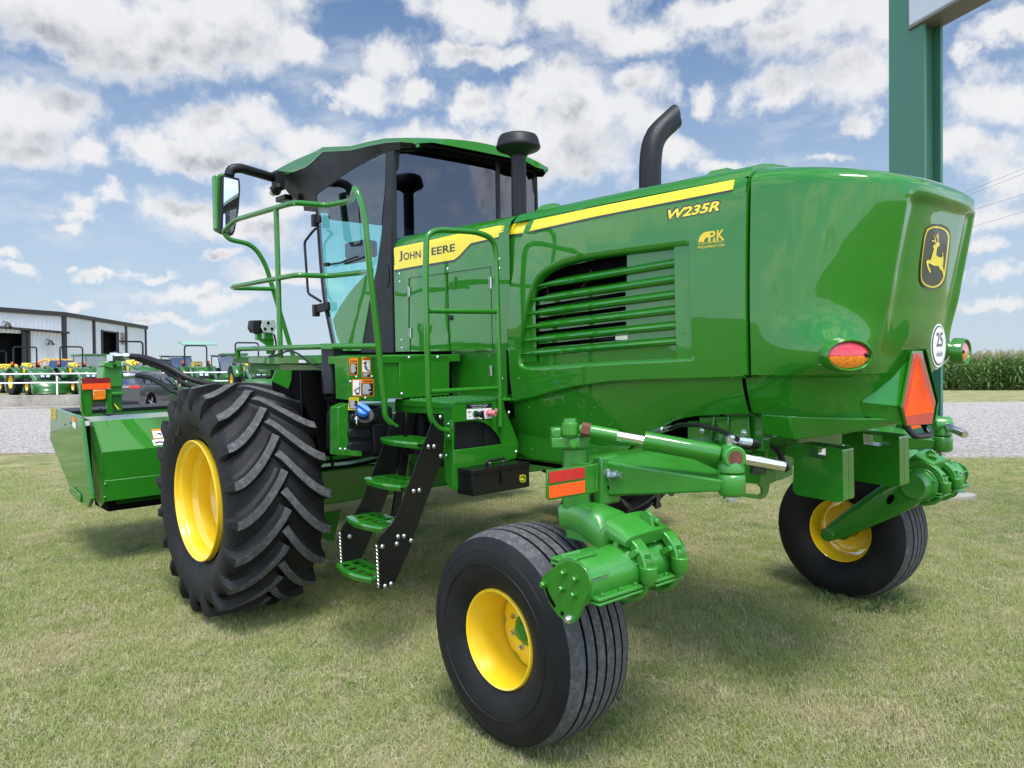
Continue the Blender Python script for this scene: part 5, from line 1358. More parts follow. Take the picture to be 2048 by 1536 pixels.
# seams of the two service doors, hinges, latch, bolts
def cline(pts, w, name, m, off=.0012):
    mb = MB()
    for a, b in zip(pts[:-1], pts[1:]):
        p, q = onc(*a, off), onc(*b, off); mb.bar(p, q, .002, w, up=(0, 1, 0))
    return prt(mb, name, m, cov, smooth=None)
cline([B2(370, 1536), B2(372, 872), B2(1420, 728), B2(1435, 1536)], .006, 'door_seam', 'dark')
cline([(820.4, 700), B2(388, 1536)], .005, 'door_seam', 'dark')
cline([B2(865, 812), B2(877, 1536), (901, 703)], .004, 'door_seam', 'dark'); cline([B2(1435, 1536), (986, 703)], .005, 'door_seam', 'dark')
for a, b0, b1 in ((374, 985, 1110), (1418, 850, 1005)):
    p, q = onc(*B2(a, b0), .006), onc(*B2(a + 3, b1), .006); mb = MB(); mb.cyl(p, q, .006, n=10); mb.bar(p + V(.012, -.003, 0), q + V(.012, -.003, 0), .003, .018, up=(0, 1, 0)); prt(mb, 'hinge', 'zinc', cov)
for (a, b0, b1) in ((821, 655.5, 676), (982, 731, 752)):
    p, q = onc(a, b0, .006), onc(a + .5, b1, .006); mb = MB(); mb.cyl(p, q, .006, n=10); mb.bar(p + V(.012, -.003, 0), q + V(.012, -.003, 0), .003, .018, up=(0, 1, 0)); prt(mb, 'hinge', 'zinc', cov)
mb = MB()
for a, b in (B2(247, 820), B2(250, 920), B2(863, 753), B2(1525, 630), B2(1527, 748), (803, 680.5), (803.5, 696), (1004, 757)): mb.dome(onc(a, b, 0), (0, 1, 0), .009)
prt(mb, 'cover_bolts', 'zinc', cov)
mb = MB(); p, q = onc(*B2(962, 852), .002), onc(*B2(962, 1015), .002); mb.bar(p, q, .008, .030, up=(0, 1, 0)); prt(mb, 'latch', 'green', cov, bevel=.003)
mb = MB(); p = onc(*B2(903, 1380), .004); mb.box(p, (.035, .012, .032)); prt(mb, 'latch_button', 'plastic', cov, bevel=.002)
# lower side panel of the body between cover and platform
mb = MB(); q = [L(a, b, y=.632) for a, b in ((903, 700), (1012, 700), (1013, 800), (905, 797))]
mb.prism(q, (0, -.01, 0)); prt(mb, 'side_sill', 'green', cov)
mb = MB(); mb.bx(-.06, 1.2, -.55, .60, 1.25, 2.3); prt(mb, 'inner_bulkhead', 'dark', cov)
# ------------------------------------------------------------------ cab
cabE = empty('cab', (1.6, 0, 1.65), root); OFF['cab'] = V(1.6, 0, 1.65)
RY = .735
rim = [((546, 352), (546, 343)), ((565, 352), (556, 333)), ((590, 343), (585, 320)), ((611, 335), (606, 311)), ((625, 324), (616, 305.5)), ((646, 304), (646, 294)), ((702, 301), (702, 292)), ((737, 292.5), (741, 283)), ((770, 286), (770, 276.5)), ((800, 283.5), (800, 275.5))]
st = []
for b, t in rim:
    pb = L(*b, y=RY); zt_2 = L(b[0], t[1], y=RY).z; st.append((pb.x, pb.z, max(zt_2, pb.z + .02)))
xr = st[-1][0]
mb = MB(); rows = []
NY = [1.0, .985, .93, .8, .6, .4, .2, 0]
for i, (x, zb, zt_2) in enumerate(st):
    e_ = i == len(st) - 1; row = [(x, RY - .03, zb + .01), (x, RY, zb), (x, RY + .003, zb + .6 * (zt_2 - zb))] + [(x, RY * k, zt_2 + .075 * (1 - k ** 2) * (.5 if x > 2.4 else 1)) for k in NY]
    full = row + [(a, -b, c) for a, b, c in row[::-1][1:]]; rows.append(full)
# rounded rear corners
for dx_, ky in ((.0, .985), (-.022, .955), (-.038, .91)):
    b0 = rows[len(st) - 1]; q_r = [(a + dx_, b * ky, c - .003) for a, b, c in b0]
    if dx_ == 0: rows[-1] = [(a, b * .992, c) for a, b, c in b0]
    else: rows.append(q_r)
last = rows[-1]; rows.append([(a - .035 * (1 - abs(b / RY) ** 4) - .01, b * .97, c - .012) for a, b, c in last]); rows.append([(a - .045 * (1 - abs(b / RY) ** 4) - .01, b * .965, min(c, st[-1][1] + .05 - .03 * (b < -.5)) - .035) for a, b, c in last])
rows = [[(a + .05, b * .95, c - .05) for a, b, c in rows[0]]] + rows
mb.grid(rows); prt(mb, 'roof', 'green_shell', cabE, smooth=35)
# black soffit between roof rim and the heads of the windows
dtop = [(634, 391), (640, 384), (667, 366), (699, 342), (718, 331), (738, 320.5), (760, 309), (774, 304), (786, 300)]
DY = .70
dt = [L(a, b, y=DY) for a, b in dtop]
sx = [s_[0] for s_ in st]; sz = [s_[1] for s_ in st]
def rimz(x): return float(np.interp(x, sx[::-1], sz[::-1]))
mb = MB()
for s in (1, -1):
    A_ = [V(s_[0], RY - .004, s_[1] + .012) for s_ in st]; A_ = resample(A_, 30, False)
    path = [V(2.78, .55, 2.97), V(2.45, .66, 2.92)] + dt[::1] + [V(1.06, DY, dt[-1].z - .01)]; B_ = resample(path, 30, False)
    mid = [a.lerp(b, .45) + V(0, -.01, -.035) for a, b in zip(A_, B_)]
    inn = [V(p.x, .2, p.z - .0) for p in B_]
    rows = [[tuple(p) for p in q] for q in (A_, mid, B_, inn)]
    mb.grid([[(x, y * s, z) for x, y, z in r] for r in rows])
mb.grid([[(s_[0], k * RY * .975, s_[1] + .022) for k in (-1, -.5, 0, .5, 1)] for s_ in st]); mb.bx(2.2, 2.72, -.6, .6, 2.94, 3.04)
prt(mb, 'soffit', 'plastic', cabE, smooth=30)
# pillars and frames
ap = [(634, 391), (636, 426), (643, 532), (650, 602), (668, 690)]
apl = [L(a, b, y=DY) for a, b in ap]
for s in (1, -1):
    mb = MB(); mb.tube([(p.x, p.y * s, p.z) for p in apl], .020, 10, rad=.15)
    mb.tube([(p.x, p.y * s, p.z) for p in dt], .014, 8, rad=.05); prt(mb, 'front_pillar', 'plastic', cabE)
    mb = MB(); bp_ = [(771, 303), (788, 299), (785, 420), (783, 520), (788, 706), (722, 706), (738, 600), (752, 540), (762, 470), (770, 380)]
    q = [L(a, b, y=DY + .012) for a, b in bp_]; mb.prism([(p.x, p.y * s, p.z) for p in q], (0, -.05 * s, 0)); prt(mb, 'rear_pillar', 'plastic', cabE, bevel=.006)
mb = MB(); q = [L(a, b, y=DY + .0135) for a, b in ((770, 533), (776, 528), (779, 545), (778, 570), (772, 576), (768, 560))]; mb.prism(smooth_pts(q, 2, True), (0, .004, 0)); prt(mb, 'pillar_cap', 'plastic', cabE)
xR_ = 1.09
tw = [L(a, b, x=xR_) for a, b in ((789, 301), (885, 303), (980, 320), (1058, 343))]
mb = MB(); fr_ = [V(xR_, .715, 2.3), V(xR_, .70, tw[0].z)] + tw[1:3] + [V(xR_, -.70, tw[3].z - .0), V(xR_, -.72, 2.3)]
mb.tube(fr_, .016, 8, rad=.06); mb.tube([L(992, 318, x=xR_ - .01), L(994, 440, x=xR_ - .01)], .030, 8); prt(mb, 'rear_window_frame', 'plastic', cabE)
mb = MB(); top = resample([V(xR_, .70, tw[0].z)] + tw[1:3] + [V(xR_, -.70, tw[3].z)], 20, False); bt = [V(xR_, p.y, 2.2) for p in top]
mb.grid([[(p.x - .03 * (1 - (p.y / .72) ** 2), p.y, p.z) for p in top], [(p.x - .03 * (1 - (p.y / .72) ** 2), p.y, p.z) for p in bt]]); prt(mb, 'rear_window', 'glass_dark', cabE, smooth=180, fix=False)
# side glass
dg = dt[:-1] + [L(a, b, y=DY) for a, b in ((772, 380), (764, 460), (754, 530), (742, 590), (722, 698), (668, 690))] + apl[::-1][1:-1]
for s, m_ in ((1, 'glass_clear'), (-1, 'glass_teal')):
    mb = MB(); mb.add([(p.x, (p.y + .01) * s, p.z) for p in dg], [tuple(range(len(dg)))]); prt(mb, 'door_glass', m_, cabE, smooth=None)
# windshield
rows = []
for p in resample(apl, 10, False):
    rows.append([(p.x + .30 * (1 - (k / 8) ** 2), DY * k / 8, p.z) for k in range(8, -9, -1)])
mb = MB(); mb.grid(rows); prt(mb, 'windshield', 'glass_teal', cabE, smooth=180)
mb = MB(); gp_ = [(665, 640), (680, 612), (699, 584), (722, 558), (745, 536), (742, 585), (722, 702), (686, 702), (672, 668)]
q = [L(a, b, y=DY + .018) for a, b in gp_]; mb.prism(q, (0, -.012, 0)); prt(mb, 'green_door_patch', 'green_shell', cabE, bevel=.004)  # flat green shape across the lower part of the door
# interior: floor, seat, console, steering wheel
mb = MB(); mb.bx(1.1, 2.25, -.68, .68, 1.62, 1.70); mb.bx(1.1, 1.16, -.68, .68, 1.62, 2.32); prt(mb, 'cab_floor', 'dark', cabE)
mb = MB(); mb.bx(1.30, 1.75, -.24, .24, 2.02, 2.14); mb.box((1.30, 0, 2.42), (.12, .46, .62), Matrix.Rotation(-.15, 3, 'Y')); mb.box((1.25, 0, 2.78), (.10, .26, .16)); prt(mb, 'driver_seat', 'seat', cabE, bevel=.04, bseg=4)
mb = MB(); mb.bx(1.45, 1.65, -.12, .12, 1.70, 2.0); mb.tube([(2.12, 0, 1.70), (2.0, 0, 2.2)], .06, 12); prt(mb, 'steering_column', 'plastic', cabE)
mb = MB(); n = V(-.55, 0, .83).normalized(); mb.tube([V(1.97, 0, 2.27) + V(-n.z, 0, n.x) * -.0 + (V(0, 1, 0) * math.cos(a) + n.cross(V(0, 1, 0)) * math.sin(a)) * .19 for a in np.linspace(0, 2 * math.pi, 25)], .014, 8, rad=0); prt(mb, 'steering_wheel', 'plastic', cabE)
mb = MB(); c_ = L(722, 500, y=.38); mb.box(c_, (.30, .16, .14)); mb.box(c_ + V(.02, .05, -.09), (.34, .05, .05)); prt(mb, 'arm_console', 'plastic', cabE, bevel=.03, bseg=4)
mb = MB(); mb.bx(1.14, 2.25, -.66, .66, 2.93, 3.06); mb.bx(1.9, 2.3, -.6, .6, 2.80, 2.93); mb.box((1.3, -.45, 2.5), (.2, .12, .5)); prt(mb, 'darkening_headliner', 'dark', cabE, bevel=.03)  # boxes under the roof, added to darken the upper door glass
# wiper, grab handle, catches, lamps
mb = MB(); mb.tube([L(657, 529, y=.74), L(680, 526, y=.74), L(715, 513, y=.74)], .008, 8); mb.cyl(L(651, 529, y=.745), L(658, 529, y=.745), .016); prt(mb, 'wiper', 'plastic', cabE)
mb = MB(); mb.tube([L(632, 457, y=.76), L(626, 462, y=.80), L(609, 484, y=.80), L(616, 587, y=.80), L(642, 603, y=.76)], .011, 8, rad=.03); prt(mb, 'grab_handle', 'black', cabE)
mb = MB(); mb.box(L(630, 441, y=.76), (.05, .05, .10)); mb.bar(L(630, 441, y=.76), L(641, 437, y=.74), .03, .06); prt(mb, 'door_catch', 'plastic', cabE, bevel=.006)
mb = MB(); mb.box(L(632, 621, y=.76), (.05, .05, .10)); mb.bar(L(632, 618, y=.76), L(658, 612, y=.74), .03, .07); prt(mb, 'door_catch', 'plastic', cabE, bevel=.006)
mb = MB(); c_ = L(551, 381, y=.80); mb.rings(c_, c_ + V(-.10, .02, .03), [(0, .05), (.5, .045), (1, .02)], 16); prt(mb, 'front_lamp', 'plastic', cabE)
mb = MB(); c2 = L(547, 382, y=.82); mb.rings(c2 + V(.02, .01, -.01), c2, [(0, .04), (1, .045)], 16); prt(mb, 'lamp_lens', 'lamp', cabE)
mb = MB(); mb.box(L(590, 400, y=.5), (.2, .3, .05)); mb.box(L(610, 398, y=.6), (.1, .2, .06)); prt(mb, 'front_lamp_bar', 'plastic', cabE, bevel=.01)
# mirror on its arm
mx = 2.66; mir = empty('side_mirror', L(455, 400, x=mx), cabE); OFF['side_mirror'] = mir.location.copy(); mir.location = mir.location - OFF['cab']
fc = [L(a, b, x=mx) for a, b in ((445, 348), (480, 357), (481, 380), (478, 420), (470, 463), (465, 472), (440, 466))]
mb = MB(); mb.prism(rpoly(fc, .02), (.05, 0, 0)); prt(mb, 'mirror_frame', 'plastic', mir, bevel=.006)
bk = [L(a, b, x=mx + .052) for a, b in ((430, 350), (447, 346), (478, 357), (470, 460), (444, 466), (433, 460))]
mb = MB(); mb.prism(rpoly(bk, .02), (.06, .01, 0)); prt(mb, 'mirror_shell', 'green_shell', mir, bevel=.01)
gl_ = [L(a, b, x=mx - .0025) for a, b in ((448, 354), (476, 361), (477, 382), (474, 420), (467, 460), (462, 467), (446, 458), (447, 420))]
mb = MB(); mb.add(gl_, [tuple(range(len(gl_)))]); prt(mb, 'mirror_glass', 'mirror', mir, smooth=None)
mb = MB(); mb.tube([L(458, 352, x=mx + .03), L(462, 338, x=mx + .03), L(480, 336, x=mx + .03), L(552, 357, y=.78)], .040, 12, rad=.10); mb.box(L(556, 362, y=.78), (.10, .08, .16)); prt(mb, 'mirror_arm', 'plastic', cabE, bevel=.004)

# ------------------------------------------------------------------ deck over the drive wheel, guard rails
deck = empty('side_deck', (1.3, 1.2, 1.62), root); OFF['side_deck'] = V(1.3, 1.2, 1.62)
x0, x1 = L(643, 727, y=1.5).x - .3, L(460, 727, y=1.5).x
mb = MB(); mb.prism([(.40, .66, 1.602), (x1 - .05, .66, 1.602), (x1, 1.0, 1.602), (x1, 1.46, 1.602), (x1 - .06, 1.5, 1.602), (.55, 1.5, 1.602), (.40, 1.40, 1.602)], (0, 0, .05)); prt(mb, 'deck_plate', 'green', deck, bevel=.006)
mb = MB()
for i in range(40):
    for j in range(14):
        x, y = .62 + i * .038, .80 + j * .05
        if x < x1 - .08: mb.box((x, y, 1.6535), (.020, .012, .004), Matrix.Rotation(.7 if (i + j) % 2 else -.7, 3, 'Z'))
prt(mb, 'tread_pattern', 'green', deck, smooth=None)
mb = MB(); mb.bx(.9, x1 - .15, .8, 1.42, 1.52, 1.60); prt(mb, 'deck_frame', 'green', deck, bevel=.005)
mb = MB(); q = [L(a, b, y=1.503) for a, b in ((598, 720), (613, 720), (613, 725.5), (598, 725.5))]; mb.prism(q, (0, .002, 0)); prt(mb, 'deck_tag', 'white', deck, smooth=None)
# guard rail
rail = empty('guard_rail', (1.3, 1.5, 1.65), root); OFF['guard_rail'] = V(1.3, 1.5, 1.65)
TR = .0185; ya = 1.5
P4, P5 = L(588, 405, y=ya), L(470, 440, y=ya); P3 = L(655, 411, x=P4.x); P2_ = L(700, 402, y=P3.y); 
pr = L(728, 420, x=.30); pbm = L(757, 692, x=.30); plow = L(768, 800, x=.30)
fx = L(446, 464, x=2.27)
mb = MB(); mb.tube([P4, P3, P2_ + V(-.02, 0, 0), V(.36, pr.y + .02, P2_.z), pr, L(740, 545, x=.3), pbm, plow, L(770, 838, x=.30), L(793, 853, x=.30)], TR, 12, rad=.07); prt(mb, 'top_rail', 'green', rail)
mb = MB(); mb.tube([P3 + V(0, .03, 0), P4, P5, fx, L(458, 479, x=2.24), L(505, 489, x=2.24), L(530, 525, x=2.24), L(587, 714, x=2.24)], TR, 12, rad=.09); prt(mb, 'front_rail', 'green', rail)
mb = MB(); M3 = L(660, 552, x=P4.x); m4 = L(592, 550, y=ya); m5 = L(468, 573, y=ya)
mb.tube([L(740, 545, x=.30), V(.62, M3.y, L(700, 549, y=M3.y).z), M3, m4, m5], TR * .95, 12, rad=.07); mb.tube([m5 + V(0, 0, .0), L(463, 576, x=2.2), L(548, 578, x=2.2)], TR * .9, 12, rad=.04); prt(mb, 'middle_rail', 'green', rail)
mb = MB(); mb.tube([L(552, 412, y=ya), L(561, 716, y=ya)], TR, 12); prt(mb, 'rail_post', 'green', rail)
mb = MB(); l1 = L(476, 716, y=ya); mb.tube([l1, L(476, 698, y=ya), L(640, 693.5, y=ya), L(664, 693, y=1.47), pbm], TR, 12, rad=.03); prt(mb, 'lower_rail', 'green', rail)
mb = MB(); c_ = L(661, 692, y=1.46); cxy = (c_.x, c_.y); mb.rings((c_.x, c_.y, c_.z - .02), (c_.x, c_.y, c_.z + .016), [(0, .066), (1, .064)], 6); prt(mb, 'canister_bracket', 'green', rail, bevel=.003)
# literature canister
zt_3, zb_3 = c_.z - .02, L(661, 786, y=1.46).z
can = MB(); can.rings((*cxy, zt_3), (*cxy, zb_3), [(0, .058), (.3, .057), (.31, .0595), (1, .0595)], 30); can.rings((*cxy, zb_3), (cxy[0] + .0, cxy[1] - .09, zb_3 - .13), [(0, .059), (.15, .056), (1, .004)], 30); prt(can, 'document_canister', 'plastic', smooth=45)
# twin work lamp on the rail
wl = L(536, 655, y=1.46); we = empty('work_lamp', wl, root); OFF['work_lamp'] = wl.copy()
mb = MB(); fxl = wl.x - .03; hexa = [L(a, b, x=fxl) for a, b in ((524, 640), (549, 640), (552.5, 654), (547, 666), (527, 665), (521.5, 655))]
mb.prism(hexa, (.06, .0, 0)); mb.prism([p + V(.062, .045, 0) for p in hexa], (.07, 0, 0)); mb.prism([L(a, b, x=fxl + .01) for a, b in ((505, 641), (521, 640), (520, 668), (513, 668), (506, 660))], (.05, 0, 0)); prt(mb, 'lamp_housing', 'plastic', we, bevel=.006)
mb = MB(); mb.prism([p + V(-.003, 0, 0) for p in hexa], (.002, 0, 0)); prt(mb, 'lamp_face', 'lamp', we, bevel=.002)
for a, b in ((536, 646), (529.5, 658), (543.5, 658)):
    mb = MB(); mb.rings(L(a, b, x=fxl - .003), L(a, b, x=fxl - .006), [(0, .012), (1, .010)], 16); prt(mb, 'lamp_bulb', 'dark', we)
mb = MB(); mb.prism([L(a, b, x=fxl + .02) for a, b in ((518, 677), (548, 677), (548, 708), (534, 708), (532, 690), (520, 682))], (.012, 0, 0)); mb.box(L(536, 672, x=fxl + .03), (.04, .06, .05)); mb.box(L(517, 673, x=fxl + .04), (.04, .04, .05)); prt(mb, 'lamp_bracket', 'green', we, bevel=.003)
mb = MB(); mb.tube([L(548, 668, x=fxl + .02), L(553, 690, x=fxl + .02), L(548, 708, x=fxl), L(535, 714, y=1.52), L(560, 708, y=1.54), L(578, 700, y=1.54), L(600, 709, y=1.54), L(620, 728, y=1.53), L(645, 737, y=1.50)], .007, 8, rad=.06); prt(mb, 'lamp_cable', 'hose', we)

# ------------------------------------------------------------------ panels behind the drive wheel: stickers, tank, shields
tk = empty('body_panels', (.4, 1, 1.4), root); OFF['body_panels'] = V(.4, 1, 1.4)
XP = .40
mb = MB(); q = [L(a, b, x=XP + .50) for a, b in ((575, 741), (700, 741), (700, 850), (695, 912), (640, 912), (628, 850), (604, 800), (580, 790))]; mb.prism(q, (.25, 0, 0)); prt(mb, 'wheel_shield', 'dark', tk)  # shield coloured near-black to give the shade of a deep recess
for px in (601, 655): mb = MB(); mb.tube([L(px, 745, x=XP + .495), L(px + 4, 880, x=XP + .495)], .006, 6); prt(mb, 'shield_rib', 'black', tk)
mb = MB(); q = [L(a, b, x=XP + .48) for a, b in ((551, 741), (584, 741), (583, 760), (577, 778), (543, 762))]; mb.prism(q, (.01, 0, 0)); prt(mb, 'shield_flap', 'green', tk, bevel=.002)
mb = MB(); q = [L(a, b, x=XP) for a, b in ((694.5, 713.5), (762, 712), (762, 803), (730, 802), (724, 797), (722, 803), (718, 800), (698, 800), (697, 770))]; mb.prism(q, (.16, 0, 0)); prt(mb, 'sticker_panel', 'green', tk, bevel=.003)
mb = MB(); q = [L(a, b, x=XP + .012) for a, b in ((764, 711), (800, 711), (800, 797), (776, 797), (776, 803), (764, 803))]; mb.prism(q, (.16, 0, 0)); prt(mb, 'step_panel', 'green', tk, bevel=.003)
mb = MB(); q = [L(a, b, x=XP) for a, b in ((799, 711), (899, 710.5), (899, 790), (799, 797))]; mb.prism(q, (.3, 0, 0)); prt(mb, 'battery_box', 'green', tk, bevel=.004)
mb = MB()
for a, b in ((818.5, 715), (875.5, 714.5), (804, 788)): mb.dome(L(a, b, x=XP), (-1, 0, 0), .0105)
prt(mb, 'panel_bolts', 'zinc', tk)
mb = MB()
for a, b in ((713, 753.5), (744, 753.5), (701, 763), (731, 796), (681, 898), (690.5, 898.5)): mb.dome(L(a, b, x=XP), (-1, 0, 0), .008)
prt(mb, 'panel_bolts', 'zinc', tk)
mb = MB(); q = [L(a, b, x=XP + .02) for a, b in ((676, 815), (697, 806), (697, 912), (676, 911))]; mb.prism(q, (.10, 0, 0)); mb.prism([L(a, b, x=XP) for a, b in ((684, 898), (724, 901), (724, 913), (684, 911))], (.10, 0, 0)); prt(mb, 'tank_bracket', 'green', tk, bevel=.003)
# fluid tank with blue cap
mb = MB(); xa_ = XP - .06
def tk_box(pts, x, t, b=.02): q = [L(a, c, x=x) for a, c in pts]; mb.prism(rpoly(q, .03), (t, 0, 0))
tk_box(((697, 826), (740, 820), (765, 812), (785, 812), (786, 906), (778, 914), (702, 914), (697, 906)), XP + .02, .28)
tk_box(((698, 858), (742, 856), (745, 872), (735, 878), (698, 876)), XP, .06); tk_box(((698, 884), (742, 884), (745, 900), (735, 906), (698, 904)), XP, .06)
tk_box(((744, 848), (772, 848), (772, 908), (750, 910)), XP - .0, .06); tk_box(((702, 828), (742, 824), (762, 832), (750, 846), (722, 850), (702, 845)), XP - .015, .08)
prt(mb, 'fluid_tank', 'plastic', tk, bevel=.012, bseg=3, smooth=50)
cc_ = L(728, 833, x=XP - .02); nn_ = V(-.75, .25, .6).normalized(); mb = MB(); mb.rings(cc_ - nn_ * .01, cc_ + nn_ * .02, [(0, .062), (1, .056)], 28); prt(mb, 'filler_neck', 'plastic', tk)
cc_ = cc_ + V(0, .01, .02); mb = MB(); rows = []
for t, r in ((.015, .038), (.03, .039), (.046, .036), (.050, .025), (.051, .001)):
    rows.append([]); u = nn_.orthogonal().normalized(); w = nn_.cross(u)
    for i in range(48): a = 2 * math.pi * i / 48; r2 = r * (1 + .05 * math.cos(12 * a) * (t < .052)); rows[-1].append(cc_ + nn_ * t + u * r2 * math.cos(a) + w * r2 * math.sin(a))
mb.grid(rows, closed=True); mb.bar(cc_ + nn_ * .06 + u * .04, cc_ + nn_ * .06 - u * .04, .018, .02, up=tuple(nn_)); prt(mb, 'blue_cap', 'blue', tk, smooth=40)
mb = MB(); mb.tube([cc_ + V(-.02, .05, -.02), cc_ + V(-.03, .06, -.06), cc_ + V(-.02, .04, -.07)], .004, 6); mb.dome(L(714, 838, x=XP - .03), (-1, .3, 0), .013); prt(mb, 'cap_lanyard', 'chrome', tk)
# warning stickers
def sticker(x, pts, blocks, nm='warning_sticker', base='warn', texts=()):
    s_ = empty(nm, L(*pts[0], x=x), tk); o0 = s_.location.copy(); s_.location = s_.location - OFF['body_panels']; OFF[s_.name] = o0
    mb = MB(); mb.prism(rpoly([L(a, b, x=x - .0022) for a, b in pts], .006, 3), (.002, 0, 0)); prt(mb, 'sticker_face', base, s_, smooth=None)
    for k, (m_, (a0, b0, a1, b1)) in enumerate(blocks):
        mb = MB(); mb.add([L(a, b, x=x - .0027 - .0002 * k) for a, b in ((a0, b0), (a1, b0), (a1, b1), (a0, b1))], [(0, 1, 2, 3)]); prt(mb, 'sticker_field', m_, s_, smooth=None)
    for (tx, a0, b0, a1, b1, h) in texts:
        p0, p1 = L(a0, b0, x=x - .0035), L(a1, b1, x=x - .0035); mb = fit_text(tx, p0, p1, h * (p1 - p0).length / max(1, abs(a1 - a0)), (-1, 0, 0), .0004, .01); prt(mb, 'sticker_text', 'black_decal', s_, smooth=None, fix=False)
def tlines(a0, a1, b0, b1, n, m_='white', seed=0):
    r = random.Random(seed); h = (b1 - b0) / n; return [(m_, (a0, b0 + i * h, a0 + (a1 - a0) * r.uniform(.6, 1), b0 + i * h + h * .45)) for i in range(n)]
sticker(XP, ((698, 716), (716, 715.5), (716, 750), (699.5, 751)), [('black_decal', (700, 727, 714.5, 749))] + tlines(701.5, 713.5, 728.5, 747, 10, seed=1), texts=(('WARNING', 700.5, 724.5, 714.5, 724.3, 3.6),))
sticker(XP, ((723, 714.5), (741.5, 714.5), (741.5, 755.5), (724, 755.5)), [('white', (725, 721, 740, 743.5)), ('black_decal', (725, 744.5, 740, 754))] + tlines(726.5, 739, 745.5, 753.5, 4, seed=2), texts=(('WARNING', 725.5, 719.6, 740, 719.6, 3.4),))
sticker(XP, ((704, 759), (747.5, 758), (748, 792.5), (705.5, 792.5)), [('white', (706, 760.5, 721.5, 790.5)), ('black_decal', (723, 766.5, 746.5, 791))] + tlines(725, 744.5, 768, 789.5, 10, seed=3), texts=(('WARNING', 725, 764.6, 745, 764.4, 4.0),))
sticker(XP - .001, ((699, 795), (717.5, 795), (716, 820), (696, 820)), [('black_decal', (698.5, 801, 715, 818.5))] + tlines(700, 713.5, 802, 817.5, 8, seed=4), 'caution_sticker', 'yellow_decal', (('CAUTION', 700, 799.6, 715, 799.6, 3.2),))
mb = MB()   # falling figure and pinch pictograms
for pl_2 in (((729, 724), (731, 729), (729, 734), (733, 739), (739, 741)), ((727, 725), (731, 729), (733, 724)), ((730, 732), (734, 734), (733, 738)), ((710, 779), (716, 776), (719, 775)), ((709, 780), (712, 785), (718, 787)), ((719.5, 762), (719.5, 779), (718, 788), (712, 788))):
    mb.tube([L(a, b, x=XP - .004) for a, b in pl_2], .0028, 6, rad=.002)
mb.rings(L(731, 723, x=XP - .003), L(731, 723, x=XP - .005), [(0, .004), (1, .004)], 10); prt(mb, 'pictogram', 'black_decal', tk)

# ------------------------------------------------------------------ platform, socket panel, ladder, toolbox
pf = empty('platform', (0, .9, 1.36), root); OFF['platform'] = V(0, .9, 1.36)
XL = -.10; c1 = L(905.5, 806, x=XL); YP, ZP_ = c1.y, c1.z; xfw = L(790, 800, y=YP).x; yin = .62
mb = MB(); mb.bx(XL, xfw, yin, YP, ZP_ - .012, ZP_); prt(mb, 'platform_plate', 'green', pf, bevel=.004)
mb = MB()
for i in range(13):
    for j in range(13):
        x, y = XL + .03 + i * .038, yin + .03 + j * .038
        if x < xfw - .02 and y < YP - .02: mb.rings((x, y, ZP_ - .001), (x, y, ZP_ + .007), [(0, .013), (1, .009)], 8)
prt(mb, 'grip_studs', 'green', pf, smooth=None)
out_p = [L(a, b, x=XL) for a, b in ((905.6, 806.5), (1003.5, 799), (1008, 806), (1010, 820), (1030, 866), (1037, 886), (1037, 905), (1031, 917), (965, 935), (918, 978), (911, 981), (905, 978))]
ho_p = [L(a, b, x=XL) for a, b in ((905.8 + 2.5, 845), (925, 843), (952, 842), (968, 845), (981, 853), (993, 867), (1000, 878), (1003.5, 888), (955, 894.5), (908.5, 900.3))]
mb = holed(out_p, [ho_p], (.008, 0, 0)); prt(mb, 'rear_panel', 'green', pf, bevel=.0015, smooth=None)
mb = MB(); q = [L(a, b, x=XL - .006) for a, b in ((908, 901), (1031, 885), (1036, 890), (1036, 905), (1031, 917), (965, 935), (918, 978), (911, 981), (908, 978))]; mb.prism(q, (.005, 0, 0)); prt(mb, 'rear_apron', 'green', pf, bevel=.002)
mb = MB(); c_ = L(951, 878, x=XL + .05); mb.rings(c_, c_ + V(.2, 0, 0), [(0, .17), (1, .17)], 30); mb.bx(XL + .03, XL + .2, yin + .02, YP - .03, ZP_ - .30, ZP_ - .08); prt(mb, 'inner_tank', 'plastic', pf, bevel=.01)
# outer side with its opening
yo_ = YP - .002; o_ = [L(a, b, y=yo_) for a, b in ((790, 801), (905, 806.5), (906.5, 978), (898, 974), (890, 960), (888, 920), (880, 900), (800, 898), (791, 870))]
h2 = [L(a, b, y=yo_) for a, b in ((818, 825), (886, 828), (887, 896), (818, 892))]
mb = holed(o_, [h2], (0, -.008, 0)); prt(mb, 'outer_panel', 'green', pf, smooth=None)
mb = MB(); q = [L(a, b, y=YP + .004) for a, b in ((790, 800.5), (904.5, 806.5), (904.5, 817.5), (790, 810))]; mb.prism(q, (0, -.003, 0)); prt(mb, 'edge_flange', 'green', pf, bevel=.001)
mb = MB(); mb.rings(V(L(842, 860, y=.95).x, .95, ZP_ - .36), V(L(842, 860, y=.95).x, .95, ZP_ - .06), [(0, .085), (1, .085)], 24); mb.bx(XL + .02, xfw - .02, .70, .86, ZP_ - .45, ZP_ - .05); prt(mb, 'air_reservoir', 'plastic', pf)
mb = MB(); q = [L(a, b, y=YP + .006) for a, b in ((893, 843), (896, 840), (901, 841), (903, 846), (903, 878), (900, 881), (895, 880), (893, 876))]; mb.prism(q, (0, -.006, 0)); prt(mb, 'rail_bracket', 'green', pf, bevel=.002)
mb = MB()
for a, b in ((896.5, 848), (897, 872.5), (892, 911)): mb.dome(L(a, b, y=YP + .005), (0, 1, 0), .0095)
for a, b in ((1001.5, 814.5), (1002, 845.5)): mb.dome(L(a, b, x=XL - .02), (-1, 0, 0), .011)
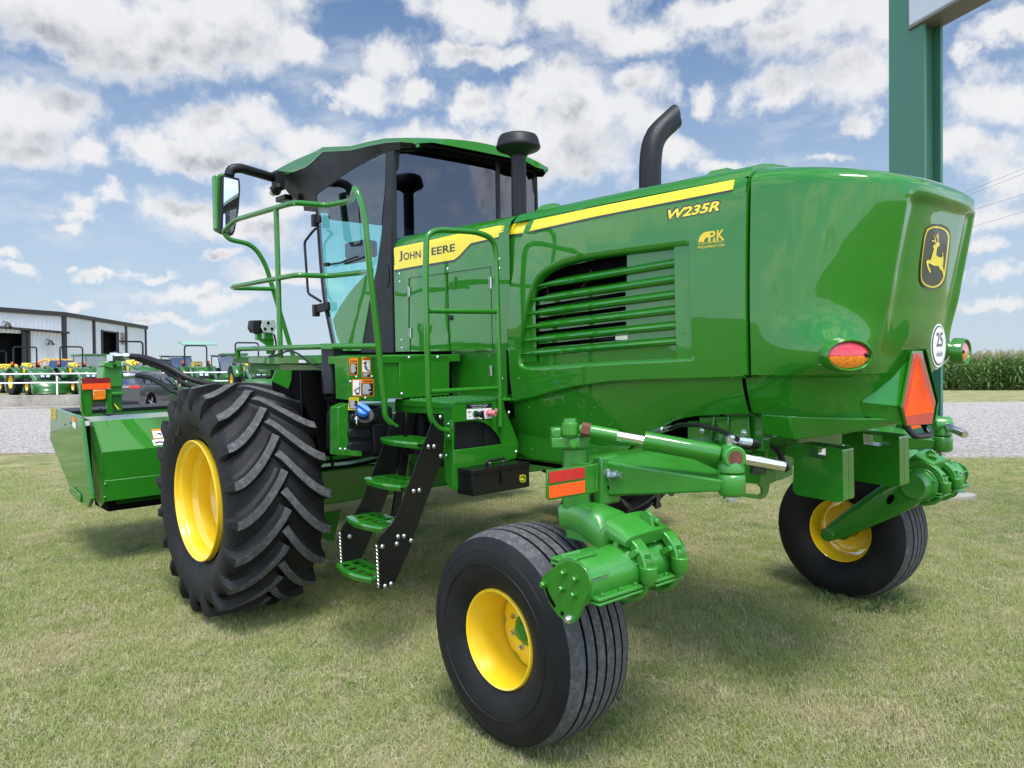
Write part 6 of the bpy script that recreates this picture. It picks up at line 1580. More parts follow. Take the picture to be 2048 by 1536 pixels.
mb.dome(L(1032.5, 903.5, x=XL - .006), (-1, 0, 0), .010); mb.dome(L(1018, 825, x=XL - .006), (-1, 0, 0), .010)
prt(mb, 'platform_bolts', 'zinc', pf)
# auxiliary power sockets
sk = empty('power_socket_plate', L(958, 823, x=XL), pf); OFF[sk.name] = sk.location.copy(); sk.location = sk.location - OFF['platform']
def sq(a0, b0, a1, b1, s0, off): return [L(a, b, x=XL - off) for a, b in ((a0, b0), (a1, b0 + s0), (a1, b1 + s0), (a0, b1))]
mb = MB(); mb.prism(sq(932.5, 808.5, 984, 840, -2, .003), (.002, 0, 0)); prt(mb, 'plate_border', 'black_decal', sk, smooth=None)
mb = MB(); mb.add(sq(933.3, 818, 983.3, 839, -2, .0036), [(0, 1, 2, 3)]); prt(mb, 'plate_face', 'white', sk, smooth=None)
for tx, a, b, c, d, h, m_ in (('AUXILIARY ELECTRICAL POWER', 941, 812.3, 975.5, 811, 2.4, 'white'), ('DO NOT EXCEED 30 AMPS', 944.5, 815.8, 972, 814.5, 2.2, 'white'), ('NEG', 937, 833.5, 942, 833.3, 2, 'black_decal'), ('POS', 963.5, 832, 968, 831.8, 2, 'black_decal')):
    p0, p1 = L(a, b, x=XL - .004), L(c, d, x=XL - .004); prt(fit_text(tx, p0, p1, h * .0027, (-1, 0, 0), .0006), 'plate_text', m_, sk, smooth=None, fix=False)
mb = MB(); mb.bar(L(936, 823.8, x=XL - .005), L(942, 823.5, x=XL - .005), .002, .004); mb.bar(L(963, 822.5, x=XL - .005), L(968.5, 822.2, x=XL - .005), .002, .004); mb.bar(L(965.7, 819.5, x=XL - .005), L(965.9, 825.3, x=XL - .005), .002, .004, up=(0, 1, 0)); prt(mb, 'polarity_marks', 'black_decal', sk, smooth=None)
for (a, b, m1, nm) in ((950, 827.5, 'plastic', 'negative_socket'), (976, 825.5, 'pink', 'positive_socket')):
    c_ = L(a, b, x=XL); ax2 = V(-.95, -.25, -.05).normalized(); mb = MB(); mb.rings(c_, c_ + V(-1, 0, 0) * .012, [(0, .022), (1, .020)], 20); prt(mb, 'socket_ring', 'green' if m1 == 'plastic' else 'pink', sk)
    mb = MB(); mb.rings(c_ + V(-.01, 0, 0), c_ + ax2 * .055, [(0, .015), (.7, .015), (.72, .021), (1, .019)], 20); mb.box(c_ + ax2 * .05 + V(0, -.012, -.016 if m1 == 'plastic' else .018), (.012, .012, .022)); prt(mb, nm, m1, sk, bevel=.002)
# handrail beside the ladder
hr = empty('grab_rail', (XL, .95, 1.7), root); OFF['grab_rail'] = V(XL, .95, 1.7)
mb = MB(); mb.tube([L(897, 862, x=XL + .0), L(877, 857, x=XL), L(861, 838, x=XL), L(857, 800, x=XL), L(851, 560, x=XL), L(853, 470, x=XL), L(875, 459, x=XL), L(955, 464, x=XL), L(988, 478, x=XL), L(992, 520, x=XL), L(1000, 780, x=XL - .015), L(1000.5, 853, x=XL - .02)], .0172, 14, rad=.075); prt(mb, 'rail_tube', 'green', hr)
for a, b, c, d in ((858, 622, 993, 623.7), (861, 783.5, 997, 776.5)): mb = MB(); mb.tube([L(a, b, x=XL), L(c, d, x=XL - .005)], .0145, 12); prt(mb, 'cross_bar', 'green', hr)

# ladder
lad = empty('boarding_ladder', (.1, 1.3, .8), root); OFF['boarding_ladder'] = V(.1, 1.3, .8)
up_ = [(869.5, 829.5), (887.5, 829.5), (889, 880), (884, 925), (877, 938), (826, 1076), (756, 1090), (755.5, 1082), (760, 1073), (768, 1064), (784, 1047), (795, 1028), (801, 1012), (850, 882)]
lw_ = [(755, 1088), (826, 1073.5), (826, 1081), (789, 1165), (785, 1171), (762, 1177), (759, 1174)]
XF = .29
for x_, s in ((XL - .012, 0), (XF, 1)):
    for nm, pts in (('side_plate', up_), ('hanging_plate', lw_)):
        q = [L(a, b, x=XL - .012) for a, b in pts]; q = [V(x_ + (-.006 if nm[0] == 'h' else 0) * (1 if s == 0 else -1), p.y, p.z) for p in q]
        mb = MB(); mb.prism(q, (.006 * (1 if s == 0 else -1), 0, 0)); prt(mb, nm, 'black', lad, bevel=.0015)
mb = MB(); mb.bar(V(XF - .03, L(885, 835, x=XL).y - .03, 1.30), V(XF - .03, L(826, 1070, x=XL).y - .10, .62), .02, .05); prt(mb, 'brace', 'black', lad)
stp = [((848, 884), .0), ((815, 970), .0), ((778, 1053), .0), ((757, 1154), .0)]
for (a, b), _ in stp:
    p = L(a, b, x=XL - .012); z = p.z; yo3 = p.y + .035; yi3 = p.y - (.15 if b < 1100 else .115)
    # curved nose, open grid of bars
    N_ = 12; outer_ = [V(XL + (XF - XL) * t, yo3 + .035 * math.sin(math.pi * t) ** .8, z) for t in np.linspace(0, 1, N_)]
    inner_ = [V(XF, yi3, z), V(XL, yi3, z)]
    mb = MB(); out2 = [V(q.x * .94 + .006, q.y - .014, z) for q in outer_]; holes_ = []
    for (t0, t1) in ((.05, .27), (.31, .49), (.53, .71), (.75, .95)):
        xa3, xb3 = XL + (XF - XL) * t0, XL + (XF - XL) * t1
        for (y0_, y1_) in ((yi3 + .015, yi3 + .075), (yi3 + .088, yi3 + .160)):
            e1_ = min(y1_, yo3 + .035 * math.sin(math.pi * t0) - .022); e2_ = min(y1_, yo3 + .035 * math.sin(math.pi * t1) - .022)
            holes_.append([V(xa3, y0_, z), V(xb3, y0_ + .004, z), V(xb3, e2_, z), V(xa3, e1_, z)])
    mb = holed(outer_ + inner_, holes_, (0, 0, -.012)); sp_ = mb
    nose = MB(); nose.grid([[tuple(q) for q in outer_], [(q.x, q.y + .004, q.z - .012) for q in outer_], [(q.x * .98 + .002, q.y - .002, q.z - .034) for q in outer_], [(q.x * .96 + .004, q.y - .014, q.z - .036) for q in outer_]])
    mb.add(nose.v, nose.f); mb.bx(XL + .002, XF - .002, yi3 - .006, yi3, z - .05, z); prt(mb, 'step', 'green', lad, smooth=30)
mb = MB()
for a, b in ((857, 893), (868, 892.5), (827.5, 982), (838.5, 980.5), (796, 1073), (808, 1072), (764.5, 1093), (793.5, 1087.5), (822, 1081), (770, 1172), (782, 1167.5), (881.5, 912), (881, 834)): mb.dome(L(a, b, x=XL - .019), (-1, 0, 0), .0105)
for a, b in ((699.5, 1072.5),): mb.dome(L(a, b, x=XF), (-1, 0, 0), .011)
prt(mb, 'ladder_bolts', 'zinc', lad)
for x_ in (XL - .014, XF - .004):
    a = L(756, 1090, x=XL - .012); b = L(760, 1174, x=XL - .012); pts = []
    for i in range(46): t = i / 45; pts.append(V(x_ + .004 * (-1) ** i, a.y + .008 + (b.y - a.y) * t + .004 * (-1) ** (i // 2), a.z + (b.z - a.z) * t))
    mb = MB(); mb.tube(pts, .0030, 6, rad=0); prt(mb, 'chain', 'zinc', lad)

# toolbox
xb0 = -.24; nb, nt = L(945, 993.5, x=xb0), L(942.5, 941.5, x=xb0); rb = L(1059.5, 972, x=xb0); fb = L(914, 988.5, y=nb.y)
tb = empty('tool_box', (xb0, nb.y - .25, nb.z), root); OFF['tool_box'] = tb.location.copy()
mb = MB(); mb.bx(xb0, fb.x, rb.y, nb.y, nb.z, nt.z); prt(mb, 'box_body', 'black', tb, bevel=.005)
mb = MB(); mb.bx(xb0 - .004, fb.x + .004, rb.y - .004, nb.y + .004, nt.z - .030, nt.z + .002); prt(mb, 'box_lid', 'black', tb, bevel=.005)
hy_ = (rb.y + nb.y) / 2 - .02; hx_ = (xb0 + fb.x) / 2 + .01; mb = MB(); mb.tube([(hx_, hy_ + .075, nt.z + .004), (hx_, hy_ + .07, nt.z + .025), (hx_, hy_ - .07, nt.z + .03), (hx_, hy_ - .075, nt.z + .004)], .009, 10, rad=.02); prt(mb, 'carry_handle', 'plastic', tb)
mb = MB(); mb.box((hx_ - .005, hy_ + .055, nt.z + .012), (.02, .016, .02)); mb.box((hx_ - .005, hy_ - .055, nt.z + .012), (.02, .016, .02)); prt(mb, 'handle_clips', 'chrome', tb)
mb = MB(); q = L(1004, 950, x=xb0); mb.box((xb0 - .006, q.y, q.z - .01), (.008, .030, .07)); mb.tube([(xb0 - .012, q.y - .008, q.z - .01), (xb0 - .014, q.y, q.z - .028), (xb0 - .012, q.y + .008, q.z - .01)], .003, 6); prt(mb, 'latch', 'black', tb, bevel=.002)
bq = [L(a, b, x=xb0 - .003) for a, b in ((1040, 951), (1044, 949.5), (1049, 949.5), (1052, 952), (1051.5, 962), (1048, 965), (1043, 964.5), (1039.5, 961))]; mb = MB(); mb.prism(bq, (.002, 0, 0)); prt(mb, 'badge_plate', 'yellow_decal', tb, smooth=None)
c_ = sum(bq, V(0, 0, 0)) / 8; mb = MB(); mb.prism([c_ + (p - c_) * .84 + V(-.0008, 0, 0) for p in bq], (.001, 0, 0)); prt(mb, 'badge_field', 'green', tb, smooth=None)
dq = [L(1039.2 + (a - 222) * .085, 951.5 + (b - 265) * .042, x=xb0 - .0052) for a, b in deer]; mb = MB(); mb.add(dq, [tuple(range(len(dq)))]); prt(mb, 'badge_deer', 'yellow_decal', tb, smooth=None)

# ------------------------------------------------------------------ chassis
ch = empty('chassis', (0, 0, 1.0), root); OFF['chassis'] = V(0, 0, 1.0)
for s in (1, -1):
    mb = MB(); mb.bx(-1.34, 1.45, .42 * s, .54 * s, .98, 1.20); prt(mb, 'frame_rail', 'green', ch, bevel=.008)
    mb = MB(); mb.bx(1.15, 1.45, .54 * s, 1.35 * s, .62, .86); mb.cyl((1.296, 1.35 * s, .746), (1.296, 1.72 * s, .746), .17, .15, 24); prt(mb, 'final_drive', 'green', ch, bevel=.01)
    q = [L(a, b, y=.56) for a, b in ((1034, 866), (1200, 893), (1262, 893), (1250, 905), (1126, 926), (1060, 918), (1036, 905))]; mb = MB(); mb.prism([(p.x, p.y * s, p.z) for p in q], (0, -.01 * s, 0)); prt(mb, 'frame_plate', 'green', ch, bevel=.003)
mb = MB(); mb.bx(1.15, 1.45, -.6, .6, .62, 1.0); mb.bx(-1.5, -1.3, -.5, .5, 1.0, 1.3); mb.bx(-.9, -.75, -.5, .5, 1.0, 1.15); prt(mb, 'cross_member', 'green', ch, bevel=.01)
mb = MB(); mb.bx(-1.30, 1.1, -.38, .38, .92, 1.42); prt(mb, 'driveline', 'dark', ch)
mb = MB(); mb.bx(-1.70, -1.36, -.40, .40, 1.12, 1.36); prt(mb, 'rear_frame', 'green', ch, bevel=.01)
mb = MB(); mb.bx(-1.72, -1.5, .40, .47, 1.17, 1.36); prt(mb, 'frame_gusset', 'green', ch, bevel=.006)
q = [L(a, b, y=.50) for a, b in ((1397, 834), (1497, 832), (1500, 905), (1410, 885))]; mb = MB(); mb.prism(q, (0, -.02, 0)); prt(mb, 'engine_mount', 'green', ch, bevel=.004)
for a, b, c, d in ((1428, 834, 1415, 885), (1457, 834, 1443, 885)):
    mb = MB(); mb.tube([L(a, b, y=.505), L(a - 3, b + 25, y=.515), L(c, d, y=.52)], .005, 6); prt(mb, 'weld_rib', 'green', ch)
mb = MB(); mb.dome(L(1404, 861, y=.503), (0, 1, 0), .012); mb.dome(L(1488, 865.5, y=.503), (0, 1, 0), .013); prt(mb, 'mount_bolts', 'zinc', ch)
# tow plate with slot, serial plate, strap, rear cross beam stub
o2 = [L(a, b, x=-1.66) for a, b in ((1465, 915), (1550, 900), (1553, 962), (1540, 968), (1537, 985), (1530, 996), (1520, 999), (1482, 993), (1472, 980), (1470, 960))]
h2 = [L(a, b, x=-1.66) for a, b in ((1480, 970), (1485, 966), (1517, 968), (1525, 976), (1526, 987), (1520, 990), (1490, 986), (1481, 980))]
tp = empty('hitch_plate', o2[0], root); OFF['hitch_plate'] = o2[0].copy()
mb = holed(o2, [h2], (.014, 0, 0)); prt(mb, 'plate', 'green', tp, bevel=.002)
mb = MB(); mb.prism([L(a, b, x=-1.663) for a, b in ((1501, 931), (1532, 932), (1532, 950), (1501, 948))], (.002, 0, 0)); prt(mb, 'serial_plate', 'black_decal', tp, smooth=None)
for tx, a, b, c, h in (('JOHN DEERE', 1509, 935, 1524, 2.2), ('MADE IN U.S.A.', 1507, 938.8, 1526, 1.8), ('SERIAL NUMBER', 1506, 942.5, 1527, 2), ('MOLINE ILLINOIS', 1504, 947, 1529, 1.8)):
    p0, p1 = L(a, b, x=-1.6655), L(c, b, x=-1.6655); prt(fit_text(tx, p0, p1, h * .0024, (-1, 0, 0), .0004), 'plate_text', 'lamp', tp, smooth=None, fix=False)
mb = MB(); mb.prism([L(a, b, x=-1.60) for a, b in ((1550, 905), (1586, 912), (1586, 950), (1562, 960), (1550, 962))], (.1, 0, 0)); prt(mb, 'beam_stub', 'green_cast', tp, bevel=.004)
mb = MB(); pts = [L(a, b, x=-1.70) for a, b in ((1538, 893), (1556, 902), (1562, 915), (1566, 928), (1576, 944))]; rows = []
for p in smooth_pts(pts, 2): rows.append([(p.x, p.y + .022, p.z), (p.x - .003, p.y - .022, p.z + .012)])
mb.grid(rows); prt(mb, 'strap', 'hose', tp, solid=.003, smooth=60)
mb = MB(); mb.tube([L(1340, 857, y=.62), L(1360, 849, y=.72), L(1400, 850, y=.85), L(1440, 860, y=.95), L(1468, 874, y=1.05), L(1475, 879, y=1.08)], .011, 10, rad=.08); prt(mb, 'steering_hose', 'hose', axle)
mb = MB(); a_, b_ = L(1305, 865, y=.55), L(1342, 856, y=.62); mb.rings(a_, b_, [(0, .012), (.45, .013), (.46, .016), (.6, .016), (.61, .013), (1, .013)], 12); prt(mb, 'hose_ferrule', 'zinc', axle)
mb = MB(); a_, b_ = L(1458, 878, y=1.08), L(1502, 884, y=1.0); mb.rings(a_, b_, [(0, .020), (.3, .020), (.31, .014), (.5, .014), (.51, .018), (1, .017)], 8); mb.rings(L(1458, 890, y=1.09), L(1460, 874, y=1.09), [(0, .014), (1, .015)], 8); prt(mb, 'hose_elbow', 'zinc', axle)
mb = MB(); mb.tube([b_, L(1518, 885, y=.97), L(1516, 893, y=.95), L(1500, 896, y=.9), L(1470, 890, y=.85)], .012, 10, rad=.02); prt(mb, 'return_hose', 'hose', axle)
for o_3 in list(bpy.data.objects):
    if o_3.parent is axle and o_3.name.split('.')[0] in ('steering_hose', 'hose_ferrule', 'hose_elbow', 'return_hose'):
        for v in o_3.data.vertices: v.co -= axle.location

# suitcase weights in two pairs
def weight(yc, x_sh, z_sh, nm='suitcase_weight'):
    w = empty(nm, (-1.95 + x_sh, yc, 1.0), root)
    K = lambda a, b: (lambda p: V(p.x + x_sh, yc, p.z + z_sh))(L(a, b, y=.30))
    o_4 = rpoly([K(*Z3) for Z3 in ((1570, 895), (1596, 886), (1685, 898), (1687, 1003), (1675, 1005), (1590, 989), (1585, 980), (1588, 915), (1572, 912))], .012)
    hh = [K(*Z3) for Z3 in ((1612.5, 891), (1651, 896), (1651, 919), (1614, 913))]
    for k in (0, 1):
        mb = holed([p + V(0, -.058 * k, 0) for p in o_4], [[p + V(0, -.058 * k, 0) for p in hh]], (0, -.055, 0)); mb.v = [tuple(Vector(v) - w.location) for v in mb.v]; mb.build('weight_slab', 'green', w, bevel=.005, bseg=3, smooth=40)
    return w
w1 = weight(.30, 0, 0)
q_ = L(1700, 940, y=-.12); q0 = L(1640, 950, y=.30)
w2 = weight(-.12, L(1800, 975, y=-.12).x - L(1687, 1003, y=.30).x, L(1800, 972, y=-.12).z - L(1687, 1003, y=.30).z)

# ------------------------------------------------------------------ header (cutting platform) carried in front
hd = empty('rotary_header', (3.2, 2.0, .45)); hd.matrix_world = ROOTM @ Matrix.Translation((3.2, 2.0, .45))
tag(hd, 'green rotary cutting header carried in front of the windrower', 'mower header')
OFF['rotary_header'] = V(3.2, 2.0, .45)
YH = 2.36; H4 = lambda a, b: (90 + a / 4.518, 690 + b / 4.518)
def hp(mb, name, m, **k): mb.v = [tuple(Vector(v) - Vector((3.2, 2.0, .45))) for v in mb.v]; return mb.build(name, m, hd, **k)
ep = [(50, 555), (240, 625), (300, 642), (322, 668), (416, 1395), (385, 1465), (335, 1442), (232, 1312), (72, 925), (45, 858)]
q = [L(*H4(a, b), y=YH) for a, b in ep]
for s in (1, -1):
    mb = MB(); mb.prism([(p.x, p.y * s, p.z) for p in q], (0, -.03 * s, 0)); hp(mb, 'end_panel', 'green', bevel=.006)
XH = 2.78; rc0, rc1 = L(*H4(516, 970), x=XH), L(*H4(512, 1418), x=XH); tc = L(*H4(430, 690), y=rc0.y); zr = rc0.z
yr = rc0.y; zb = rc1.z; xt_4, zt_4 = tc.x, tc.z; xs1 = L(*H4(380, 665), y=yr + .05).x
mb = MB(); prof_h = [(XH, zb), (XH, zr), (xt_4, zt_4), (xt_4 + .62, zt_4 + .03), (xt_4 + .75, zt_4 - .05)]
mb.grid([[(x, yr, z) for x, z in prof_h], [(x, -yr, z) for x, z in prof_h]]); hp(mb, 'deck_shell', 'green', smooth=None)
for s in (1, -1):
    mb = MB(); side = [(XH, zb), (XH, zr), (xt_4, zt_4), (xt_4 + .10, zt_4 - .01), (xt_4 + .06, zb + .05), (XH + .25, zb - .02), (XH + .12, zb - .06)]
    mb.prism([(x, yr * s, z) for x, z in side], (0, -.012 * s, 0)); hp(mb, 'corner_gusset', 'green', bevel=.003)
    mb = MB(); mb.prism([(XH + .28, (yr - .02) * s, zb), (xt_4 + .05, (yr - .02) * s, zt_4 - .03), (xt_4 + .7, (yr - .02) * s, zt_4 - .1), (xt_4 + .2, (yr - .02) * s, zb)], (0, -.02 * s, 0)); hp(mb, 'inner_bulkhead', 'dark')
mb = MB(); zsm = L(*H4(520, 1230), x=XH).z; mb.bx(XH - .006, XH, -yr + .02, yr - .005, zb, zsm); hp(mb, 'rear_skirt', 'green', bevel=.002)
mb = MB(); mb.bx(XH + .1, XH + .5, -yr + .05, yr - .05, zb - .10, zb + .02); hp(mb, 'cutter_bar', 'dark'); 
mb = MB(); mb.bx(XH + .1, XH + .25, -yr + .1, yr - .1, zb - .06, zb); mb.bx(XH + .3, XH + .5, yr - .5, yr - .35, zb - .11, zb); hp(mb, 'skid_beam', 'green', bevel=.01)
mb = MB()
for a, b in ((548, 702), (562, 740), (546, 1258), (546, 1376)): 
    p = L(*H4(a, b), x=XH - .006) if b > 970 else L(*H4(a, b), x=XH + (xt_4 - XH) * (970 - b) / 280)
    mb.dome(p, (-1, 0, .1), .012)
for a, b in ((180, 718), (230, 703), (288, 1280), (408, 1385)): mb.dome(L(*H4(a, b), y=YH), (0, 1, 0), .011)
hp(mb, 'header_bolts', 'green')
mb = MB(); mb.bx(xt_4 + .55, xt_4 + 1.0, -yr, yr + .03, zt_4 + .03, zt_4 + .055); hp(mb, 'rubber_curtain', 'hose')
p0, p1 = L(102, 839, y=YH + .002), L(113, 839.5, y=YH + .002); hp(fit_text('R500', p0, p1, .105, (0, 1, 0), .001, .02), 'model_number', 'gold', smooth=None, fix=False)
for (pp_, m_) in ((((145, 833), (151.5, 837), (151.5, 845), (145, 841)), 'warn'), (((145, 842), (151.5, 846), (151.5, 858), (145, 853)), 'white')):
    mb = MB(); mb.prism([L(a, b, y=YH + .002) for a, b in pp_], (0, .001, 0)); hp(mb, 'small_sticker', m_, smooth=None)
def slope_pt(a, b, off=.003):
    # point on the sloping top facet
    n_ = Vector((-(zt_4 - zr), 0, (xt_4 - XH))).normalized(); d = Vector(RM.T @ np.array([(a - CX) / FPX, (b - CY) / FPX, 1.0])); C_ = Vector(CAML); t = n_.dot(Vector((XH, 0, zr)) + n_ * off - C_) / n_.dot(d); return C_ + d * t
for m_, q_2, off in (('warn', ((303, 859), (327, 857), (330, 875), (307, 878)), .002), ('white', ((305, 863), (328, 861), (329, 874), (308, 876.5)), .003), ('white', ((304, 880), (330, 877), (332, 888), (308, 891)), .002)):
    mb = MB(); mb.add([slope_pt(a, b, off) for a, b in q_2], [(0, 1, 2, 3)]); hp(mb, 'header_sticker', m_, smooth=None)
mb = MB(); mb.tube([slope_pt(314, 869, .005), slope_pt(319, 866, .005), slope_pt(322, 870, .005)], .006, 6); mb.tube([slope_pt(310, 886, .005), slope_pt(320, 883, .005), slope_pt(327, 885, .005)], .006, 6); hp(mb, 'sticker_symbol', 'black_decal')
mb = MB(); p = L(149, 982, y=YH + .003); mb.prism(rpoly([L(a, b, y=YH + .003) for a, b in ((141, 975), (147, 974), (162, 988), (163, 1005), (158, 1003), (141, 985))], .02), (0, .01, 0)); hp(mb, 'lower_bracket', 'green', bevel=.003)
# hydraulic motor tower, marker plate, amber lamp, hoses
tw_x = xt_4 + .10; T4 = lambda a, b, dx=0: L(*H4(a, b), x=tw_x + dx)
def pbox(pts, dx, t, name, m, bev=.004): mb = MB(); mb.prism([T4(a, b, dx) for a, b in pts], (t, 0, 0)); return hp(mb, name, m, bevel=bev)
pbox(((520, 200), (700, 195), (705, 380), (520, 390)), .0, .2, 'motor_body', 'green_cast', .012)
pbox(((600, 370), (700, 370), (700, 600), (600, 600)), .02, .16, 'motor_tower', 'green_cast', .008)
pbox(((535, 150), (690, 140), (695, 200), (600, 215), (535, 195)), -.02, .2, 'motor_block', 'green_cast', .008)
pbox(((570, 430), (715, 425), (715, 450), (570, 455)), -.03, .24, 'tower_flange', 'green_cast', .004)
pbox(((330, 400), (605, 400), (605, 620), (560, 622), (560, 520), (425, 525), (425, 640), (345, 640)), -.06, .012, 'lamp_bracket', 'green', .002)
pbox(((320, 300), (345, 420), (365, 640), (335, 600), (322, 480)), -.06, .06, 'bracket_fin', 'green', .002)
pbox(((330, 302), (592, 295), (592, 343), (334, 352)), -.075, .004, 'marker_plate', 'darkred', .0)
pbox(((334, 352), (592, 343), (592, 392), (340, 404)), -.075, .004, 'marker_plate', 'orange', .0)
pbox(((428, 402), (556, 398), (558, 500), (432, 508)), -.085, .03, 'lamp_case', 'plastic', .006)
pbox(((434, 406), (552, 403), (553, 494), (437, 501)), -.092, .02, 'amber_lamp', 'amber', .008)
mb = MB(); mb.rings(T4(632, 186, -.035), T4(632, 186, -.03), [(0, .012), (1, .012)], 16); hp(mb, 'port_hole', 'dark')
mb = MB(); mb.rings(T4(600, 145), T4(600, 90), [(0, .035), (1, .035)], 8); mb.rings(T4(590, 100), T4(700, 98, .0), [(0, .030), (.5, .034), (.51, .026), (1, .028)], 8); mb.rings(T4(700, 102), T4(785, 104), [(0, .022), (.3, .030), (1, .027)], 16); mb.rings(T4(640, 120, .05), T4(720, 118, .05), [(0, .028), (1, .024)], 8)
mb.rings(T4(705, 280), T4(835, 275), [(0, .024), (.4, .030), (.41, .024), (1, .026)], 12); hp(mb, 'hydraulic_fittings', 'zinc')
for pts, r in ((((780, 102), (900, 112), (1010, 150), (1150, 215), (1330, 330)), .024), (((820, 120), (1000, 185), (1140, 260), (1290, 378)), .019), (((835, 275), (930, 290), (1060, 350), (1200, 455)), .020)):
    P = []
    for i, (a, b) in enumerate(pts): P.append(L(*H4(a, b), x=tw_x - .03 - .45 * i / (len(pts) - 1)))
    P.append(P[-1] + V(-.5, -.45, -.12)); P = [p for p in P]
    mb = MB(); mb.tube(smooth_pts(P, 2), r, 12, rad=0); hp(mb, 'hydraulic_hose', 'hose')
for pts, m_ in ((((500, 572), (520, 610), (560, 640), (600, 630)), 'hose'), (((625, 535), (650, 560), (665, 580)), 'yellow_decal'), (((615, 530), (640, 590), (600, 625), (560, 632)), 'hose')):
    mb = MB(); mb.tube([T4(a, b, -.09) for a, b in pts], .006, 6, rad=.04); hp(mb, 'lamp_wire', m_)
# lift arms and cross tube between machine and header, seen under the cab
mb = MB(); a_, b_ = L(646, 985, x=1.75), L(905, 950, x=1.75)
mb.bx(1.7, 2.0, a_.y + .3, b_.y - 1.2, .58, .80); hp(mb, 'cross_tube', 'green', bevel=.02)
for s in (1, -1): mb = MB(); mb.bar((1.2, .62 * s, .95), (2.9, .75 * s, .70), .14, .16); hp(mb, 'lift_arm', 'green', bevel=.01)
mb = MB(); q = [L(a, b, x=1.5) for a, b in ((640, 1028), (682, 1020), (668, 1082), (648, 1078))]; mb.prism(q, (.02, 0, 0)); hp(mb, 'hanging_flap', 'green')
for pts in (((630, 925), (700, 920), (780, 900)), ((640, 938), (720, 930), (800, 905)), ((632, 958), (680, 935), (760, 920)), ((660, 905), (668, 940), (650, 965))):
    mb = MB(); mb.tube(smooth_pts([L(a, b, x=1.2) for a, b in pts], 2), .012, 8, rad=0); hp(mb, 'link_hose', 'hose')
# ------------------------------------------------------------------ machines parked behind the wall, and the car
def vpart(mb, name, m, par, **k): return mb.build(name, m, par, **k)
M['tractor_green'] = mat('tractor_green_paint', (.016, .115, .014), .35, coat=.6)
M['orange_lamp'] = mat('orange_flasher', (.85, .12, .01), .4)
M['car_paint'] = mat('dark_grey_car_paint', (.045, .048, .055), .3, coat=1.0)
M['black_truck'] = mat('black_truck_paint', (.02, .02, .024), .3, coat=.8)
M['silver'] = mat('silver_paint', (.45, .47, .50), .35, metal=.3)
M['canopy'] = mat('pale_green_canopy', (.22, .40, .31), .4)
M['forklift_yellow'] = mat('amber_frame_paint', (.75, .36, .05), .45)
def wheel(cx, cy, r, w, name, par, big=True, m='yellow', lug=14):
    e = empty(name, (cx, cy, r), par)
    mb = MB(); mb.lathe((0, -w / 2, 0), (0, 1, 0), [(0, r * .52), (0, r * .9), (w * .12, r * .97), (w * .88, r * .97), (w, r * .9), (w, r * .52)], 28)
    for i in range(lug):
        a = 2 * math.pi * i / lug
        for s in (1, -1): mb.box((math.cos(a + .1 * s) * r * .97, s * w * .25, math.sin(a + .1 * s) * r * .97), (.06 * r / .5, w * .5, .07 * r / .5), Matrix.Rotation(-a, 3, 'Y') @ Matrix.Rotation(.5 * s, 3, 'X'))
    vpart(mb, 'tyre', 'rubber', e, smooth=40)
    mb = MB(); mb.lathe((0, -w * .45, 0), (0, 1, 0), [(0, r * .56), (w * .1, r * .5), (w * .3, r * .46), (w * .45, 0.001)], 24); mb.lathe((0, w * .45, 0), (0, -1, 0), [(0, r * .56), (w * .1, r * .5), (w * .3, r * .46), (w * .45, 0.001)], 24); vpart(mb, 'rim', m, e)
    return e
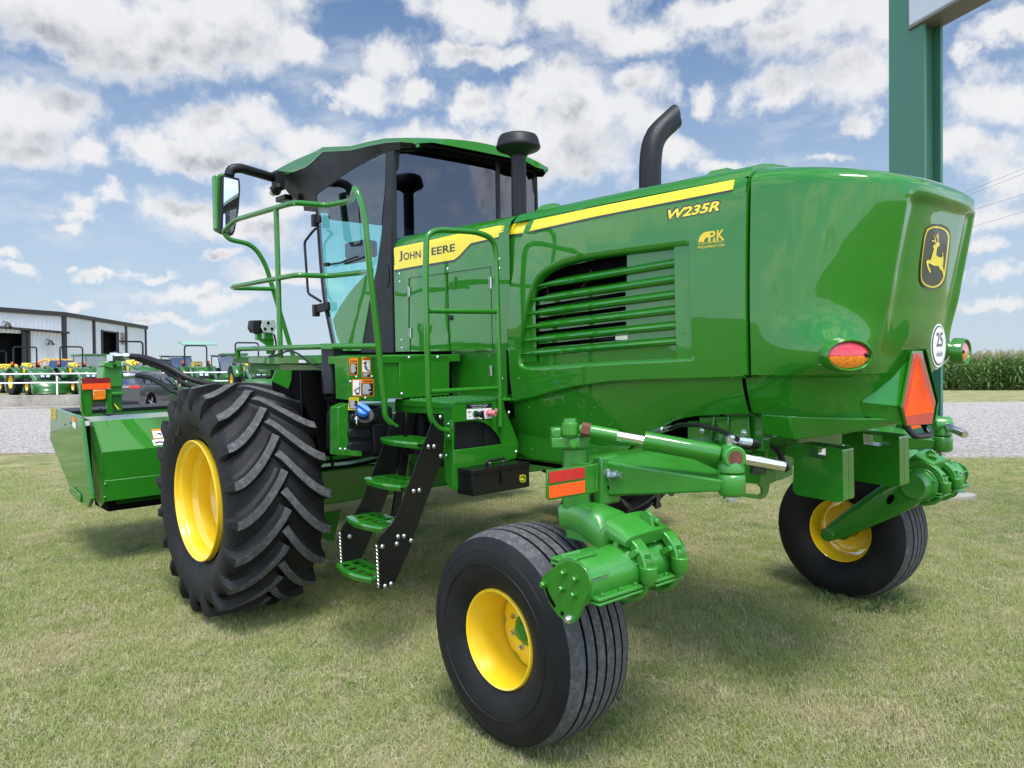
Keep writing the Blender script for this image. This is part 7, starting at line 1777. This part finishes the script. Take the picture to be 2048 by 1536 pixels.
def tractor(label, canopy=False, cabbed=False, backhoe=False):
    # nose points to +x
    t = empty('compact_tractor'); tag(t, label, 'tractor', 'compact loader tractors parked behind the wall')
    for s in (1, -1):
        wheel(-.55, .62 * s, .62, .38, 'rear_wheel', t); wheel(1.10, .56 * s, .40, .26, 'front_wheel', t, lug=10)
        mb = MB(); rows = []
        for a in np.linspace(math.radians(12), math.radians(150), 9): rows.append([(-.55 + .70 * math.cos(a), .42 * s, .62 + .70 * math.sin(a)), (-.55 + .70 * math.cos(a), .84 * s, .62 + .70 * math.sin(a))])
        mb.grid(rows); vpart(mb, 'fender', 'tractor_green', t, solid=.03)
    mb = MB(); rows = []
    for x, h, w, zb in ((-.05, 1.30, .33, .75), (.5, 1.28, .32, .75), (1.0, 1.20, .30, .72), (1.28, 1.10, .26, .70), (1.40, .98, .22, .68), (1.43, .75, .20, .68)):
        rows.append([(x, -w, zb), (x, -w, h - .10), (x, -w * .75, h), (x, 0, h + .03), (x, w * .75, h), (x, w, h - .10), (x, w, zb)])
    mb.grid(rows); mb.add(rows[-1], [tuple(range(7))]); mb.add(rows[0], [tuple(range(7))]); vpart(mb, 'hood', 'tractor_green', t, smooth=40)
    mb = MB(); mb.prism([(1.40, -.20, .72), (1.40, .20, .72), (1.38, .20, .94), (1.38, -.20, .94)], (.06, 0, 0)); vpart(mb, 'grille', 'black', t)
    for s in (1, -1): mb = MB(); mb.prism([(1.44, .04 * s, .84), (1.44, .19 * s, .84), (1.42, .20 * s, .95), (1.42, .04 * s, .93)], (.03, 0, 0)); vpart(mb, 'headlight', 'lamp', t)
    mb = MB(); mb.bx(-.9, 1.25, -.18, .18, .42, .78); mb.bx(1.0, 1.2, -.5, .5, .34, .46); vpart(mb, 'chassis', 'black', t)
    mb = MB(); mb.box((-.42, 0, 1.0), (.46, .5, .12)); mb.box((-.66, 0, 1.28), (.12, .5, .55), Matrix.Rotation(-.15, 3, 'Y')); vpart(mb, 'seat', 'yellow', t, bevel=.05, bseg=3)
    mb = MB(); n = V(-.5, 0, .86); u = V(0, 1, 0); w_ = n.cross(u); mb.tube([V(-.08, 0, 1.42) + (u * math.cos(a) + w_ * math.sin(a)) * .18 for a in np.linspace(0, 6.283, 17)], .016, 6, rad=0); mb.tube([(.08, 0, 1.2), (-.08, 0, 1.42)], .025, 6); vpart(mb, 'steering_wheel', 'black', t)
    if not cabbed:
        mb = MB(); mb.tube([(-.92, -.52, .85), (-.92, -.52, 2.35), (-.92, .52, 2.35), (-.92, .52, .85)], .038, 8, rad=.14); vpart(mb, 'roll_bar', 'black', t)
        for s in (1, -1): mb = MB(); mb.box((-.90, .60 * s, 1.52), (.07, .10, .16)); vpart(mb, 'flasher', 'orange_lamp', t, bevel=.02)
        for s in (1, -1): mb = MB(); mb.box((-.90, .60 * s, 1.38), (.12, .12, .12)); vpart(mb, 'lamp_bracket', 'black', t)
    if canopy:
        mb = MB(); mb.prism([(-1.5, -.74, 2.52), (.45, -.80, 2.32), (.45, .80, 2.32), (-1.5, .74, 2.52)], (0, 0, .08)); vpart(mb, 'canopy', 'canopy', t, bevel=.02)
    if cabbed:
        mb = MB(); mb.bx(-1.15, .15, -.62, .62, 1.05, 2.02); vpart(mb, 'cab_glass', 'glass_car', t)
        for s in (1, -1):
            for x in (-1.15, .15): mb = MB(); mb.bar((x, .62 * s, .95), (x - .02, .60 * s, 2.05), .06, .06); vpart(mb, 'cab_post', 'tractor_green', t)
        mb = MB(); mb.bx(-1.3, .3, -.72, .72, 2.02, 2.16); vpart(mb, 'cab_roof', 'tractor_green', t, bevel=.05, bseg=3)
    for s in (1, -1):                                   # loader arms
        mb = MB(); mb.tube([(.02, .50 * s, .70), (.02, .52 * s, 1.38), (.85, .52 * s, 1.25), (1.95, .52 * s, .42)], .062, 6, rad=.08); vpart(mb, 'loader_arm', 'tractor_green', t, smooth=30)
        mb = MB(); mb.cyl((.15, .52 * s, .95), (1.05, .52 * s, 1.05), .03, n=8); mb.cyl((1.1, .52 * s, 1.12), (1.85, .52 * s, .70), .022, n=8); vpart(mb, 'loader_cylinder', 'zinc', t)
    mb = MB(); pr = [(1.92, .62), (2.02, .66), (2.04, .30), (2.20, .10), (2.62, .06), (2.62, .09), (2.24, .14), (2.10, .32), (2.09, .60)]
    rows = [[(x, -.82, z) for x, z in pr], [(x, .82, z) for x, z in pr]]; mb.grid(rows)
    for y in (-.82, .82): mb.add([(1.98, y, .64), (2.06, y, .12), (2.20, y, .06), (2.62, y, .06), (2.15, y, .58)], [(0, 1, 2, 3, 4)])
    vpart(mb, 'bucket', 'tractor_green', t, solid=.02, smooth=30)
    return t
def put(o, px, ptop, htop, yaw=0, depth=None, s=1.0, z=WZ):
    # stand at WZ, sideways by picture column, distance so that its top (height htop) reaches row ptop
    q = G(px, 750, d=1.0) - Vector(CAMW); hz_y = CY + FPX * 0
    dep = depth or (z + htop * s - CAMW[2]) / ((G(px, ptop, d=1.0).z - CAMW[2]))
    p = G(px, 752, d=dep); o.location = (p.x, p.y, z)
    tocam = math.atan2(CAMW[1] - p.y, CAMW[0] - p.x); o.rotation_euler = (0, 0, tocam + yaw); o.scale = (s, s, s); return dep
def relabel(o, l): o['label'] = l; return o
t1 = tractor('open compact tractor with front loader, second from the left edge, roll bar up')
d1 = put(t1, 66, 693, 2.35, .35)
for px, pt, yw, l in ((8, 701, .40, 'open compact tractor with front loader cut off by the left edge of the picture'), (158, 692.5, .35, 'open compact tractor with loader whose bucket is right of the first fence post'),
                      (275, 681.5, .3, 'open compact tractor with loader parked just behind the dark car roof'), (505, 684, .25, 'compact tractor with loader half hidden under the front end of the side deck')):
    c = copy_tree(t1); relabel(c, l); put(c, px, pt, 2.35, yw)
tc_ = tractor('compact tractor with pale green sun canopy on its roll bar', canopy=True); put(tc_, 398, 686, 2.45, .15)
tb_ = tractor('compact tractor with glazed cab standing behind the front row', cabbed=True); put(tb_, 190, 711, 2.12, .5, depth=45)
# utility vehicles
def buggy(label, roofm='black'):
    t = empty('utility_vehicle'); tag(t, label, 'utility vehicle', 'utility vehicles behind the fence')
    for x in (-.95, .95):
        for s in (1, -1): wheel(x, .58 * s, .31, .24, 'wheel', t, m='black', lug=8)
    mb = MB(); mb.bx(-1.4, -.35, -.7, .7, .62, .95); vpart(mb, 'cargo_box', 'black', t, bevel=.03)
    mb = MB(); mb.prism([(-.4, -.68, .4), (1.35, -.62, .4), (1.42, -.58, .78), (.75, -.62, 1.02), (.55, -.66, .72), (-.4, -.68, .62)], (0, 1.3, 0)); vpart(mb, 'body', 'tractor_green', t, bevel=.04)
    mb = MB(); mb.bx(-.35, .35, -.55, .55, .72, .84); mb.bx(-.42, -.30, -.55, .55, .8, 1.25); vpart(mb, 'seat', 'seat', t, bevel=.04)
    for s in (1, -1): mb = MB(); mb.tube([(-.42, .62 * s, .8), (-.42, .60 * s, 1.88), (.45, .60 * s, 1.85), (.80, .62 * s, .98)], .028, 6, rad=.12); vpart(mb, 'roll_cage', 'black', t)
    mb = MB(); mb.prism([(-.55, -.66, 1.90), (.52, -.66, 1.86), (.52, .66, 1.86), (-.55, .66, 1.90)], (0, 0, .05)); vpart(mb, 'roof', roofm, t, bevel=.02)
    mb = MB(); mb.prism([(.80, -.58, 1.0), (.80, .58, 1.0), (.47, .56, 1.84), (.47, -.56, 1.84)], (.01, 0, 0)); vpart(mb, 'windscreen', 'glass_car', t)
    return t
b1 = buggy('black roofed utility vehicle between the car roof and the canopy tractor'); put(b1, 352, 713, 1.92, .5, depth=42)
b2 = copy_tree(b1); relabel(b2, 'black roofed utility vehicle just right of the canopy tractor'); put(b2, 452, 712.5, 1.92, .4, depth=42)
b3 = copy_tree(b1); relabel(b3, 'utility vehicle farthest back, between two tractors with roll bars'); put(b3, 322, 722, 1.92, .9, depth=50)
# pickup
def pickup():
    t = empty('pickup_truck'); tag(t, 'black pickup truck parked behind the first two tractors', 'pickup truck')
    for x in (-1.7, 1.7):
        for s in (1, -1): wheel(x, .85 * s, .40, .27, 'wheel', t, m='silver', lug=0)
    pr = [(-2.8, .55), (-2.85, 1.15), (-1.05, 1.18), (-.8, 1.22), (-.55, 1.85), (.7, 1.88), (1.35, 1.25), (2.7, 1.15), (2.85, .95), (2.85, .5)]
    mb = MB(); mb.prism([(x, -.95, z) for x, z in pr], (0, 1.9, 0)); vpart(mb, 'body', 'black_truck', t, bevel=.06, bseg=3)
    for s in (1, -1): mb = MB(); mb.add([(-.65, .956 * s, 1.25), (1.2, .956 * s, 1.28), (.65, .956 * s, 1.8), (-.45, .956 * s, 1.78)], [(0, 1, 2, 3)]); vpart(mb, 'side_window', 'glass_car', t, smooth=None)
    mb = MB(); mb.add([(-.86, -.8, 1.26), (-.86, .8, 1.26), (-.62, .75, 1.8), (-.62, -.75, 1.8)], [(0, 1, 2, 3)]); vpart(mb, 'rear_window', 'glass_car', t, smooth=None)
    for s in (1, -1): mb = MB(); mb.box((-2.84, .85 * s, .98), (.06, .16, .34)); vpart(mb, 'tail_lamp', 'redlens', t)
    return t
pk = pickup(); put(pk, 140, 716, 1.88, 2.6, depth=48)
# skid loader frame (amber bars), forklift mast
t = empty('skid_loader'); tag(t, 'amber framed skid loader with dark mast standing before the workshop wall', 'loader')
for x in (-.55, .55):
    for s in (1, -1): wheel(x, .7 * s, .40, .28, 'wheel', t, m='forklift_yellow', lug=10)
mb = MB(); mb.bx(-1.2, .8, -.55, .55, .35, 1.1); vpart(mb, 'body', 'forklift_yellow', t, bevel=.06)
for s in (1, -1):
    mb = MB(); mb.tube([(-1.2, .75 * s, .8), (-1.1, .75 * s, 1.75), (.2, .75 * s, 2.0), (1.5, .75 * s, .6)], .07, 6, rad=.4); vpart(mb, 'lift_arm', 'forklift_yellow', t)
    for y in (.2, .55): mb = MB(); mb.tube([(.6, y * s, 1.0), (.45, y * s, 1.95), (-.7, y * s, 2.0), (-.9, y * s, 1.1)], .035, 6, rad=.2); vpart(mb, 'cage_bar', 'forklift_yellow', t)
put(t, 116, 708, 2.02, .6, depth=50)
fk = empty('forklift'); tag(fk, 'forklift with tall black mast against the workshop siding', 'forklift')
for s in (1, -1): mb = MB(); mb.bx(.5, .62, .2 * s, .38 * s, .1, 3.6); vpart(mb, 'mast_rail', 'black', fk)
mb = MB(); mb.bx(.48, .6, -.4, .4, 3.2, 3.6); mb.bx(.55, .62, -.18, .18, .2, 3.3); vpart(mb, 'mast_frame', 'black', fk)
mb = MB(); mb.bx(-1.3, .5, -.55, .55, .35, 1.1); vpart(mb, 'body', 'plastic', fk, bevel=.05)
for x in (-.9, .3):
    for s in (1, -1): wheel(x, .5 * s, .3, .2, 'wheel', fk, m='black', lug=0)
put(fk, 84, 685, 3.6, .4)
# yellow sprayer tank machine at the left edge
t = empty('garden_tractor'); tag(t, 'small tractor with big yellow seat hood at the far left edge', 'tractor')
mb = MB(); mb.bx(-.6, .2, -.45, .45, .9, 1.6); vpart(mb, 'yellow_seat', 'yellow', t, bevel=.12, bseg=4)
mb = MB(); mb.bx(-.9, 1.2, -.4, .4, .45, .95); vpart(mb, 'body', 'tractor_green', t, bevel=.05)
for x, r in ((-.6, .5), (.8, .35)):
    for s in (1, -1): wheel(x, .5 * s, r, .25, 'wheel', t, lug=10)
put(t, 20, 716, 1.6, .8, depth=44)
# pale combine-like machines in the distance
for px, l, cm in ((470, 'pale tractor with cab windows parked behind the canopy tractor', 'tractor_green'),):
    t = copy_tree(tb_); relabel(t, l); put(t, px, 712, 2.12, .2, depth=46)

# dark grey sports utility car seen from the rear
car = empty('parked_car'); tag(car, 'dark grey sports utility car parked on the gravel below the wall', 'car')
def cpart(mb, name, m, **k): return mb.build(name, m, car, **k)
Lc, Wc = 2.18, .93
rows = []
# stations from the tail (x = -Lc) to the nose, section half outline: (half width, z) bottom to roof
def sec(x, zb, zs, zr_, wr):
    return [(x, .90, zb), (x, Wc, zb + .25), (x, Wc, zs - .10), (x, Wc - .04, zs), (x, wr + .02, zr_ - .10), (x, wr - .06, zr_), (x, 0, zr_ + .03)]
S_ = [(-2.20, .42, .95, 1.00, .80), (-2.14, .30, 1.10, 1.15, .82), (-2.02, .28, 1.12, 1.38, .70), (-1.80, .28, 1.12, 1.55, .66), (-1.2, .26, 1.10, 1.62, .66), (-.4, .26, 1.07, 1.63, .66), (.4, .26, 1.04, 1.57, .64), (1.0, .26, 1.02, 1.30, .66), (1.35, .28, 1.00, 1.06, .74), (2.0, .30, .90, .95, .76), (2.18, .38, .78, .80, .72)]
for a in S_:
    r = sec(*a); rows.append(r + [(x, -y, z) for x, y, z in r[::-1][1:]])
mb = MB(); mb.grid(rows); n_ = len(rows[0]); mb.add(rows[0], [tuple(range(n_))]); mb.add(rows[-1], [tuple(range(n_))]); cpart(mb, 'body', 'car_paint', smooth=35)
for s in (1, -1):
    for (x0_, x1_, t0, t1) in ((-1.75, -1.22, -1.62, -1.2), (-1.15, -.30, -1.12, -.32), (-.22, .78, -.24, .42)):
        mb = MB(); mb.add([(x0_, (Wc - .015) * s, 1.13), (x1_, (Wc - .015) * s, 1.10), (t1, .735 * s, 1.50), (t0, .735 * s, 1.50 if x0_ > -1.7 else 1.42)], [(0, 1, 2, 3)]); cpart(mb, 'side_window', 'glass_car', smooth=None)
    for x in (-1.32, 1.36):
        e = empty('wheel', (x, .80 * s, .36), car); mb = MB(); mb.lathe((0, -.11, 0), (0, 1, 0), [(0, .26), (0, .34), (.02, .36), (.22, .36), (.24, .34), (.24, .26)], 32); mb.build('tyre', 'rubber', e)
        mb = MB(); mb.disc((0, .115 * s, 0), (0, s, 0), .26, 24)
        for k in range(5): a = k * 1.2566; mb.bar((0, .13 * s, 0), (.25 * math.cos(a), .13 * s, .25 * math.sin(a)), .05, .02, up=(0, 1, 0))
        mb.build('rim', 'silver', e)
    mb = MB(); mb.disc((-1.32, .932 * s, .40), (0, s, 0), .42, 24); mb.disc((1.36, .905 * s, .40), (0, s, 0), .42, 24); cpart(mb, 'wheel_arch', 'dark', smooth=None)
    mb = MB(); mb.prism([(-2.215, .52 * s, .98), (-2.20, .88 * s, .96), (-2.02, .945 * s, .98), (-2.02, .945 * s, 1.06), (-2.17, .87 * s, 1.10), (-2.21, .52 * s, 1.08)], (0, 0, .0)); mb = MB(); mb.box((-2.16, .73 * s, 1.02), (.12, .40, .11)); cpart(mb, 'tail_lamp', 'redlens', bevel=.02)
    mb = MB(); mb.box((.62, 1.0 * s, 1.08), (.12, .18, .12)); cpart(mb, 'door_mirror', 'car_paint', bevel=.03)
    mb = MB(); mb.box((-2.205, .70 * s, .50), (.03, .22, .05)); cpart(mb, 'rear_reflector', 'redlens')
mb = MB(); mb.add([(-2.165, -.72, 1.14), (-2.165, .72, 1.14), (-2.0, .62, 1.44), (-2.0, -.62, 1.44)], [(0, 1, 2, 3)]); cpart(mb, 'rear_window', 'glass_car', smooth=None)
mb = MB(); mb.box((-1.95, 0, 1.53), (.35, 1.25, .03)); cpart(mb, 'spoiler', 'car_paint', bevel=.01)
mb = MB(); mb.box((-2.205, 0, 1.03), (.02, 1.3, .035)); cpart(mb, 'chrome_strip', 'chrome')
mb = MB(); mb.box((-2.215, 0, .86), (.02, .34, .17)); cpart(mb, 'number_plate', 'white')
cpart(fit_text('KJ6605F', (-2.228, .15, .83), (-2.228, -.15, .83), .09, (-1, 0, 0), .001, .01), 'plate_number', 'black_decal', smooth=None, fix=False)
mb = MB(); mb.box((-2.17, 0, .42), (.14, 1.7, .22)); cpart(mb, 'bumper', 'plastic', bevel=.04)
p = G(287, 752, d=31.0); car.location = (p.x, p.y, .16); tocam = math.atan2(CAMW[1] - p.y, CAMW[0] - p.x); car.rotation_euler = (0, 0, tocam + math.pi - math.radians(26)); 
# bare radio mast on the horizon
mast = empty('radio_mast', G(465, 745, d=160)); mast.location.z = 0; tag(mast, 'thin pale radio mast on the horizon above the tractors', 'mast')
mb = MB(); mb.tube([(0, 0, 0), (0, 0, 7.8)], .06, 6); vpart(mb, 'pole', 'silver', mast); mb = MB(); mb.box((0, 0, 7.8), (.3, .9, .2)); vpart(mb, 'antenna', 'silver', mast)

# ------------------------------------------------------------------ tidy up the hierarchy: thing > part > sub-part
bpy.context.view_layer.update()
def depth(o):
    d = 0
    while o.parent: d += 1; o = o.parent
    return d
for o in [o for o in bpy.data.objects if o.type == 'EMPTY' and depth(o) == 2]:
    top = o.parent.parent; m_ = o.matrix_world.copy(); o.parent = top; o.matrix_parent_inverse = Matrix.Identity(4); o.matrix_basis = top.matrix_world.inverted() @ m_
